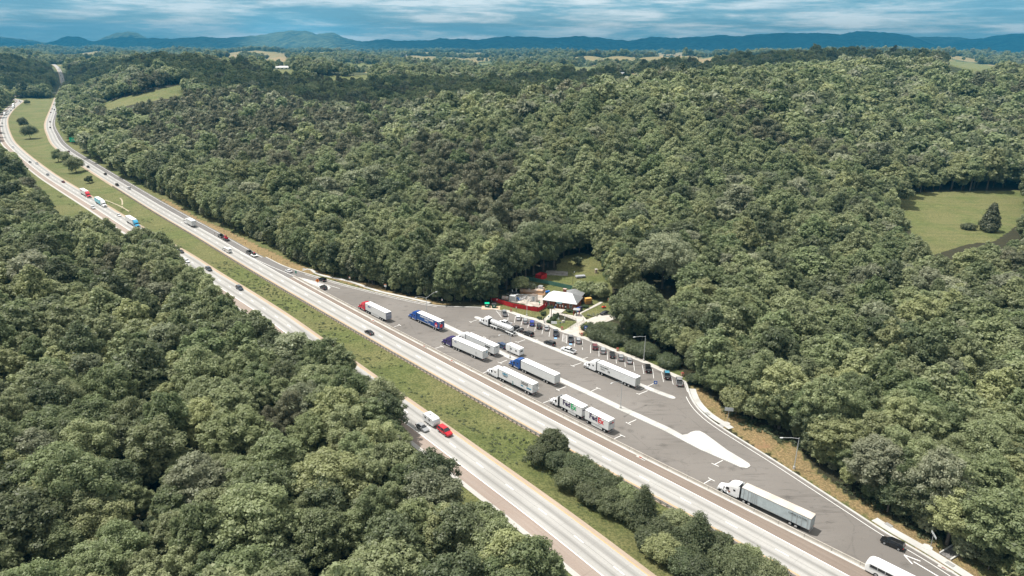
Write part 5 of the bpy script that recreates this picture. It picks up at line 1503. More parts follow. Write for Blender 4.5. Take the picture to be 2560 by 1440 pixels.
# lorries on the highways
def hw_truck(line, zl, x, y, lane, away, cabm, skin, doorm, lab, name='semi_truck', sc=1.0, LT=20.5, logo=None):
    p = P(x, y); k = idx_at(line, p); t, n = normals(line); q = line[k] + n[k]*lane + t[k]*float((p - line[k]) @ t[k]); h = road_heading(line, q, away)
    r = thing(name, (q[0] - math.cos(h)*LT/2, q[1] - math.sin(h)*LT/2, .02), h, lab, 'truck', 'lorries on the highway')
    tractor(r, LT, cabm); b_ = trailer(r, 0, LT - 6.2, skin, ROOF_W, doorm, [(LT - 8.4, 0), (LT - 7.1, 0), (2.2, 0), (3.5, 0)])
    return r, b_


r, b_ = hw_truck(S_LINE, S_Z, 205, 491, 1.83, False, TR['red'], PAN, DOOR_W, 'red-cab lorry with a white trailer driving down the left carriageway')
side_text(b_, 'LOGIX', 4, 3.0, 1.0, rex, side=-1)
r, b_ = hw_truck(S_LINE, S_Z, 249, 513, 1.83, False, TR['white'], PAN_T, DOOR_W, 'white-cab lorry with a turquoise trailer bearing a white swoosh')
sw = MB(); pts = [(x, 2.1 + .9*((x - 7.5)/4)**2) for x in np.linspace(3.5, 11.5, 12)]
sw.loft([[(x, -1.33, z - .22 + .02*i), (x, -1.35, z - .22 + .02*i), (x, -1.35, z + .22 - .01*i), (x, -1.33, z + .22 - .01*i)] for i, (x, z) in enumerate(pts)]); sw.build('swoosh', wlet, b_)
hw_truck(S_LINE, S_Z, 322, 564, 1.83, False, TR['cyan'], PAN, DOOR_W, 'blue-cab lorry with a white trailer about to pass behind the tree tops')
hw_truck(N_LINE, N_Z, 461, 565, 0.9 + .93, True, TR['white'], panel_mat('grey_box_panel', (.55, .56, .56), 1.2), DOOR_W, 'white box lorry alone on the near carriageway seen from behind', LT=15.5)
for (x, y, lane, lab, cm) in [(6, 288, -1.8, 'white lorry at the left picture edge in the bend', 'white'), (29, 265, -1.8, 'far white lorry leading near the end of the left carriageway', 'white'), (34, 270, 1.8, 'far white and grey lorry beside another near the end of the left carriageway', 'white'), (59, 245, -1.8, 'farthest small white lorry just below the trees on the left carriageway', 'red')]:
    hw_truck(S_LINE, S_Z, x, y, lane, False, TR[cm], PAN, DOOR_W, lab, LT=19)

# ---- travel trailers and towed loads
def caravan(r, x0, Lc, top=3.0, round_=False, skin=None, hw=1.2):
    skin = skin or mat('caravan_white', (.70, .71, .71), .4)
    k = MB(); rr = .55 if round_ else .18
    prof = [(0, .6), (0, top - rr), (rr*.3, top - rr*.3), (rr, top), (Lc - rr*1.6, top), (Lc - rr*.5, top - rr*.5), (Lc, top - rr*1.8), (Lc, 1.15), (Lc - .35, .6)]
    k.loft([[(x0 + x, s*hw, z) for x, z in prof] for s in (-1, 1)]); bo = k.build('caravan_body', skin, r)
    for x in (Lc*.18, Lc*.55): MB().box(x0 + x, x0 + x + .8, hw + .002, hw + .02, 1.6, 2.2).box(x0 + x, x0 + x + .8, -hw - .02, -hw - .002, 1.6, 2.2).build('side_window', MT['glass'], bo)
    MB().box(x0 - .02, x0 - .004, -.6, .6, 1.7, 2.3).build('rear_window', MT['glass'], bo)
    MB().box(x0 + Lc*.35, x0 + Lc*.35 + .5, -.25, .25, top + .002, top + .22).box(x0 + Lc*.7, x0 + Lc*.7 + .35, .2, .55, top + .002, top + .14).build('roof_unit', MT['steel'], bo)
    for s in (-1, 1):
        tyre(r, x0 + Lc*.42, s*(hw + .02), .34); tyre(r, x0 + Lc*.42 + .78, s*(hw + .02), .34)
    MB().loft([[(x0 + Lc - .1, -.5, .5), (x0 + Lc - .1, .5, .5), (x0 + Lc - .1, .5, .62), (x0 + Lc - .1, -.5, .62)], [(x0 + Lc + 1.2, -.05, .5), (x0 + Lc + 1.2, .05, .5), (x0 + Lc + 1.2, .05, .6), (x0 + Lc + 1.2, -.05, .6)]]).build('drawbar', MT['dark'], r)
    return bo


A = P(1297.5, 893.5); h = D(134)
r = thing('travel_trailer', (A[0] + .9, A[1] + .9, 0), h, 'white travel trailer with two dark windows hitched behind a blue car', 'caravan')
caravan(r, 0, 6.9)
q = np.array([A[0] + .9 + math.cos(h)*8.0, A[1] + .9 + math.sin(h)*8.0])
put_car('suv', 'navy', 0, 0, h, 'blue tall car hitched to the white travel trailer, beside the black-lettered white trailer', xy=q, scale=1.06)
# camper towed by the red SUV
p = P(1116, 1082); k = idx_at(S_LINE, p); t, n = normals(S_LINE); q = S_LINE[k] + n[k]*1.83 + t[k]*float((p - S_LINE[k]) @ t[k]); h = road_heading(S_LINE, q, False)
put_car('suv', 'red', 0, 0, h, 'bright red tall car towing a white camper on the left carriageway', xy=q, rear=False, z=.02, scale=1.12)
c0 = q - np.array([math.cos(h), math.sin(h)])*(2.7 + 1.3 + 5.6)
r = thing('travel_trailer', (c0[0], c0[1], .02), h, 'rounded white camper towed behind the bright red car', 'caravan'); caravan(r, 0, 5.6, 2.75, True, mat('silver_white_caravan', (.66, .68, .69), .3, metal=.1))
# white car towing small camper on the near carriageway
p = P(567, 628); k = idx_at(N_LINE, p); t, n = normals(N_LINE); q = N_LINE[k] + n[k]*-1.7 + t[k]*float((p - N_LINE[k]) @ t[k]); h = road_heading(N_LINE, q, True)
put_car('suv', 'white', 0, 0, h, 'white car towing a small white camper on the near carriageway', xy=q, z=.02)
c0 = q - np.array([math.cos(h), math.sin(h)])*(4.2 + 1.1)
r = thing('travel_trailer', (c0[0], c0[1], .02), h, 'small rounded white camper towed behind the white car', 'caravan'); caravan(r, 0, 4.2, 2.4, True, hw=1.0)


def flatbed(r, Lf, m=None):
    MB().box(0, Lf, -1.15, 1.15, .62, .78).build('deck', m or MT['dark'], r)
    MB().loft([[(Lf, -.5, .55), (Lf, .5, .55), (Lf, .5, .68), (Lf, -.5, .68)], [(Lf + 1.2, -.05, .55), (Lf + 1.2, .05, .55), (Lf + 1.2, .05, .65), (Lf + 1.2, -.05, .65)]]).build('drawbar', MT['dark'], r)
    for s in (-1, 1):
        tyre(r, Lf*.35, s*1.2, .36); tyre(r, Lf*.35 + .85, s*1.2, .36)


def on_ramp(x, y, n_off):
    p = P(x, y); k = idx_at(N_LINE, p); t, n = normals(N_LINE); return N_LINE[k] + n[k]*n_off + t[k]*float((p - N_LINE[k]) @ t[k]), road_heading(N_LINE, N_LINE[k], True)


q, h = on_ramp(551, 597, 5.9)
put_car('pickup', 'black', 0, 0, h, 'black pickup towing a long flatbed with red machinery on the outer lane', xy=q, scale=1.05, z=.02)
c0 = q - np.array([math.cos(h), math.sin(h)])*8.5
r = thing('flatbed_trailer', (c0[0], c0[1], .02), h, 'long dark flatbed trailer carrying a red machine', 'trailer'); flatbed(r, 7.2)
m_ = thing('red_machine', (c0[0] + math.cos(h)*3.6, c0[1] + math.sin(h)*3.6, .82), h, 'bright red farm machine with a folded boom on the flatbed', 'machine')
MB().box(-1.3, 1.3, -.8, .8, .3, 1.1, .2, .1).build('body', TR['red'], m_); MB().box(-.4, .5, -.55, .55, 1.1, 1.9, .1, .1).build('cabin', MT['glass'], m_)
MB().tube([(1.0, .3, 1.0), (.3, .3, 2.3), (-1.2, .3, 1.5)], .14).build('boom', TR['red'], m_)
for s in (-1, 1): tyre(m_, -.8, s*.95, .45); tyre(m_, .8, s*.95, .38)
q, h = on_ramp(629, 637, 5.9)
put_car('pickup', 'dark', 0, 0, h, 'dark pickup towing a short trailer with a small tractor', xy=q, z=.02)
c0 = q - np.array([math.cos(h), math.sin(h)])*6.0
r = thing('flatbed_trailer', (c0[0], c0[1], .02), h, 'short pale flatbed trailer carrying a small orange and black tractor', 'trailer'); flatbed(r, 4.8, MT['white_dirty'])
m_ = thing('small_tractor', (c0[0] + math.cos(h)*2.6, c0[1] + math.sin(h)*2.6, .80), h, 'small black and orange tractor on the short pale trailer', 'machine')
MB().box(-.9, 1.2, -.35, .35, .4, 1.0, .1, .05).build('body', MT['dark'], m_); MB().box(-.7, -.2, -.3, .3, 1.0, 1.5).build('seat', TR['red'], m_)
for s in (-1, 1): tyre(m_, -.6, s*.7, .5); tyre(m_, .9, s*.6, .32)

# coach at the lower right
A = P(2158, 1428); k = idx_at(bl, A); t, n = normals(bl); h = math.atan2(-t[k][1], -t[k][0])
cc = A + n[k]*0.0
r = thing('coach', (0, 0, .01), h, 'white coach with a rounded roof cut off by the lower right corner', 'coach')
LB = 12.2
u = np.array([math.cos(h), math.sin(h)]); v = np.array([-u[1], u[0]])
o_ = A - u*LB - v*1.35
r.location = (o_[0], o_[1], .01)
bw = paint('coach_white_paint', (.76, .765, .76), .35)
sec = lambda x, k1, z1: [(x, -1.28*k1, .45), (x, -1.3*k1, z1 - .9), (x, -1.15*k1, z1 - .3), (x, -.7*k1, z1 - .04), (x, 0, z1), (x, .7*k1, z1 - .04), (x, 1.15*k1, z1 - .3), (x, 1.3*k1, z1 - .9), (x, 1.28*k1, .45)]
MB().loft([sec(0, 1, 3.3), sec(LB - 1.6, 1, 3.4), sec(LB - .7, .97, 3.2), sec(LB - .2, .9, 2.7), sec(LB, .82, 2.1)]).build('body', bw, r, smooth=False)
for s in (-1, 1):
    w_ = MB()
    for i in range(7):
        x = .8 + i*1.5
        w_.box(x, x + 1.35, *sorted((s*1.27, s*1.318)), 1.75, 2.42)
    w_.build('window_band', MT['glass'], r)
    fr = MB()
    for i in range(8): fr.box(.68 + i*1.5, .8 + i*1.5, *sorted((s*1.3, s*1.335)), 1.7, 2.46)
    fr.box(.68, 11.3, *sorted((s*1.3, s*1.332)), 1.58, 1.69); fr.build('window_frame', MT['steel'], r)
    for x in (2.6, LB - 2.4): tyre(r, x, s*1.31, .5, .3)
# ================================================================ YARD, FENCES, SMALL THINGS
def fence_line(name, pts, h, m, lab, cat='fence', step=3.0, mesh_m=None, pm='dark', z=0.0, raw=False, thick=.04):
    l = np.array([P(*q) for q in pts]) if not raw else np.array(pts)
    r = thing(name, (0, 0, z), 0, lab, cat)
    k = MB()
    for a, b_ in zip(l[:-1], l[1:]):
        d = (b_ - a); L_ = np.linalg.norm(d); d = d / L_; n = np.array([-d[1], d[0]])
        nseg = max(1, int(L_ / 1.2))
        rings = []
        for i in range(nseg + 1):
            c = a + d * L_ * i / nseg; w = .05 * math.sin(i * 2.1)
            rings.append([(*(c + n*(w - thick/2)), .05), (*(c + n*(w + thick/2)), .05), (*(c + n*(w*.3 + thick/2)), h), (*(c + n*(w*.3 - thick/2)), h)])
        k.loft(rings)
    k.build('screen', m, r)
    s = np.concatenate([[0], np.cumsum(np.linalg.norm(np.diff(l, axis=0), axis=1))])
    first = None
    for ss in np.arange(0, s[-1] + .01, step):
        c = [np.interp(ss, s, l[:, 0]), np.interp(ss, s, l[:, 1])]
        if first is None: first = MB().cyl((0, 0, -.1), (0, 0, h + .06), .05, .05, 6).build('post', MT[pm], r); o = first
        else: o = first.copy(); COL.objects.link(o)
        o.location = (c[0], c[1], 0)
    return r


redf = mat('red_fence_fabric', (.40, .012, .016), .8, color2=(.50, .02, .025), scale=1.2)
greenf = mat('green_mesh_fabric', (.045, .13, .10), .8, color2=(.10, .22, .18), scale=.6)
fence_line('construction_fence', [(1226.4, 751), (1234, 753), (1253, 760.5), (1282, 769), (1317, 775), (1345.5, 779.8), (1368.5, 766)], 1.95, redf, 'long bright red fabric fence around the building site beside the brick building')
for x, y in ((1243, 756.5), (1363, 769)):
    p = P(x, y); r = thing('notice_plate', (p[0], p[1] - .12, 0), 0, 'small white plate on the red fence, ' + ('near its left end' if x < 1300 else 'near the brick building'), 'sign', 'white plates on the red fence')
    MB().box(-.22, .22, -.06, -.02, 1.15, 1.75).build('plate', wsign, r)
p0 = P(1338, 697); p1 = P(1353, 701); p2 = P(1367, 695)
fence_line('site_enclosure', [p0, p1, p2, p2 + (p0 - p1), p0], 2.3, redf, 'small dark red fabric enclosure in the shade behind the building site', raw=True)
fence_line('green_fence', [(1313, 700), (1326, 702), (1431, 724)], 1.9, greenf, 'green mesh fence running behind the brick building', step=4)
# rubbish containers
for x, y, lab, lid in ((1217.5, 769.5, 'green waste container with a green lid, left of the pair', green), (1235, 771, 'dark green waste container with a black lid, right of the pair', MT['dark'])):
    p = P(x, y); r = thing('waste_container', (p[0], p[1] + 1.0, 0), D(2), lab, 'waste container', 'green waste containers')
    gm_ = mat('green_container_paint', (.0, .085, .05), .5, var=.15, scale=1)
    MB().box(-.95, .95, -.8, .8, .15, 1.75, -.0, -.12).build('body', gm_, r)
    MB().box(-1.0, 1.0, -.98, .98, 1.76, 1.88, .05, .3).build('lid', lid, r)
    MB().box(-.38, .38, -.925, -.885, .8, 1.2).build('label_plate', MT['white'], r)
    for s in (-1, 1): MB().box(*sorted((s*.96, s*1.08)), -.25, .25, .7, 1.0).build('lifting_sleeve', MT['dark'], r)
p = P(1224, 772); tag(MB().box(p[0] - 3.4, p[0] + 4.4, p[1] - .8, p[1] + 3.2, -.05, .06).build('container_pad', mat('sandy_pad', (.50, .36, .24), .9, var=.15, scale=1)), kind='structure')
# litter bins with pebble concrete body
for x, y, lab in ((1277.5, 779, 'brick-coloured litter bin on the lawn left of the single lamp post by the red fence'), (1405, 824.5, 'litter bin at the tip of the triangular lawn'), (1454, 840, 'litter bin beside the grass strip below the blue square sign'), (1544, 877.5, 'litter bin behind the row of five cars'), (1706, 939.5, 'litter bin behind the last parked silver pickup')):
    p = P(x, y); r = thing('litter_bin', (p[0], p[1], .1), 0, lab, 'litter bin', 'litter bins along the sidewalk')
    MB().box(-.42, .42, -.42, .42, 0, .95).build('body', mat('pebble_concrete', (.42, .27, .19), .95, var=.25, scale=9), r)
    MB().box(-.46, .46, -.46, .46, .96, 1.12, .1, .1).build('lid', mat('bin_lid', (.22, .05, .035), .7), r)
# site huts and tanks
def hut(x, y, w, d, h, lab, m, roof_m, ang=0, name='site_cabin', door=True, cat='cabin'):
    p = P(x, y); r = thing(name, (p[0], p[1], 0), ang, lab, cat)
    MB().box(-w/2, w/2, 0, d, 0, h).build('wall', m, r)
    MB().box(-w/2 - .08, w/2 + .08, -.08, d + .08, h + .002, h + .14, .06, .06).build('roof', roof_m, r)
    if door:
        do = MB().box(-w*.18, w*.22, -.05, -.004, .05, h*.8).build('door', mat('pale_door', (.30, .33, .35), .6), r)
    return r


cream = mat('cream_cabin_paint', (.66, .66, .62), .6, var=.05, scale=2)
hut(1333.5, 754, 2.3, 2.2, 2.7, 'white cabin with a brown flat roof and grey door inside the building site', cream, mat('brown_flat_roof', (.16, .13, .11), .9), D(-22))
hut(1280, 754, 2.4, 2.2, 2.5, 'large white plastic box cabin behind the red fence', MT['white_dirty'], MT['white'], D(-20), door=False)
hut(1350, 728, 1.8, 1.6, 2.2, 'small grey cabin at the back edge of the building site', MT['white_dirty'], MT['steel'], D(-20))
p = P(1262, 753); r = thing('storage_tank', (p[0], p[1], 0), D(-18), 'galvanised horizontal tank with rusty streaks behind the red fence', 'tank')
MB().cyl((-1.4, .9, 1.1), (1.4, .9, 1.1), .95, .95, 18).build('vessel', mat('rust_streaked_metal', (.40, .42, .42), .5, color2=(.34, .20, .13), scale=2.2), r)
MB().box(-1.1, -.9, .3, 1.5, 0, .5).box(.9, 1.1, .3, 1.5, 0, .5).build('cradle', MT['dark'], r)
MB().tube([(1.6, .9, 0), (1.6, .9, 3.0), (.4, .9, 3.0)], .07).build('pipe', MT['steel'], r)
site_blue = mat('site_blue_plastic', (.02, .16, .50), .5)
for k, (x, y, w, d, h, lab) in enumerate([(1293, 748, 1.1, .9, .9, 'blue crate beside the white box cabin'), (1298, 751, .9, .8, .7, 'second blue crate, nearest the heap of pipes'), (1311, 722, 2.6, 1.2, 1.0, 'blue machine on the raised concrete platform'), (1318, 719, 1.6, 1.2, 1.6, 'taller blue machine at the rear of the platform'), (1369, 731, 2.0, 1.0, .7, 'blue and white tank lying next to the rear wall of the building'), (1345, 729, .8, .7, 1.0, 'blue drum unit left of the small grey cabin')]):
    p = P(x, y); r = thing('site_equipment', (p[0], p[1], .02), D(-20 + 13*k), lab, 'equipment', 'blue equipment on the building site')
    MB().box(-w/2, w/2, -d/2, d/2, .12, h, .05, .05).build('casing', site_blue, r); MB().box(-w/2, w/2, -d/2, d/2, 0, .12).build('skid', MT['dark'], r)
    MB().cyl((0, 0, h), (0, 0, h + .35), .12, .12, 8).build('outlet', MT['steel'], r)
# raised platform / retaining blocks and pipe heap
p = P(1330, 731); r = thing('concrete_platform', (p[0], p[1], 0), D(-14), 'raised rough concrete platform with an orange clay face in the building site', 'platform')
MB().box(-5.6, 4.8, 0, 5.0, -.2, 1.1, .1, .1).build('slab', mat('rough_platform', (.42, .38, .34), .95, color2=(.50, .32, .19), scale=.7, detail=8), r)
for i in range(14):
    MB().box(*(lambda a: (a, a + rnd.uniform(.3, 1.1)))(rnd.uniform(-5.2, 3.8)), *(lambda a: (a, a + rnd.uniform(.3, .9)))(rnd.uniform(.5, 3.9)), 1.05, 1.1 + rnd.uniform(.15, .8)).build('rubble', [MT['concrete'], MT['steel'], MT['white_dirty']][i % 3], r)
p = P(1308, 752); r = thing('pipe_heap', (p[0], p[1], 0), D(-15), 'untidy heap of pipes, rods and pale debris in the middle of the building site', 'debris')
hp = MB()
for i in range(60):
    x = rnd.uniform(-3.6, 4.2); y = rnd.uniform(-.6, 4.6); a = rnd.uniform(0, 3.14); l_ = rnd.uniform(.4, 1.8); z0_ = rnd.uniform(.05, .9)
    hp.cyl((x, y, z0_), (x + l_*math.cos(a), y + l_*math.sin(a), z0_ + rnd.uniform(-.1, .35)), rnd.uniform(.05, .14), None, 6)
hp.build('pipes', mat('mixed_metal', (.32, .33, .34), .6, color2=(.55, .55, .54), scale=1.5), r)
rub = mat('mixed_rubble', (.20, .19, .18), .9, color2=(.50, .47, .43), scale=1.1)
for i in range(26):
    x = rnd.uniform(-4, 4.4); y = rnd.uniform(-.6, 4.8); s = rnd.uniform(.2, .65); MB().box(x, x + s, y, y + s*.8, 0, s*.9, .05, .05).build('block', rub, r)
r = thing('pump_machine', (*P(1285, 738), 0), D(-10), 'dark pump machine with a pale exhaust stack left of the pipe heap', 'machine')
MB().box(-2.2, 1.8, -.7, .9, .3, 1.6, .2, .1).build('engine_cover', MT['dark'], r); MB().cyl((.9, .1, 1.5), (.9, .1, 3.3), .18, .18, 8).build('exhaust', MT['steel'], r); MB().cyl((-.8, .1, 1.5), (-.8, .1, 2.6), .3, .2, 8).build('filter', MT['steel'], r)
# generator enclosure at the right of the building
g0 = P(1461, 765); r = thing('generator_cage', (g0[0], g0[1], 0), D(20), 'dark slatted cage holding a yellow box right of the brick building', 'enclosure')
k = MB()
for x in np.arange(0, 3.7, .28):
    k.box(x, x + .1, 0, .06, 0, 1.9); k.box(x, x + .1, 3.0, 3.06, 0, 1.9)
for y in np.arange(0, 3.1, .28): k.box(0, .06, y + .07, y + .17, 0, 1.88); k.box(3.7, 3.76, y + .07, y + .17, 0, 1.88)
k.build('slats', MT['dark'], r)
g2 = thing('yellow_unit', (g0[0] + .9, g0[1] + 1.4, 0), D(20), 'ochre yellow box unit standing in the dark cage', 'equipment')
MB().box(-.2, 2.6, 0, 1.5, .2, 2.7).build('casing', mat('ochre_paint', (.50, .25, .05), .6, var=.08, scale=2), g2); MB().box(-.2, 2.6, 0, 1.5, 2.702, 2.8, .1, .1).build('lid', mat('ochre_lid', (.62, .36, .10), .6), g2)
# info kiosk shelter with red posts
p = P(1441, 788); r = thing('kiosk_shelter', (p[0], p[1], 0), D(-12), 'small shelter with red posts and a grey flat roof at the corner of the walk', 'shelter')
for sx in (-1.1, 1.1):
    for sy in (-1.0, 1.0): MB().box(sx - .09, sx + .09, sy - .09, sy + .09, 0, 2.5).build('post', mat('red_post', (.30, .03, .025), .6), r)
MB().box(-1.35, 1.35, -1.25, 1.25, 2.502, 2.66).build('roof', mat('kiosk_roof', (.30, .305, .31), .7), r)
for j, (x, y, c, lab) in enumerate(((1444.5, 779.5, 'blue2', 'blue vending machine beside the brick gable wall'), (1449, 777.5, 'navy', 'dark blue vending machine right of the bright blue one'), (1453, 776, 'dark', 'black vending machine, rightmost by the gable wall'))):
    p = P(x, y); r = thing('vending_machine', (p[0], p[1], 0), D(-60), lab, 'vending machine', 'vending machines by the gable wall')
    m_ = TR[c] if c in TR else MT['dark']
    MB().box(-.48, .48, -.4, .4, 0, 1.85).build('cabinet', m_, r); MB().box(-.36, .22, -.425, -.402, .5, 1.65).build('front_panel', MT['clear_light'], r)
# signs, plaques on the lawn
sign('map_board', 1385, 815, D(-100), 2.3, 1.0, 1.5, wsign, 'slanted white map board on a post on the triangular lawn', thick=.1)
sign('lawn_sign', 1396, 806.5, D(-100), .55, .8, 1.7, wsign, 'small white plate sign, left of two on the triangular lawn')
sign('lawn_sign', 1400, 822, D(-100), .45, .35, 2.6, bluel, 'small navy sign on a tall dark post on the triangular lawn', pm='dark')
sign('lawn_sign', 1411.5, 807.5, D(-100), .4, .9, 2.3, wsign, 'narrow pale post sign, right of two on the triangular lawn')
sign('lawn_sign', 1371.5, 803, D(-100), .5, .5, 2.0, mat('teal_sign', (.05, .4, .5), .5), 'small teal sign beside the entrance steps')
sign('lawn_sign', 1290.5, 781, D(-100), .35, .6, 2.2, wsign, 'narrow white sign on a dark post on the lawn below the red fence', pm='dark')
p = P(1408, 806); r = thing('stone_marker', (p[0], p[1], 0), D(20), 'low grey stone marker on the triangular lawn', 'marker'); MB().box(-.6, .6, -.3, .3, 0, .9, .08, .05).build('stone', MT['concrete'], r)
p = P(1490, 683); r = thing('stone_pillar', (p[0], p[1], 0), D(10), 'short pale stone pillar alone at the edge of the upper clearing', 'pillar'); MB().box(-.55, .55, -.55, .55, 0, 1.9, .05, .05).build('shaft', mat('tan_stone', (.42, .33, .26), .9), r); MB().box(-.65, .65, -.65, .65, 1.902, 2.1).build('cap', MT['concrete'], r)
# handrails of the ramp
def handrail(pts, lab, h=.95):
    l = np.array([P(*q) for q in pts]); r = thing('handrail', (0, 0, .1), 0, lab, 'handrail', 'dark handrails of the entrance walks')
    k = MB(); k.tube([(*q, h) for q in l], .035, 5); k.tube([(*q, h*.55) for q in l], .025, 5); k.build('rails', MT['dark'], r)
    s = np.concatenate([[0], np.cumsum(np.linalg.norm(np.diff(l, axis=0), axis=1))]); k = MB()
    for ss in np.arange(0, s[-1], 1.5): c = (np.interp(ss, s, l[:, 0]), np.interp(ss, s, l[:, 1])); k.cyl((*c, 0), (*c, h), .03, .03, 5)
    k.build('uprights', MT['dark'], r)


Z = lambda x, y: (1200 + x/8.52, 700 + y/8.52)
handrail([Z(1700, 735), Z(1840, 800), Z(2040, 870), Z(2060, 905), Z(2030, 935), Z(1860, 1045)], 'dark handrail bordering the upper side of the triangular lawn')
handrail([Z(2200, 850), Z(2205, 900), Z(2060, 990), Z(1890, 1075)], 'dark handrail along the outer side of the sloping walk')
handrail([Z(1380, 790), Z(1360, 870), Z(1345, 920)], 'dark handrail beside the entrance steps')
# drainage chute at lower right
p = P(2400, 1400); r = thing('drain_chute', (*P(2362, 1392), .0), math.atan2(*(P(2420, 1356) - P(2362, 1392))[::-1]), 'dark stony drainage chute running up the bank at the lower right', 'drain chute')
MB().box(0, 11, -1.0, 1.0, -.2, .12).build('bed', mat('wet_stones', (.05, .05, .048), .8, color2=(.22, .21, .20), scale=2.5, detail=8), r)
for s in (-1, 1): MB().box(0, 11, *sorted((s*1.02, s*1.3)), -.2, .3).build('side_wall', islc, r)
# junction covers
for i, (x, y) in enumerate(((1769, 1035), (1803, 1065), (2222, 1313), (2375, 1411), (760, 672))):
    p = P(x, y); kk = idx_at(KERB_W, p); tk_ = normals(KERB_W)[0][kk]; oc = MB().box(-.8, .8, -.5, .5, -.05, .13).build('inlet_cover', mat('cover_grate', (.27, .27, .26), .8)); oc.location = (p[0], p[1], 0); oc.rotation_euler = (0, 0, math.atan2(tk_[1], tk_[0]))
    tag(oc, 'flat grey concrete inlet cover, ' + ('at the top of the curved channel', 'at the bottom of the curved channel', 'above the dark exit-lane car', 'below the drainage chute', 'where the straw slope ends')[i], 'cover', 'concrete inlet covers')
p = P(1452, 694); r = thing('covered_trailer', (p[0], p[1], 0), D(15), 'low grey covered trailer parked on the shaded upper lawn', 'trailer')
MB().box(-2.6, 2.2, -1.2, 1.2, .5, 1.1, .2, .15).build('cover', mat('grey_tarp', (.30, .31, .33), .6, var=.2, scale=2), r); MB().tube([(2.2, 0, .6), (3.6, 0, .55)], .07).build('drawbar', MT['dark'], r)
for s in (-1, 1): tyre(r, -.2, s*1.15, .35)
p = P(1392, 683); r = thing('groundsheet', (p[0], p[1], .05), D(-8), 'flat pale tarpaulin lying on the shaded lawn behind the green fence', 'tarpaulin')
MB().box(-5.5, 5.5, -3.5, 3.5, 0, .12, .3, .3).build('sheet', mat('pale_tarp', (.30, .29, .27), .8, color2=(.14, .13, .12), scale=.5), r)
p = P(1509, 770); r = thing('ride_on_mower', (p[0], p[1], .0), D(190), 'bright orange-red ride-on mower on the lawn right of the building', 'mower')
MB().box(-.9, .8, -.45, .45, .3, .75, .1, .05).build('body', mat('orange_red_paint', (.62, .07, .03), .4), r); MB().box(-.3, .1, -.25, .25, .75, 1.15).build('seat', MT['dark'], r)
for s in (-1, 1): tyre(r, -.5, s*.5, .28, .2); tyre(r, .6, s*.45, .2, .15)
p = P(1521, 751); r = thing('orange_barrel', (p[0], p[1], .0), 0, 'orange road barrel half hidden by trees right of the yellow unit', 'barrel')
MB().cyl((0, 0, 0), (0, 0, 1.1), .4, .3, 12).build('drum', orange, r); MB().cyl((0, 0, .5), (0, 0, .7), .375, .345, 12).build('white_band', MT['white'], r)
p = P(1340, 762); r = thing('valve_stand', (p[0] + 1.5, p[1], .0), 0, 'dark green valve stand between white cabin and red fence', 'valve'); MB().cyl((0, 0, 0), (0, 0, 1.3), .14, .1, 8).build('stem', MT['dark'], r); MB().box(-.35, .35, -.12, .12, 1.0, 1.3).build('wheel_head', green, r)


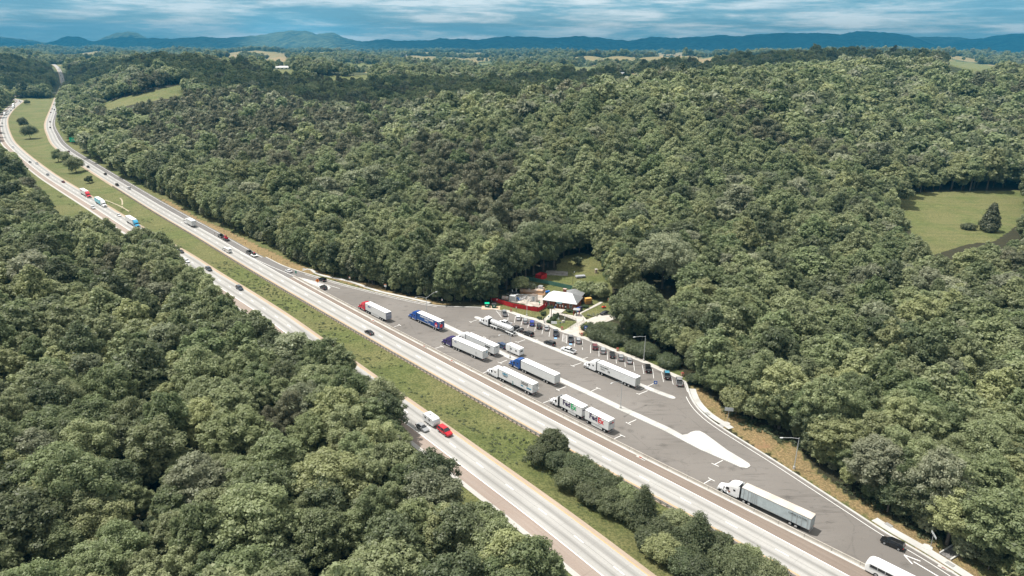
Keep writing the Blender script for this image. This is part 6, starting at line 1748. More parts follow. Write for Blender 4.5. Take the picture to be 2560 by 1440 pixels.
# ---------------------------------------------------------------- people
def person(x, y, head, lab, shirt, trousers, skin, hair, stride=.25, z=.1, cap=None):
    p = P(x, y); r = thing('person', (p[0], p[1], z), head, lab, 'person')
    V = []; Ed = []; Rr = []
    def add(co, rad, par=None):
        V.append(co); Rr.append(rad)
        if par is not None: Ed.append((par, len(V) - 1))
        return len(V) - 1
    pel = add((0, 0, .95), .14); w1_ = add((0, 0, 1.12), .125, pel); chs = add((0, 0, 1.34), .15, w1_); nk = add((0, 0, 1.50), .06, chs); hd0 = add((.015, 0, 1.60), .085, nk); hd1 = add((.02, 0, 1.71), .085, hd0)
    for s in (-1, 1):
        hp_ = add((0, s*.10, .88), .095, pel); kn_ = add((.5*stride*s*.6 + .03, s*.11, .50), .062, hp_); an = add((stride*s*.75 - .04, s*.11, .09), .042, kn_); add((stride*s*.75 + .14, s*.12, .04), .035, an)
        sh = add((0, s*.19, 1.42), .062, chs); el = add((-s*stride*.3 - .02, s*.25, 1.14), .042, sh); wr = add((-s*stride*.45 + .08, s*.26, .92), .028, el); pm_ = add((-s*stride*.45 + .11, s*.26, .85), .030, wr)
        for j, (dy, ln) in enumerate(((-.027, .062), (-.009, .072), (.009, .068), (.026, .055))):
            f1 = add((-s*stride*.45 + .13 + dy*.3, s*.26 + dy, .805), .009, pm_); add((-s*stride*.45 + .145, s*.26 + dy, .805 - ln*.6), .008, f1)
        add((-s*stride*.45 + .15, s*.245, .845), .010, wr)
    me_ = bpy.data.meshes.new('body'); me_.from_pydata(V, Ed, []); o = bpy.data.objects.new('body', me_); COL.objects.link(o)
    sk = o.modifiers.new('s', 'SKIN'); sk.use_smooth_shade = True
    for i, v_ in enumerate(me_.skin_vertices[0].data): v_.radius = (Rr[i], Rr[i]); v_.use_root = (i == 0)
    ss = o.modifiers.new('d', 'SUBSURF'); ss.levels = 1; ss.render_levels = 1
    dg = bpy.context.evaluated_depsgraph_get(); m2 = bpy.data.meshes.new_from_object(o.evaluated_get(dg)); bpy.data.objects.remove(o)
    m2.name = 'body'; m2.materials.clear()
    for mm in (skin, shirt, trousers, MT['dark']): m2.materials.append(mm)
    for pl in m2.polygons:
        c_ = pl.center
        if c_.z < .09: pl.material_index = 3
        elif c_.z < .98 and abs(c_.y) < .215: pl.material_index = 2
        elif .98 <= c_.z < 1.50 and (abs(c_.y) < .21 or c_.z > 1.2): pl.material_index = 1
    bo = bpy.data.objects.new('body', m2); COL.objects.link(bo); bo.parent = r
    hm = MB(); rings = []
    for i in range(5):
        ph_ = math.pi/2 * i/4 ; rad = .105*math.cos(ph_ * .98); rings.append([(rad*math.cos(2*math.pi*k/10)*1.1 + .0, rad*math.sin(2*math.pi*k/10), 1.69 + .115*math.sin(ph_)) for k in range(10)])
    hm.loft(rings).build('hair' if cap is None else 'cap', cap or hair, r, smooth=True)
    fm = MB()
    for s in (-1, 1): fm.box(.095, .112, *sorted((s*.02, s*.05)), 1.655, 1.672)
    fm.box(.1, .108, -.022, .022, 1.585, 1.595); fm.build('face_features', MT['dark'], r)
    MB().loft([[(.095, -.012, 1.65), (.095, .012, 1.65), (.095, 0, 1.61)], [(.10, -.006, 1.65), (.10, .006, 1.65), (.125, 0, 1.615)]]).build('nose', skin, r)


skin_a = mat('skin_light', (.45, .27, .19), .6); skin_b = mat('skin_brown', (.20, .10, .065), .6)
hair_d = mat('dark_hair', (.02, .015, .012), .8)
shb = mat('blue_shirt', (.03, .16, .55), .8); shk = mat('black_shirt', (.02, .02, .022), .8); shw = mat('white_shirt', (.6, .6, .6), .8); shr = mat('dark_red_shirt', (.25, .03, .04), .8)
jeans = mat('blue_jeans', (.06, .09, .16), .85); kh = mat('khaki_trousers', (.36, .30, .22), .85)
person(1386.5, 775.5, D(-80), 'person in a bright blue shirt and light trousers walking out of the entrance', shb, kh, skin_a, hair_d)
person(1441, 789.5, D(-110), 'person in dark clothes standing under the small red-posted shelter', shk, jeans, skin_b, hair_d, stride=.08)
person(1359, 803, D(110), 'person in a dark shirt walking up the entrance steps', shk, jeans, skin_a, hair_d)
person(1362, 811, D(100), 'person in a white shirt at the foot of the entrance steps', shw, jeans, skin_b, hair_d)

# ================================================================ FOLIAGE
def leaf_mat(name, c1, c2, trans=.48, yellow=None):
    m = NB(name); nt = m.nt
    oi = m.n('ShaderNodeObjectInfo').outputs['Random']; geo = m.n('ShaderNodeNewGeometry').outputs['Random Per Island']
    c = m.mix(oi, c1, c2)
    if yellow: c = m.mix(m.ramp(m.math('FRACT', m.math('MULTIPLY', oi, 7.31)), [(.80, 0), (.92, .75)]), c, yellow)
    v = m.ramp(geo, [(0.0, .62), (1.0, 1.42)])
    hs = m.n('ShaderNodeHueSaturation', {'Color': c, 'Hue': .5, 'Saturation': .86}); nt.links.new(m.math('MULTIPLY', m.math('ADD', m.math('MULTIPLY', geo, .46), .80), m.math('ADD', .88, m.math('MULTIPLY', m.math('FRACT', m.math('MULTIPLY', oi, 13.7)), .5))), hs.inputs['Value'])
    df = m.n('ShaderNodeBsdfDiffuse', {'Color': hs.outputs[0]}); tr = m.n('ShaderNodeBsdfTranslucent', {'Color': hs.outputs[0]}); gl = m.n('ShaderNodeBsdfGlossy', {'Roughness': .5}); gl.inputs[0].default_value = (.5, .5, .5, 1)
    mx = m.n('ShaderNodeMixShader', {0: trans, 1: df.outputs[0], 2: tr.outputs[0]}); mx2 = m.n('ShaderNodeMixShader', {0: .035, 1: mx.outputs[0], 2: gl.outputs[0]})
    out = [n_ for n_ in nt.nodes if n_.type == 'OUTPUT_MATERIAL'][0]; nt.links.new(mx2.outputs[0], out.inputs['Surface']); nt.nodes.remove(m.b)
    return m.m


LF = {
    'broad': leaf_mat('broadleaf_foliage', (.148, .196, .074), (.252, .282, .130), yellow=(.30, .32, .13)),
    'pale': leaf_mat('pale_foliage', (.21, .24, .13), (.28, .295, .18)),
    'dark': leaf_mat('dark_broadleaf_foliage', (.095, .126, .055), (.145, .170, .076)),
    'pine': leaf_mat('brownish_pine_foliage', (.118, .132, .066), (.175, .172, .098), trans=.3),
    'lawn': leaf_mat('clipped_hedge_foliage', (.045, .080, .024), (.060, .10, .030)),
}
BARK = mat('grey_brown_bark', (.10, .085, .07), .95, var=.25, scale=2)


def leaf_cloud(rs, n, lobes, size, cz, aspect=1.0, spread=.75, flat=0.0, core=True, corek=.58, rag=.16):
    lob = np.array(lobes); w = lob[:, 3]**2; k = rs.choice(len(lob), n * 3, p=w/w.sum())
    d = rs.normal(size=(n*3, 3)); d[:, 2] += .35; d /= np.linalg.norm(d, axis=1)[:, None]
    r_ = lob[k, 3] * (rs.uniform(.55, 1.08, n*3) + 2.2*rag*rs.uniform(0, 1, n*3)**3); p = lob[k, :3] + d * r_[:, None] * np.array([1, 1, .85])
    keep = np.ones(len(p), bool)
    for i in range(len(lob)):
        dd = np.linalg.norm((p - lob[i, :3]) / np.array([1, 1, .85]), axis=1)
        keep &= ~((dd < lob[i, 3]*.62) & (k != i))
    p = p[keep][:n]; d = d[keep][:n]; n = len(p)
    nrm = d + rs.normal(size=(n, 3)) * spread * .42 + np.array([0, 0, .35]); nrm /= np.linalg.norm(nrm, axis=1)[:, None]
    a = np.cross(nrm, rs.normal(size=(n, 3))); a /= np.linalg.norm(a, axis=1)[:, None]; b_ = np.cross(nrm, a)
    s = size * rs.uniform(.6, 1.35, (n, 1)); a = a*s; b_ = b_*s*aspect
    v = np.stack([p - a, p - b_*.8, p + a, p + b_*.8], 1).reshape(-1, 3)
    f = np.arange(n*4).reshape(-1, 4)
    vs = [v]; fs = [f]; off = n*4
    if core:
        for i in range(len(lob)):
            R_ = lob[i, 3]*corek
            ico_v = np.array([(0, 0, 1), (1, 0, 0), (0, 1, 0), (-1, 0, 0), (0, -1, 0), (0, 0, -1)], float) * R_ + lob[i, :3]
            q = np.array([(0, 1, 2, 2), (0, 2, 3, 3), (0, 3, 4, 4), (0, 4, 1, 1), (5, 2, 1, 1), (5, 3, 2, 2), (5, 4, 3, 3), (5, 1, 4, 4)]) + off
            vs.append(ico_v); fs.append(q); off += 6
    return np.vstack(vs), np.vstack(fs), n


def mesh_from(v, f, nq, name, mats, extra=None):
    """quads (first nq) then triangles stored as degenerate quads; extra: MB appended with material 1"""
    faces = [tuple(q) for q in f[:nq].tolist()] + [tuple(q[:3]) for q in f[nq:].tolist()]
    verts = v.tolist(); mi = [0] * len(faces)
    if extra is not None:
        o = len(verts); verts += [list(map(float, q)) for q in extra.v]; faces += [tuple(i + o for i in q) for q in extra.f]; mi += [1] * len(extra.f)
    me = bpy.data.meshes.new(name); me.from_pydata(verts, [], faces)
    for m in mats: me.materials.append(m)
    me.polygons.foreach_set('material_index', mi)
    return me


def tree_shape(seed, kind, H=17.0, R=5.6, nleaf=5000, size=.5, nlobe=34):
    rs = np.random.RandomState(seed); lobes = []
    if kind == 'cone':
        for i in range(nlobe):
            t = (i + .5)/nlobe; z = H*(.10 + .86*t); rr = R*(1 - t)**.8 * rs.uniform(.45, .85); a = i*2.4 + rs.uniform(-.3, .3)
            lobes.append((rr*math.cos(a), rr*math.sin(a), z, R*(.20 + .20*(1 - t))))
    else:
        eggk = rs.uniform(.1, .5)
        base = .24 if kind != 'pine' else .36
        cz = H*(base + .36); rz = H*.36
        for i in range(nlobe):
            u = rs.uniform(-.85, 1.0); a = i*2.39996 + rs.uniform(-.4, .4); q = math.sqrt(max(0, 1 - u*u))
            k = rs.uniform(.60, .95); egg = 1 - eggk*max(0, u)
            lobes.append((R*k*q*egg*math.cos(a), R*k*q*egg*math.sin(a), cz + rz*u*k*1.05, R*rs.uniform(.22, .36)*math.sqrt(38/max(38, nlobe))))
        lobes.append((0, 0, cz, R*.6)); lobes.append((0, 0, cz + rz*.45, R*.45))
    v, f, nq = leaf_cloud(rs, nleaf, lobes, size, 0, aspect=.8 if kind != 'pine' else .4, spread=1.0 if kind != 'pine' else 1.3)
    tr = MB(); rt = H*.016 + .07
    tr.cyl((0, 0, -.6), (0, 0, H*.45), rt*1.25, rt*.8, 7); tr.cyl((0, 0, H*.45), (rs.uniform(-.5, .5), rs.uniform(-.5, .5), H*.8), rt*.8, rt*.2, 6)
    for i in range(5):
        a = i*1.26 + rs.uniform(-.3, .3); z0 = H*rs.uniform(.28, .5)
        tr.cyl((0, 0, z0), (R*.55*math.cos(a), R*.55*math.sin(a), z0 + H*.17), rt*.42, rt*.12, 5)
    return v, f, nq, tr


def crown_mesh(seed, kind, mk_, **kw):
    v, f, nq, tr = tree_shape(seed, kind, **kw)
    cme = mesh_from(v, f, nq, 'crown', [LF[mk_]])
    tme = bpy.data.meshes.new('trunk'); tme.from_pydata([tuple(map(float, q)) for q in tr.v], [], tr.f); tme.materials.append(BARK)
    return cme, tme


NEAR = []     # (kind, crown mesh, trunk mesh)
for s_ in range(7): NEAR.append(('broad', *crown_mesh(100 + s_, 'broad', 'broad', H=17 + (s_ % 3), R=5.0 + .4*(s_ % 4), nleaf=17000, size=.225, nlobe=[110, 140, 90, 170, 80, 150, 120][s_])))
for s_ in range(2): NEAR.append(('dark', *crown_mesh(120 + s_, 'broad', 'dark', H=17, R=5.4, nleaf=15000, size=.23, nlobe=110)))
for s_ in range(2): NEAR.append(('pale', *crown_mesh(130 + s_, 'broad', 'pale', H=17, R=5.6, nleaf=15000, size=.21, nlobe=150)))
for s_ in range(2): NEAR.append(('pine', *crown_mesh(140 + s_, 'pine', 'pine', H=17, R=4.4, nleaf=14000, size=.23, nlobe=80)))
proto_col = bpy.data.collections.new('tree_forms')      # not linked to the scene: only feeds the wood's scatter
PROTO = []


def add_proto(kind, mk_, seed, **kw):
    v, f, nq, tr = tree_shape(seed, kind, **kw)
    me = mesh_from(v, f, nq, 'tree_form', [LF[mk_], BARK], tr)
    o = bpy.data.objects.new('tree_form_%02d' % len(PROTO), me); proto_col.objects.link(o); PROTO.append(mk_)


for s_ in range(5): add_proto('broad', 'broad', 200 + s_, H=17, R=5.5, nleaf=6500, size=.36, nlobe=90)       # 0-4
for s_ in range(2): add_proto('broad', 'dark', 210 + s_, H=17, R=5.4, nleaf=6500, size=.36, nlobe=80)        # 5-6
add_proto('broad', 'pale', 215, H=17, R=5.6, nleaf=6000, size=.34, nlobe=110)                                 # 7
for s_ in range(2): add_proto('pine', 'pine', 220 + s_, H=17, R=4.4, nleaf=3800, size=.48, nlobe=28)         # 8-9
for s_ in range(3): add_proto('broad', 'broad', 230 + s_, H=17, R=5.9, nleaf=1100, size=.95, nlobe=44)        # 10-12
add_proto('broad', 'dark', 235, H=17, R=5.9, nleaf=1100, size=.95, nlobe=44)                                  # 13
add_proto('broad', 'pale', 236, H=17, R=5.9, nleaf=650, size=1.1, nlobe=20)                                  # 14
add_proto('pine', 'pine', 237, H=17, R=5.0, nleaf=700, size=1.1, nlobe=18)                                   # 15

KEEP_CLEAR = [(187, 349, 22, P(187, 361)[1] + 3), (1592, 770, 75, 262), (1660, 640, 80, 300), (1600, 830, 40, 262)]   # views of single things: x, y, radius (pixels), their distance
# ---- where trees stand
def scatter(y0, y1, sp, a_lim=.95):
    ys = np.arange(y0, y1, sp); out = []
    for j, y in enumerate(ys):
        xm = a_lim*(y + 120); xs = np.arange(-xm, xm, sp) + (sp/2 if j % 2 else 0)
        out.append(np.stack([xs, np.full(len(xs), y)], 1))
    p = np.vstack(out); return p + npr.uniform(-.38, .38, p.shape)*sp


pts = [(scatter(70, 420, 6.7), 0), (scatter(420, 720, 7.7), 0), (scatter(720, 1500, 9.4), 1), (scatter(1500, 3200, 12.5, .86), 2), (scatter(3200, 9300, 21.0, .80), 3)]
eR = [P(*q) for q in EDGE_R]; t_, n_ = normals(N_LINE)
farE = [N_LINE[k] + n_[k]*13 for k in range(0, idx_at(N_LINE, eR[0]), 12)]
polyR = np.array(farE + eR + [P(1300, 745), P(1440, 760), P(1532, 792)] + [P(*q) for q in EDGE_R2] + [np.array([700, 20.]), np.array([30000, 20.]), np.array([30000, 30000.]), np.array([-30000, 30000.]), np.array([-30000, 2720.])])
polyL = np.array(list(EDGE_L) + [np.array([10., 20.]), np.array([-900., 20.]), np.array([-1400, 700.])])
# firm wood edges: trees stepped along the measured tree line
_le = relax(smooth_line(list(EDGE_L), 6.2), 1); _tl, _nl = normals(_le)
_re = smooth_line(eR + [], 6.5); _tr, _nr = normals(_re)
_re2 = smooth_line([P(*q) for q in EDGE_R2], 6.2); _tr2, _nr2 = normals(_re2)
edge_pts = np.vstack([_le - _nl*npr.uniform(4.8, 6.5, (len(_le), 1)), _re + _nr*4.5, _re2 + _nr2*4.0])
pts.append((edge_pts + npr.uniform(-1.2, 1.2, edge_pts.shape), 0))
XS, YS, LOD = np.concatenate([p[:, 0] for p, _ in pts]), np.concatenate([p[:, 1] for p, _ in pts]), np.concatenate([np.full(len(p), l) for p, l in pts])
inf = {}; ZS = G(XS, YS, inf); sNt, sSt = inf['sN'], inf['sS']
okR = poly_mask(XS, YS, polyR)
okL = poly_mask(XS, YS, polyL) | ((sSt < -13) & (YS > 760) & (XS < -300)) | ((sNt < -11) & (sSt > 9) & (YS > 1440)) | ((sNt < -11) & (YS > 1620) & (sSt < -6))
okL |= (sNt < -11) & (YS > 1750)
ok = (okR | okL) & ~in_field(XS, YS, ZS)
ok &= ~hides_field(XS, YS, ZS, 19) & ~hides_field(XS, YS, ZS, 13) & ~hides_field(XS, YS, ZS, 6)
ok &= (np.abs(sNt) > np.where(YS > 1550, 20, 9.5))
ok &= (np.abs(sSt) > 10) | (YS > 1800)
lotd = np.zeros(len(XS), bool); m_ = YS < 420; lotd[m_] = poly_mask(XS[m_], YS[m_], lot_poly); ok &= ~lotd
dK = np.full(len(XS), 99.0); dK[m_], _ = line_dist(XS[m_], YS[m_], KERB_W, 1); ok &= dK > 7.0
tpx, tpy = to_px(XS, YS, ZS + 15)
dep = YS*ct
_cut = np.zeros(len(XS), bool)
_rp = [(N_LINE[k], to_px(N_LINE[k, 0], N_LINE[k, 1], N_Z[k])) for k in range(0, len(N_LINE), 3) if N_LINE[k, 1] > 1350]
for _h in (3, 8, 12, 16):
    _x, _y = to_px(XS, YS, ZS + _h)
    for (_w, (_a, _b)) in _rp: _cut |= (np.abs(_x - _a) < 8) & (np.abs(_y - _b) < 7) & (YS < _w[1]) & (YS > 900)
    for (_a, _b, _r, _d) in KEEP_CLEAR: _cut |= ((_x - _a)**2 + (_y - _b)**2 < _r*_r) & (YS < _d)
ok &= ~_cut
ok &= ~((YS > 2250) & (far_meadow(XS, YS + 90) | far_meadow(XS, YS + 180)))
ok &= (tpx > -260) & (tpx < 2820) & (tpy < 1720)
XS, YS, ZS, LOD, sNt, sSt, okR_, tpx, tpy = [a[ok] for a in (XS, YS, ZS, LOD, sNt, sSt, okR, tpx, tpy)]
# species by patches
def lown(x, y, s, ph):
    return np.sin(x/s + ph)*np.cos(y/s*1.3 - ph*2) + .6*np.sin((x + y)/s*1.9 + ph*3)


pineN = lown(XS, YS, 62, 1.1); paleN = lown(XS, YS, 40, 4.0)
rr_ = npr.uniform(0, 1, len(XS))
gx_, gy_ = to_px(XS, YS, ZS + 10)
pine_zone = poly_mask(gx_, gy_, [(320, 260), (560, 240), (860, 260), (1010, 300), (920, 400), (760, 440), (560, 420), (330, 380)]) | poly_mask(gx_, gy_, [(1000, 380), (1150, 370), (1320, 440), (1270, 540), (1150, 560), (1010, 480)]) | poly_mask(gx_, gy_, [(1800, 280), (1960, 300), (1900, 360), (1760, 340)]) | poly_mask(gx_, gy_, [(660, 1000), (800, 1010), (780, 1100), (660, 1090)])
typ = np.full(len(XS), 'broad', dtype='<U6')
typ[(rr_ < .16)] = 'dark'; typ[(pineN > .9) & (rr_ < .6)] = 'pine'; typ[pine_zone & (rr_ < .78)] = 'pine'
typ[(sSt < 0) & (sSt > -34) & (YS < 700) & (typ == 'pine')] = 'broad'
typ[(paleN > .85) & (rr_ > .66)] = 'pale'; typ[rr_ > .95] = 'pale'
SC = np.clip(npr.normal(.98, .23, len(XS)), .55, 1.6) * np.where(typ == 'pine', .92, 1.0)
SC *= np.array([1.0, 1.05, 1.25, 1.5])[LOD]
SC = np.where(YS < 420, SC*.90, np.where(YS < 1500, SC*1.12, SC))
_dl = line_dist(XS, YS, smooth_line(list(EDGE_L), 5.0), 1)[0]; SC = np.where((_dl < 11) & ~okR_, np.minimum(SC, 1.03), SC); SC = np.where((YS < 260), np.minimum(SC, 1.18), SC)
dist = np.sqrt(XS**2 + YS**2 + (CAM_H - ZS - 14)**2)
inframe = (tpx > -40) & (tpx < 2600) & (tpy > 60) & (tpy < 1500)
order = np.argsort(np.where(inframe, dist, 1e9)); near_ids = set(order[:300].tolist())
kidx = {k: [i for i, n_ in enumerate(NEAR) if n_[0] == k] for k in ('broad', 'dark', 'pale', 'pine')}
LBL = {'broad': 'mid-green broadleaf tree', 'dark': 'dark green broadleaf tree', 'pale': 'pale grey-green tree', 'pine': 'brownish-green pine tree'}
TONE = {'broad': 'green', 'dark': 'dark-green', 'pale': 'pale', 'pine': 'brownish'}
USED = {}
COLN = [(10, 'the left edge'), (76, 'the wide tree'), (112, 'the road bend'), (150, 'the median trees'), (205, 'the red-cab lorry'), (249, 'the turquoise lorry'), (322, 'the blue-cab lorry'), (390, 'the path fork'), (461, 'the box lorry'), (527, 'a slate car'), (567, 'the small camper'), (629, 'the small tractor'), (680, 'the straw slope'), (722, 'the ramp sedan'), (795, 'the orange sign'), (860, 'the white gore'), (923, 'the lone sedan'), (975, 'the red cab'), (1035, 'the blue cab'), (1085, 'the silver camper'), (1120, 'the red car'), (1170, 'the navy lorry'), (1217, 'the waste bins'), (1262, 'the tank lorry'), (1340, 'the white cabin'), (1400, 'the brick building'), (1470, 'the yellow unit'), (1520, 'the round hedge'), (1609, 'a lamp post'), (1668, 'the teal pickup'), (1699, 'the last pickup'), (1740, 'the island bulb'), (1819, 'the text board'), (1900, 'the clay patch'), (1985, 'the exit lamp'), (2045, 'the tan roof'), (2130, 'the coach front'), (2230, 'the exit car'), (2326, 'the edge-on board'), (2400, 'the drain chute'), (2471, 'the conical tree'), (2545, 'the right edge')]
ROWN = [(400, 'the median trees'), (460, 'the meadow'), (490, 'the red-cab lorry'), (513, 'the turquoise lorry'), (565, 'the box lorry'), (600, 'the red machine'), (640, 'the small tractor'), (680, 'the ramp sedan'), (720, 'the gore'), (752, 'the brick roof'), (785, 'the blue cab'), (812, 'the tank lorry'), (838, 'the lone sedan'), (870, 'the travel trailer'), (900, 'the lamp base'), (925, 'the mid-blue cab'), (960, 'the last pickup'), (995, 'the parcel cab'), (1030, 'the text board'), (1060, 'the silver camper'), (1092, 'the red car'), (1125, 'the island bulb'), (1165, 'the exit lamp'), (1200, 'the stall tee'), (1232, 'the nearest cab'), (1270, 'the tan roof'), (1318, 'the grey trailer'), (1357, 'the exit car'), (1400, 'the coach'), (1440, 'the bottom edge')]
for i in sorted(near_ids):
    k = typ[i]; _, cme, tme = NEAR[kidx[k][i % len(kidx[k])]]
    wood = 'left'
    if okR_[i]: wood = 'right' if XS[i] > 45 else 'behind'
    gl_ = {'left': 'in the dense wood left of the highway', 'right': 'in the dense wood right of the exit lane', 'behind': 'in the dense wood behind the rest area'}[wood]
    qx, qy = to_px(XS[i], YS[i], ZS[i] + 11*SC[i])
    cx_ = min(COLN, key=lambda t: abs(t[0] - qx)); ry_ = min(ROWN, key=lambda t: abs(t[0] - qy))
    size_w = 'small' if SC[i] < .82 else ('large' if SC[i] > 1.12 else 'middling')
    lab_ = '%s %s %s-wood tree, in line with %s, level with %s' % (size_w, TONE[k], wood, cx_[1], ry_[1])
    n_used = USED.get(lab_, 0); USED[lab_] = n_used + 1
    if n_used: lab_ = ['another ', 'third ', 'fourth ', 'fifth '][min(n_used - 1, 3)] + lab_
    r = thing('pine_tree' if k == 'pine' else 'broadleaf_tree', (XS[i], YS[i], ZS[i] - .1), npr.uniform(0, 6.28), lab_, 'tree', LBL[k] + 's ' + gl_)
    s = float(SC[i]); wdt = s*npr.uniform(.92, 1.28); r.scale = (wdt, wdt*npr.uniform(.92, 1.08), s*npr.uniform(.85, 1.12))
    c_ = bpy.data.objects.new('crown', cme); COL.objects.link(c_); c_.parent = r
    t2 = bpy.data.objects.new('trunk', tme); COL.objects.link(t2); t2.parent = r
rest_ids = np.array([i for i in range(len(XS)) if i not in near_ids])
# young growth along the wood edges
ue = scatter(80, 520, 3.0); ux, uy = ue[:, 0], ue[:, 1]; ui = {}; uz = G(ux, uy, ui)
uin = poly_mask(ux, uy, polyR); uil = poly_mask(ux, uy, polyL)
d1 = line_dist(ux, uy, smooth_line(eR, 4.0), 1)[0]; d2 = line_dist(ux, uy, smooth_line([P(*q) for q in EDGE_R2], 4.0), 1)[0]; d3 = line_dist(ux, uy, smooth_line(list(EDGE_L), 4.0), 1)[0]; d4 = line_dist(ux, uy, KERB_W, 1)[0]
um = ((uin & ((d1 < 10) | (d2 < 11))) | (uil & (d3 < 8))) & (d4 > 5.5) & ~in_field(ux, uy, uz) & (npr.uniform(0, 1, len(ux)) < .95) & (np.abs(ui['sN']) > 9.5)
um &= (ui['sS'] < -10) | (ui['sN'] > 0)
um[um] &= ~poly_mask(ux[um], uy[um], lot_poly)
ux, uy, uz = ux[um], uy[um], uz[um]; nb = len(XS)
XS = np.concatenate([XS, ux]); YS = np.concatenate([YS, uy]); ZS = np.concatenate([ZS, uz - .5]); SC = np.concatenate([SC, npr.uniform(.24, .52, len(ux))])
typ = np.concatenate([typ, npr.choice(['broad', 'broad', 'dark', 'pale'], len(ux))]); dist = np.concatenate([dist, np.full(len(ux), 300.0)])
rest_ids = np.concatenate([rest_ids, np.arange(nb, nb + len(ux))])

# the remaining wood as one scattered mass
pidx = np.zeros(len(XS), np.int32); ri = npr.randint(0, 1000, len(XS))
for k, nearp, farp in (('broad', [0, 1, 2, 3, 4], [10, 11, 12]), ('dark', [5, 6], [13]), ('pale', [7], [14]), ('pine', [8, 9], [15])):
    m_ = typ == k; a_ = np.array(nearp)[ri % len(nearp)]; b_ = np.array(farp)[ri % len(farp)]
    pidx[m_] = np.where(dist[m_] < 620, a_[m_], b_[m_])


def scatter_obj(name, xs, ys, zs, sc, idx, col, lab, cat, flat=None, kind='stuff'):
    me = bpy.data.meshes.new(name); me.vertices.add(len(xs)); me.vertices.foreach_set('co', np.stack([xs, ys, zs], 1).astype(np.float32).ravel())
    sc = np.asarray(sc, np.float32); hh = sc * npr.uniform(.85, 1.2, len(sc)); ww = sc * npr.uniform(.92, 1.3, len(sc))
    a = me.attributes.new('scl', 'FLOAT_VECTOR', 'POINT'); a.data.foreach_set('vector', np.stack([ww, ww, hh], 1).astype(np.float32).ravel())
    a = me.attributes.new('pick', 'INT', 'POINT'); a.data.foreach_set('value', np.asarray(idx, np.int32))
    a = me.attributes.new('rz', 'FLOAT', 'POINT'); a.data.foreach_set('value', npr.uniform(0, 6.28, len(xs)).astype(np.float32))
    o = bpy.data.objects.new(name, me); COL.objects.link(o); tag(o, lab, cat, kind=kind)
    ng = bpy.data.node_groups.new(name + '_scatter', 'GeometryNodeTree')
    ng.interface.new_socket('Geometry', in_out='INPUT', socket_type='NodeSocketGeometry'); ng.interface.new_socket('Geometry', in_out='OUTPUT', socket_type='NodeSocketGeometry')
    N = ng.nodes.new; gi = N('NodeGroupInput'); go = N('NodeGroupOutput'); ip = N('GeometryNodeInstanceOnPoints'); ci = N('GeometryNodeCollectionInfo')
    ci.inputs['Collection'].default_value = col; ci.inputs['Separate Children'].default_value = True; ci.inputs['Reset Children'].default_value = True
    def at_(nm, ty):
        n_ = N('GeometryNodeInputNamedAttribute'); n_.data_type = ty; n_.inputs['Name'].default_value = nm; return n_.outputs[0]
    cx = N('ShaderNodeCombineXYZ'); l = ng.links.new
    l(gi.outputs[0], ip.inputs['Points']); l(ci.outputs[0], ip.inputs['Instance']); ip.inputs['Pick Instance'].default_value = True
    l(at_('pick', 'INT'), ip.inputs['Instance Index']); l(at_('rz', 'FLOAT'), cx.inputs[2])
    try:
        er = N('FunctionNodeEulerToRotation'); l(cx.outputs[0], er.inputs[0]); l(er.outputs[0], ip.inputs['Rotation'])
    except Exception:
        l(cx.outputs[0], ip.inputs['Rotation'])
    l(at_('scl', 'FLOAT_VECTOR'), ip.inputs['Scale']); l(ip.outputs[0], go.inputs[0])
    md = o.modifiers.new('scatter', 'NODES'); md.node_group = ng
    return o


ri_ = rest_ids
scatter_obj('forest', XS[ri_], YS[ri_], ZS[ri_] - .2, SC[ri_], pidx[ri_], proto_col, 'dense mixed wood covering the hills to the horizon', 'forest')
print('forest points', len(ri_), 'near', len(near_ids))
# ---- trees and shrubs one can tell apart
def lone(name, x, y, kind, mk_, H, R, lab, cat='tree', nleaf=5000, size=.4, z=None, nlobe=34, seed=1, group=None, sink=0.0):
    z0 = 0.0
    for _ in range(8):
        p = P(x, y, z0); z0 = g1(p[0], p[1])
    cme, tme = crown_mesh(300 + seed, kind, mk_, H=H, R=R, nleaf=nleaf, size=size, nlobe=nlobe)
    r = thing(name, (p[0], p[1], z0 - .1 - sink), rnd.uniform(0, 6), lab, cat, group)
    c_ = bpy.data.objects.new('crown', cme); COL.objects.link(c_); c_.parent = r
    t2 = bpy.data.objects.new('trunk', tme); COL.objects.link(t2); t2.parent = r
    return r


lone('broadleaf_tree', 191, 432, 'broad', 'broad', 13, 7.5, 'largest of the round dark trees in the grass median by the bend', seed=1)
lone('broadleaf_tree', 147, 405, 'broad', 'broad', 12, 5.2, 'leftmost round tree of the median group by the bend', seed=2)
lone('broadleaf_tree', 166, 408, 'broad', 'broad', 11, 5.0, 'middle round tree of the median group, between its two neighbours', seed=3)
lone('small_tree', 224, 458, 'broad', 'dark', 6.0, 3.2, 'small thin tree alone on the grass right of the median group', seed=4, nleaf=1500, nlobe=16)
lone('broadleaf_tree', 76, 347, 'broad', 'dark', 15, 9.0, 'wide dark tree alone on the upper grass median at the left', seed=5)
lone('broadleaf_tree', 60, 318, 'broad', 'dark', 12, 7.0, 'flat-topped dark tree just above the wide lone median tree', seed=6, nleaf=3500)
lone('small_tree', 68, 262, 'broad', 'dark', 9, 5.0, 'small dark tree beside the far end of the left carriageway', seed=7)
lone('conifer_tree', 2471, 577, 'cone', 'pine', 17, 6.2, 'tall dark conical tree standing alone in the right-hand meadow', seed=8, nleaf=7000, size=.5, nlobe=60)
lone('shrub', 2420, 573, 'broad', 'dark', 3.0, 4.2, 'low dark bush left of the conical tree in the meadow', 'shrub', seed=9, nleaf=1500)
lone('broadleaf_tree', 1592, 842, 'broad', 'dark', 22, 11.5, 'very large dark green tree rising behind the round hedge', seed=10, nleaf=26000, size=.32, nlobe=190)
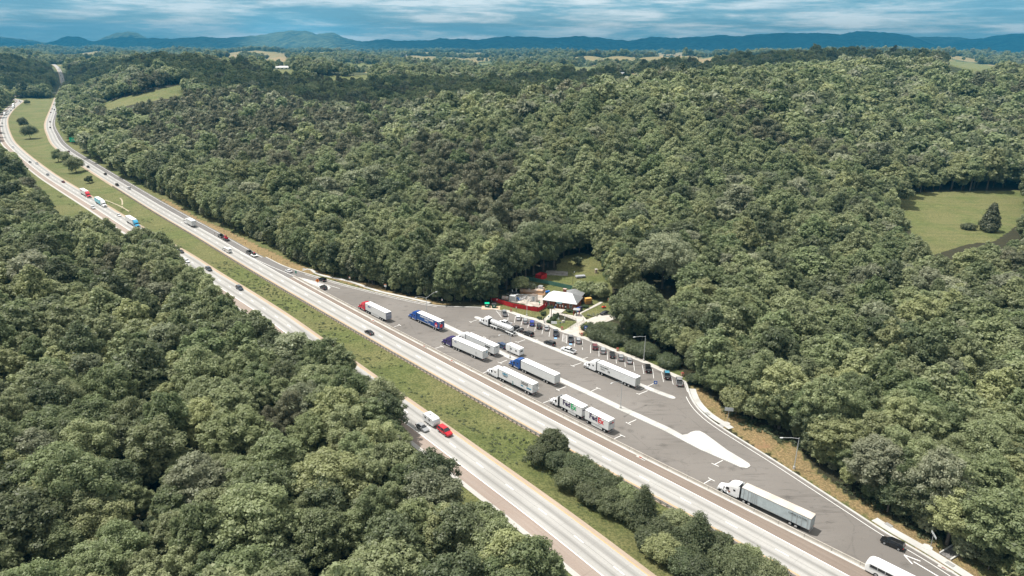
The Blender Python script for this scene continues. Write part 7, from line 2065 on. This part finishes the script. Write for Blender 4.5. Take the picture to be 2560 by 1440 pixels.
lone('broadleaf_tree', 1655, 722, 'broad', 'pale', 27, 14, 'very large pale feathery tree above the dark tree near the building', seed=11, nleaf=26000, size=.32, nlobe=230)
lone('small_tree', 1453, 741, 'broad', 'broad', 6.5, 4.2, 'light green small tree directly behind the right end of the brick building', seed=12, nleaf=4000)
lone('small_tree', 1480, 742, 'broad', 'broad', 6.0, 4.0, 'light green small tree behind the yellow unit', seed=13, nleaf=3500)
lone('small_tree', 1501, 746, 'broad', 'broad', 7.0, 4.6, 'light green small tree right of the yellow unit', seed=14, nleaf=3500)
lone('shrub', 1443, 663, 'broad', 'dark', 4.5, 2.6, 'thin dark bush alone on the upper clearing', 'shrub', seed=15, nleaf=1200, nlobe=14)
lone('small_tree', 1300, 728, 'broad', 'broad', 7, 4, 'leafy small tree overhanging the back of the building site', seed=16, nleaf=3000)
lone('shrub', 1324, 726, 'broad', 'pale', 3.5, 2.6, 'pale bush behind the raised concrete platform', 'shrub', seed=17, nleaf=1500)
# thicket and trees in the median, lower middle
for j, (x, y, kd, mk_, H, R, lab) in enumerate([
    (1378, 1135, 'broad', 'dark', 6.5, 3.6, 'spiky upper tree of the median thicket, nearest the guard rail'),
    (1348, 1160, 'broad', 'dark', 5.0, 3.4, 'low leftmost shrub of the median thicket'),
    (1398, 1178, 'broad', 'dark', 5.0, 3.4, 'shrub just below the spiky tree of the median thicket'),
    (1440, 1192, 'broad', 'dark', 5.5, 3.8, 'shrub at the upper middle of the median thicket'),
    (1425, 1222, 'broad', 'dark', 5.0, 3.6, 'shrub at the lower left middle of the median thicket'),
    (1484, 1222, 'broad', 'dark', 5.5, 4.0, 'rounded shrub in the heart of the median thicket'),
    (1473, 1255, 'broad', 'dark', 4.5, 3.4, 'low shrub on the lower edge of the median thicket'),
    (1520, 1238, 'broad', 'dark', 5.0, 3.4, 'shrub under the guard rail right of the thicket middle'),
    (1528, 1278, 'broad', 'dark', 5.0, 3.8, 'shrub between the thicket and the oval tree'),
    (1570, 1300, 'broad', 'dark', 4.5, 3.4, 'low shrub at the left foot of the oval tree'),
    (1605, 1312, 'cone', 'dark', 9.5, 3.8, 'tall oval tree in the lower median, first to rise over the rail'),
    (1650, 1345, 'broad', 'dark', 4.6, 3.4, 'shrub between the two tall median trees, upper one'),
    (1625, 1370, 'broad', 'dark', 4.0, 3.2, 'low shrub below the oval tree'),
    (1738, 1395, 'cone', 'dark', 10.5, 4.6, 'tallest rounded tree in the lower median'),
    (1690, 1378, 'cone', 'dark', 5.6, 2.6, 'small spiky conifer left of the tallest median tree'),
    (1705, 1430, 'broad', 'dark', 4.5, 3.4, 'low shrub at the bottom edge below the small conifer'),
    (1785, 1440, 'cone', 'dark', 7.0, 3.0, 'dark spiky conifer at the bottom right of the tallest median tree'),
    (1842, 1478, 'broad', 'dark', 7.6, 5.6, 'wide leafy tree cut off by the bottom edge in the median'),
    (1655, 1400, 'broad', 'broad', 5.0, 3.6, 'leafy shrub at the bottom left foot of the small conifer'),
    (1745, 1450, 'broad', 'dark', 5.0, 3.8, 'dark shrub at the bottom edge below the tallest median tree'),
    (1560, 1262, 'broad', 'broad', 4.6, 3.2, 'lighter shrub touching the guard rail left of the oval tree'),
    (1690, 1330, 'broad', 'broad', 4.4, 3.2, 'lighter shrub touching the guard rail right of the oval tree'),
    (1795, 1395, 'broad', 'dark', 5.2, 3.4, 'shrub close to the guard rail right of the tallest median tree'),
    (1860, 1425, 'broad', 'broad', 5.0, 3.4, 'bright shrub close to the guard rail near the bottom edge'),
    (1405, 1148, 'cone', 'dark', 6.5, 2.2, 'thin pointed conifer beside the spiky tree by the guard rail'),
    (1910, 1490, 'broad', 'broad', 6.8, 4.6, 'rightmost leafy tree cut off by the bottom edge in the median'),
]):
    H *= 1.12; R *= 1.15
    lone('shrub' if H < 6.5 and kd != 'cone' else ('conifer_tree' if 'conifer' in lab else 'small_tree'), x, y, kd, mk_, H, R, lab, 'shrub' if H < 6.5 and kd != 'cone' else 'tree', nleaf=9000, size=.18, nlobe=75 if kd != 'cone' else 40, seed=30 + j, group='trees and shrubs of the lower median')


for j, (x, y, H, R, mk_, lab) in enumerate([(1243, 738, 22, 7.5, 'dark', 'tall dark tree directly behind the left end of the red fence'), (1266, 724, 24, 8, 'dark', 'tall dark tree behind the tank and white box cabin'), (1290, 711, 24, 8, 'broad', 'tall leafy tree behind the pump machine'), (1313, 701, 23, 7.5, 'dark', 'tall dark tree at the left end of the green fence'), (1333, 686, 25, 8.5, 'dark', 'tall dark tree standing over the small red enclosure'), (1358, 678, 25, 8.5, 'broad', 'tall leafy tree behind the small red enclosure, on its right'), (1384, 668, 24, 8, 'dark', 'tall dark tree shading the flat tarpaulin'), (1545, 735, 16, 7.0, 'broad', 'leafy tree above the service road, left of the very large dark tree'), (1548, 690, 17, 7.0, 'broad', 'leafy tree at the right edge of the upper clearing'), (1690, 886, 14, 6.5, 'broad', 'leafy tree behind the rounded hedge, upper left of the last stalls'), (1722, 908, 13, 6.0, 'broad', 'leafy tree above the last two parked pickups'), (1748, 942, 12, 5.6, 'dark', 'dark leafy tree right of the last stall'), (1768, 972, 9, 4.6, 'broad', 'small leafy tree above the curved channel'), (1733, 958, 3.2, 2.4, 'dark', 'low bush just right of the last litter bin'), (1660, 872, 14, 6.0, 'broad', 'leafy tree between the big dark tree and the hedges'), (1840, 1035, 9, 5.2, 'broad', 'low spreading tree behind the grey text board'), (1880, 1050, 8, 4.6, 'broad', 'low spreading tree right of the grey text board')]):
    lone('broadleaf_tree', x, y, 'broad', mk_, H, R, lab, nleaf=12000, size=.27, nlobe=100, seed=70 + j)


def hedge(x, y, rx, ry, h, ang, lab, mk_='lawn', n=4000, size=.14, name='clipped_hedge', seed=0):
    rs = np.random.RandomState(500 + seed); p = P(x, y); lobes = []
    k = max(3, int(rx * ry * 1.2) + 4)
    for i in range(k):
        a = rs.uniform(0, 6.28); q = math.sqrt(rs.uniform(0, 1)); lobes.append((rx*.72*q*math.cos(a), ry*.72*q*math.sin(a), h*.45 + rs.uniform(-.05, .08)*h, min(h*.52, min(rx, ry)*.8)*rs.uniform(.85, 1.1)))
    v, f, nq = leaf_cloud(rs, n, lobes, size, 0, spread=.6, corek=.88)
    me = mesh_from(v, f, nq, name, [LF[mk_]]); o = new_obj(name, me); o.location = (p[0], p[1], .05); o.rotation_euler = (0, 0, ang)
    return tag(o, lab, 'hedge', 'hedges around the rest area')


hedge(1497, 842, 6.0, 6.0, 3.4, 0, 'large smooth rounded hedge right of the blue square sign, its left half', 'dark', 9000, .2, 'round_hedge', 1)
hedge(1542, 856, 6.5, 6.0, 3.6, -.3, 'large rounded hedge mass below the big dark tree, middle piece', 'dark', 9000, .2, 'round_hedge', 2)
hedge(1470, 824, 2.4, 3.5, 2.4, 0, 'small dark hedge directly behind the blue square sign', 'dark', 3000, .2, 'round_hedge', 3)
hedge(1520, 826, 7.0, 4.0, 2.8, -.2, 'pale-topped hedge strip behind the large rounded hedge', 'dark', 6000, .2, 'round_hedge', 4)
hedge(1583, 877, 3.6, 4.0, 3.2, -.3, 'rounded hedge left of the lamp post base', 'dark', 5000, .2, 'round_hedge', 5)
hedge(1615, 888, 5.0, 4.0, 4.4, -.3, 'tall rounded hedge directly behind the single-arm lamp post', 'dark', 6500, .2, 'round_hedge', 6)
hedge(1668, 912, 4.5, 4.0, 3.6, -.4, 'rounded hedge behind the black pickup, right of the lamp post', 'dark', 6000, .2, 'round_hedge', 7)
hedge(1360, 786, 2.4, 1.2, 1.2, .9, 'clipped low hedge left of the entrance walk', n=1500)
hedge(1392, 792, 3.0, 1.5, 1.3, .9, 'clipped low hedge right of the entrance walk, upper piece', n=2000, seed=2)
hedge(1378, 803, 3.2, 1.5, 1.3, .9, 'clipped low hedge right of the entrance walk, lower piece', n=2000, seed=3)
hedge(1376, 771, 1.6, 1.0, 1.3, 0, 'clipped shrub against the wall by the left window', n=1200, seed=4)
hedge(1421, 779.5, 2.0, .9, 1.2, -.3, 'clipped shrub against the wall below the right window', n=1200, seed=5)
hedge(1435, 782, 1.1, .8, 1.0, -.3, 'tiny clipped shrub beside the red-posted shelter', n=800, seed=6)
hedge(1462, 770, 1.3, 1.0, 1.4, 0, 'clipped shrub in front of the dark slatted cage', n=1000, seed=7)
hedge(1347, 798, 1.2, .9, 1.0, 0, 'small clipped shrub at the end of the lawn by the steps', n=800, seed=8)
hedge(1484, 789, 4.0, 2.0, .7, .1, 'low silvery ground-cover bed beside the service road', 'pale', 3000, .16, 'shrub_bed', 9)

# ---- rough weeds and tufts: countless, one object
weed_col = bpy.data.collections.new('weed_forms')
for j, (mk_, sz) in enumerate((('dark', .12), ('dark', .12), ('lawn', .11))):
    rs = np.random.RandomState(900 + j); lobes = [(rs.uniform(-.45, .45), rs.uniform(-.45, .45), .18, .30) for _ in range(5)]
    v, f, nq = leaf_cloud(rs, 80, lobes, sz, 0, spread=1.2, core=False); me = mesh_from(v, f, nq, 'weed_form', [LF[mk_]])
    o = bpy.data.objects.new('weed_form_%d' % j, me); weed_col.objects.link(o)
n_w = 90000
wx = npr.uniform(-330, 150, n_w); wy = npr.uniform(95, 560, n_w)
wi = {}; wz = G(wx, wy, wi); a_, b_ = wi['sN'], wi['sS']
lown_ = lown(wx, wy, 9, 2.0) + npr.uniform(-.6, .6, n_w)
med_ = (a_ < -7.4) & (b_ > 6.0); steep = med_ & (a_ > -16.5) & (wy < 330)
m_ = steep & (lown_ > -.5) | (med_ & (lown_ > 1.35)) | (poly_mask(wx, wy, polyR) & (a_ < 45) & (a_ > 12) & (wy < 560) & (lown_ > .2) & (line_dist(wx, wy, KERB_W, 1)[0] > 2.6)) | ((b_ < -10) & (b_ > -26) & (lown_ > .9))
m_ &= ~poly_mask(wx, wy, lot_poly)
wx, wy, wz = wx[m_], wy[m_], wz[m_]
wp = np.where(npr.uniform(0, 1, len(wx)) < .45, 0, npr.randint(1, 3, len(wx)))
scatter_obj('rough_grass', wx, wy, wz - .05, npr.uniform(.35, .95, len(wx)), wp, weed_col, 'rough tufted weeds covering the median slope and verges', 'weeds')
# bank weeds on the right
n_w = 9000; wx = npr.uniform(30, 130, n_w); wy = npr.uniform(110, 235, n_w); dk, _ = line_dist(wx, wy, KERB_W, 1); m_ = poly_mask(wx, wy, np.vstack([KERB_W, [[400, 60], [400, 300], [60, 300]]])) & (dk > 5.2) & (dk < 13)
m_ &= (lown(wx, wy, 5, 1.0) + npr.uniform(-.7, .7, n_w)) > .25
scatter_obj('bank_weeds', wx[m_], wy[m_], G(wx[m_], wy[m_]), npr.uniform(.5, 1.3, m_.sum()), npr.randint(0, 3, m_.sum()), weed_col, 'scattered weeds on the straw-coloured bank beside the exit lane', 'weeds')

# ---- far houses
def far_house(x, y, z, w, d, h, lab, wm, rm, ang=0.0, name='farmhouse'):
    p = P(x, y, z); zz = g1(p[0], p[1])
    r = thing(name, (p[0], p[1], zz), ang, lab, 'house', 'distant houses among the woods')
    MB().box(-w/2, w/2, -d/2, d/2, -3, h).build('wall', wm, r)
    k = MB(); k.loft([[(-w/2 - .5, -d/2 - .5, h), (-w/2 - .5, d/2 + .5, h), (-w/2 - .5, 0, h + d*.3)], [(w/2 + .5, -d/2 - .5, h), (w/2 + .5, d/2 + .5, h), (w/2 + .5, 0, h + d*.3)]]); k.build('roof', rm, r)
    for i in range(3): MB().box(-w*.35 + i*w*.3, -w*.35 + i*w*.3 + w*.12, -d/2 - .06, -d/2 - .004, h*.4, h*.75).build('window', MT['glass'], r)
    MB().box(w*.05, w*.05 + 1.2, -d/2 - .07, -d/2 - .006, 0, 2.3).build('door', MT['dark'], r)


wh = mat('house_white', (.6, .6, .58), .7); gr = mat('house_grey_roof', (.30, .31, .32), .7); dr_ = mat('house_dark_roof', (.12, .11, .10), .8)
far_house(708, 184, 34, 34, 14, 6, 'long white barn with a pale roof in a far meadow, left of centre', wh, wh, .1, 'barn')
far_house(748, 184, 34, 26, 12, 5, 'low white farmhouse with a grey roof right of the long barn', wh, gr, -.1)
far_house(880, 182, 34, 24, 12, 9, 'reddish brick farmhouse between dark trees', MT['brick'], dr_, .2)
far_house(1550, 188, 38, 22, 12, 5, 'white farmhouse by a yellowish field, upper middle', wh, gr, 0)
far_house(1510, 185, 38, 12, 10, 4, 'tiny white shed left of the upper-middle farmhouse', wh, wh, 0, 'shed')
far_house(1010, 146, 36, 40, 16, 7, 'distant pale barn at the edge of the plain left of centre', wh, wh, 0, 'barn')
far_house(1300, 152, 36, 40, 16, 7, 'distant white house group near the centre of the plain', wh, gr, .3)
far_house(1190, 164, 36, 22, 12, 6, 'distant white house left of the centre plain', wh, gr, .6)
far_house(2497, 192, 52, 30, 14, 6, 'pale roofed house at the upper right edge beyond the dark ridge', wh, wh, .1)
far_house(645, 170, 34, 16, 10, 6, 'small white house left of the long barn', wh, dr_, .4)

# ---- mountains
def ridge(name, pts, Yp, depth, foot, mtl, amp=30, seed=0, x0=-400, x1=2960):
    rs = np.random.RandomState(seed); xs = np.linspace(x0, x1, 900); px_, py_ = zip(*pts); ys = np.interp(xs, px_, py_)
    xx = (xs - 1280)/F_PX; yy = (ys - 720)/F_PX; u = xx*cr + yy*sr; v_ = -xx*sr + yy*cr
    dx = u; dy = ct - v_*st; dz = -(st + v_*ct); X = dx/dy*Yp; jit = rs.uniform(-1, 1, len(xs)); jit = (jit + np.roll(jit, 1) + np.roll(jit, 2))/1.7; Zt = CAM_H + dz/dy*Yp + jit*7.0 + 5*np.sin(np.arange(len(xs))*.21 + seed)
    ts = np.concatenate([np.linspace(0, 1, 30), [1.15, 1.35, 1.6]]); verts = []
    j = np.arange(len(xs)); spur = sum(np.sin(j*f_ + p_)*w for f_, p_, w in ((.055, .3, 1), (.13, 1.9, .7), (.31, 4, .4), (.72, 2, .22)))
    fine = rs.uniform(-1, 1, len(xs))
    for t in ts:
        tt = min(t, 1); prof = tt**1.25 if t <= 1 else 1 - (t - 1)*1.2
        bend = 4*tt*(1 - tt)
        shift = 4.0*t*7
        sp_ = np.interp(j + shift, j, spur)
        z = foot + (Zt - foot)*prof + bend*sp_*amp*.55 + bend*fine*2
        if t < 1: z = np.minimum(z, foot + (Zt - foot)*(.2 + .8*tt) + 5)
        y = Yp - depth*(1 - t); verts.append(np.stack([X*(y/Yp), np.full(len(xs), y), z], 1))
    nr_, nc_ = len(ts), len(xs); v2 = np.vstack(verts); i2 = (np.arange(nr_ - 1)[:, None]*nc_ + np.arange(nc_ - 1)[None, :]).ravel(); f2 = np.stack([i2, i2 + 1, i2 + nc_ + 1, i2 + nc_], 1)
    me = bpy.data.meshes.new(name); me.from_pydata(v2.tolist(), [], f2.tolist()); me.materials.append(mtl)
    me.polygons.foreach_set('use_smooth', [True]*len(me.polygons))
    return tag(new_obj(name, me), kind='structure')


mm = NB('wooded_mountain'); ob = mm.n('ShaderNodeTexCoord').outputs['Object']
a_ = mm.noise(ob, .006, 8, .7); b_ = mm.noise(ob, .0009, 4, .6)
c = mm.mix(mm.ramp(a_, [(.42, 0), (.58, 1)]), (.010, .022, .012), (.10, .125, .055)); c = mm.mix(mm.ramp(b_, [(.45, 0), (.62, .6)]), c, (.085, .105, .045))
mm.color(c); mm.bump(a_, 1.0, 60.0)
M1 = [(-400, 112), (-100, 106), (0, 105), (60, 107), (110, 109), (165, 91), (200, 92.5), (235, 103), (270, 97), (320, 92), (365, 96), (430, 96), (510, 92), (550, 95), (600, 92.5), (650, 88), (675, 83), (700, 79), (740, 77), (775, 77.5), (790, 85), (815, 82), (835, 82), (850, 90), (870, 98), (905, 103), (960, 99), (1010, 101), (1080, 101), (1100, 95), (1150, 97), (1200, 99), (1240, 92), (1262, 91), (1300, 93), (1330, 90), (1370, 95), (1400, 95), (1440, 89), (1480, 92), (1500, 94), (1540, 100), (1590, 100), (1630, 92), (1700, 94), (1760, 92), (1800, 86), (1850, 91), (1900, 84), (1960, 83), (2030, 81), (2100, 86), (2140, 78), (2180, 80), (2230, 81), (2270, 88), (2310, 103), (2345, 114), (2370, 110), (2400, 103), (2450, 95), (2500, 88), (2560, 83), (2960, 78)]
M2 = [(-400, 85), (0, 91), (40, 97), (80, 99), (120, 108), (200, 112), (235, 104), (260, 94), (290, 83), (322, 78), (345, 83), (370, 97), (430, 112), (700, 118), (1300, 120), (2200, 110), (2290, 93), (2340, 91), (2400, 94), (2500, 106), (2960, 100)]
ridge('mountains', M1, 12500, 3400, 20, mm.m, 70, 1)
ridge('far_mountains', M2, 16500, 3000, 20, mm.m, 60, 2)
flatm = MB(); flatm.add([(-19000, 15000, 5), (19000, 15000, 5), (19000, 18500, 5), (-19000, 18500, 5)], [(0, 1, 2, 3)])
tag(flatm.build('far_plain', mat('far_plain_cover', (.06, .08, .035), .95)), kind='structure')

# ---- clouds that throw the broad shadows over the far woods (well above the top of the picture)
def cloud(name, px_poly_world, z, th, seed, lab):
    pts_ = np.array(px_poly_world, float); c0 = pts_.mean(0); rs = np.random.RandomState(seed)
    sh_ = np.array([SUN_DIR.x, SUN_DIR.y])/SUN_DIR.z * z
    l = smooth_line(list(pts_) + [pts_[0]], 60.0)[:-1]; n = len(l); rad = l - c0
    k = MB(); rings = []
    wob = 1 + .05*np.sin(np.arange(n)*1.3 + seed) + .04*np.sin(np.arange(n)*3.1)
    for s, h in ((.82, 0), (.97, th*.12), (1.0, th*.3), (.92, th*.65), (.70, th*.95)):
        rings.append([(c0[0] + rad[i, 0]*s*wob[i] + sh_[0], c0[1] + rad[i, 1]*s*wob[i] + sh_[1], z + h) for i in range(n)])
    k.loft(rings)
    return tag(k.build(name, CLM, smooth=True), lab, 'cloud', kind='structure')


CLM = mat('cloud_white', (.85, .86, .88), 1.0, spec=0)
Wp = lambda L, z=20.0: [P(x, y, z) for x, y in L]
def AY(L): return [np.array([a*y, y]) for a, y in L]


cloud('cloud', AY([(-.74, 1500), (-.62, 1560), (-.50, 1330), (-.42, 1060), (-.2, 930), (-.08, 820), (.02, 790), (.12, 830), (.18, 980), (.24, 1130), (.45, 1180), (.60, 1250), (.64, 1700), (.3, 1850), (.14, 1750), (-.05, 1500), (-.2, 1380), (-.38, 1400), (-.5, 1750), (-.66, 2200), (-.8, 2300)]), 1500, 160, 3, 'broad flat cloud far above the middle woods, higher than the picture')
cloud('cloud', AY([(-1.1, 9300), (-.7, 9000), (-.38, 9200), (-.37, 11000), (-.40, 15500), (-1.1, 15500)]), 1500, 200, 4, 'broad flat cloud above the left mountains, higher than the picture')
cloud('cloud', AY([(-.20, 9300), (.1, 8800), (.6, 8300), (1.1, 8500), (1.1, 16000), (-.05, 16000), (-.22, 12500)]), 1500, 200, 5, 'broad flat cloud above the long right-hand mountain range')

# ---- air
hz = bpy.data.materials.new('haze_air'); hz.use_nodes = True
nt = hz.node_tree
nt.nodes.remove(nt.nodes['Principled BSDF'])
pv = nt.nodes.new('ShaderNodeVolumePrincipled')
pv.inputs['Color'].default_value = (0.08, 0.50, 0.86, 1); pv.inputs['Density'].default_value = 5.4e-5; pv.inputs['Anisotropy'].default_value = 0.0
nt.links.new(pv.outputs[0], nt.nodes['Material Output'].inputs['Volume'])
hzo = MB().box(-30500, 30500, -2500, 19500, -420, 620).build('haze', hz)
tag(hzo, 'thin blue air haze over the whole valley', 'haze', kind='stuff')
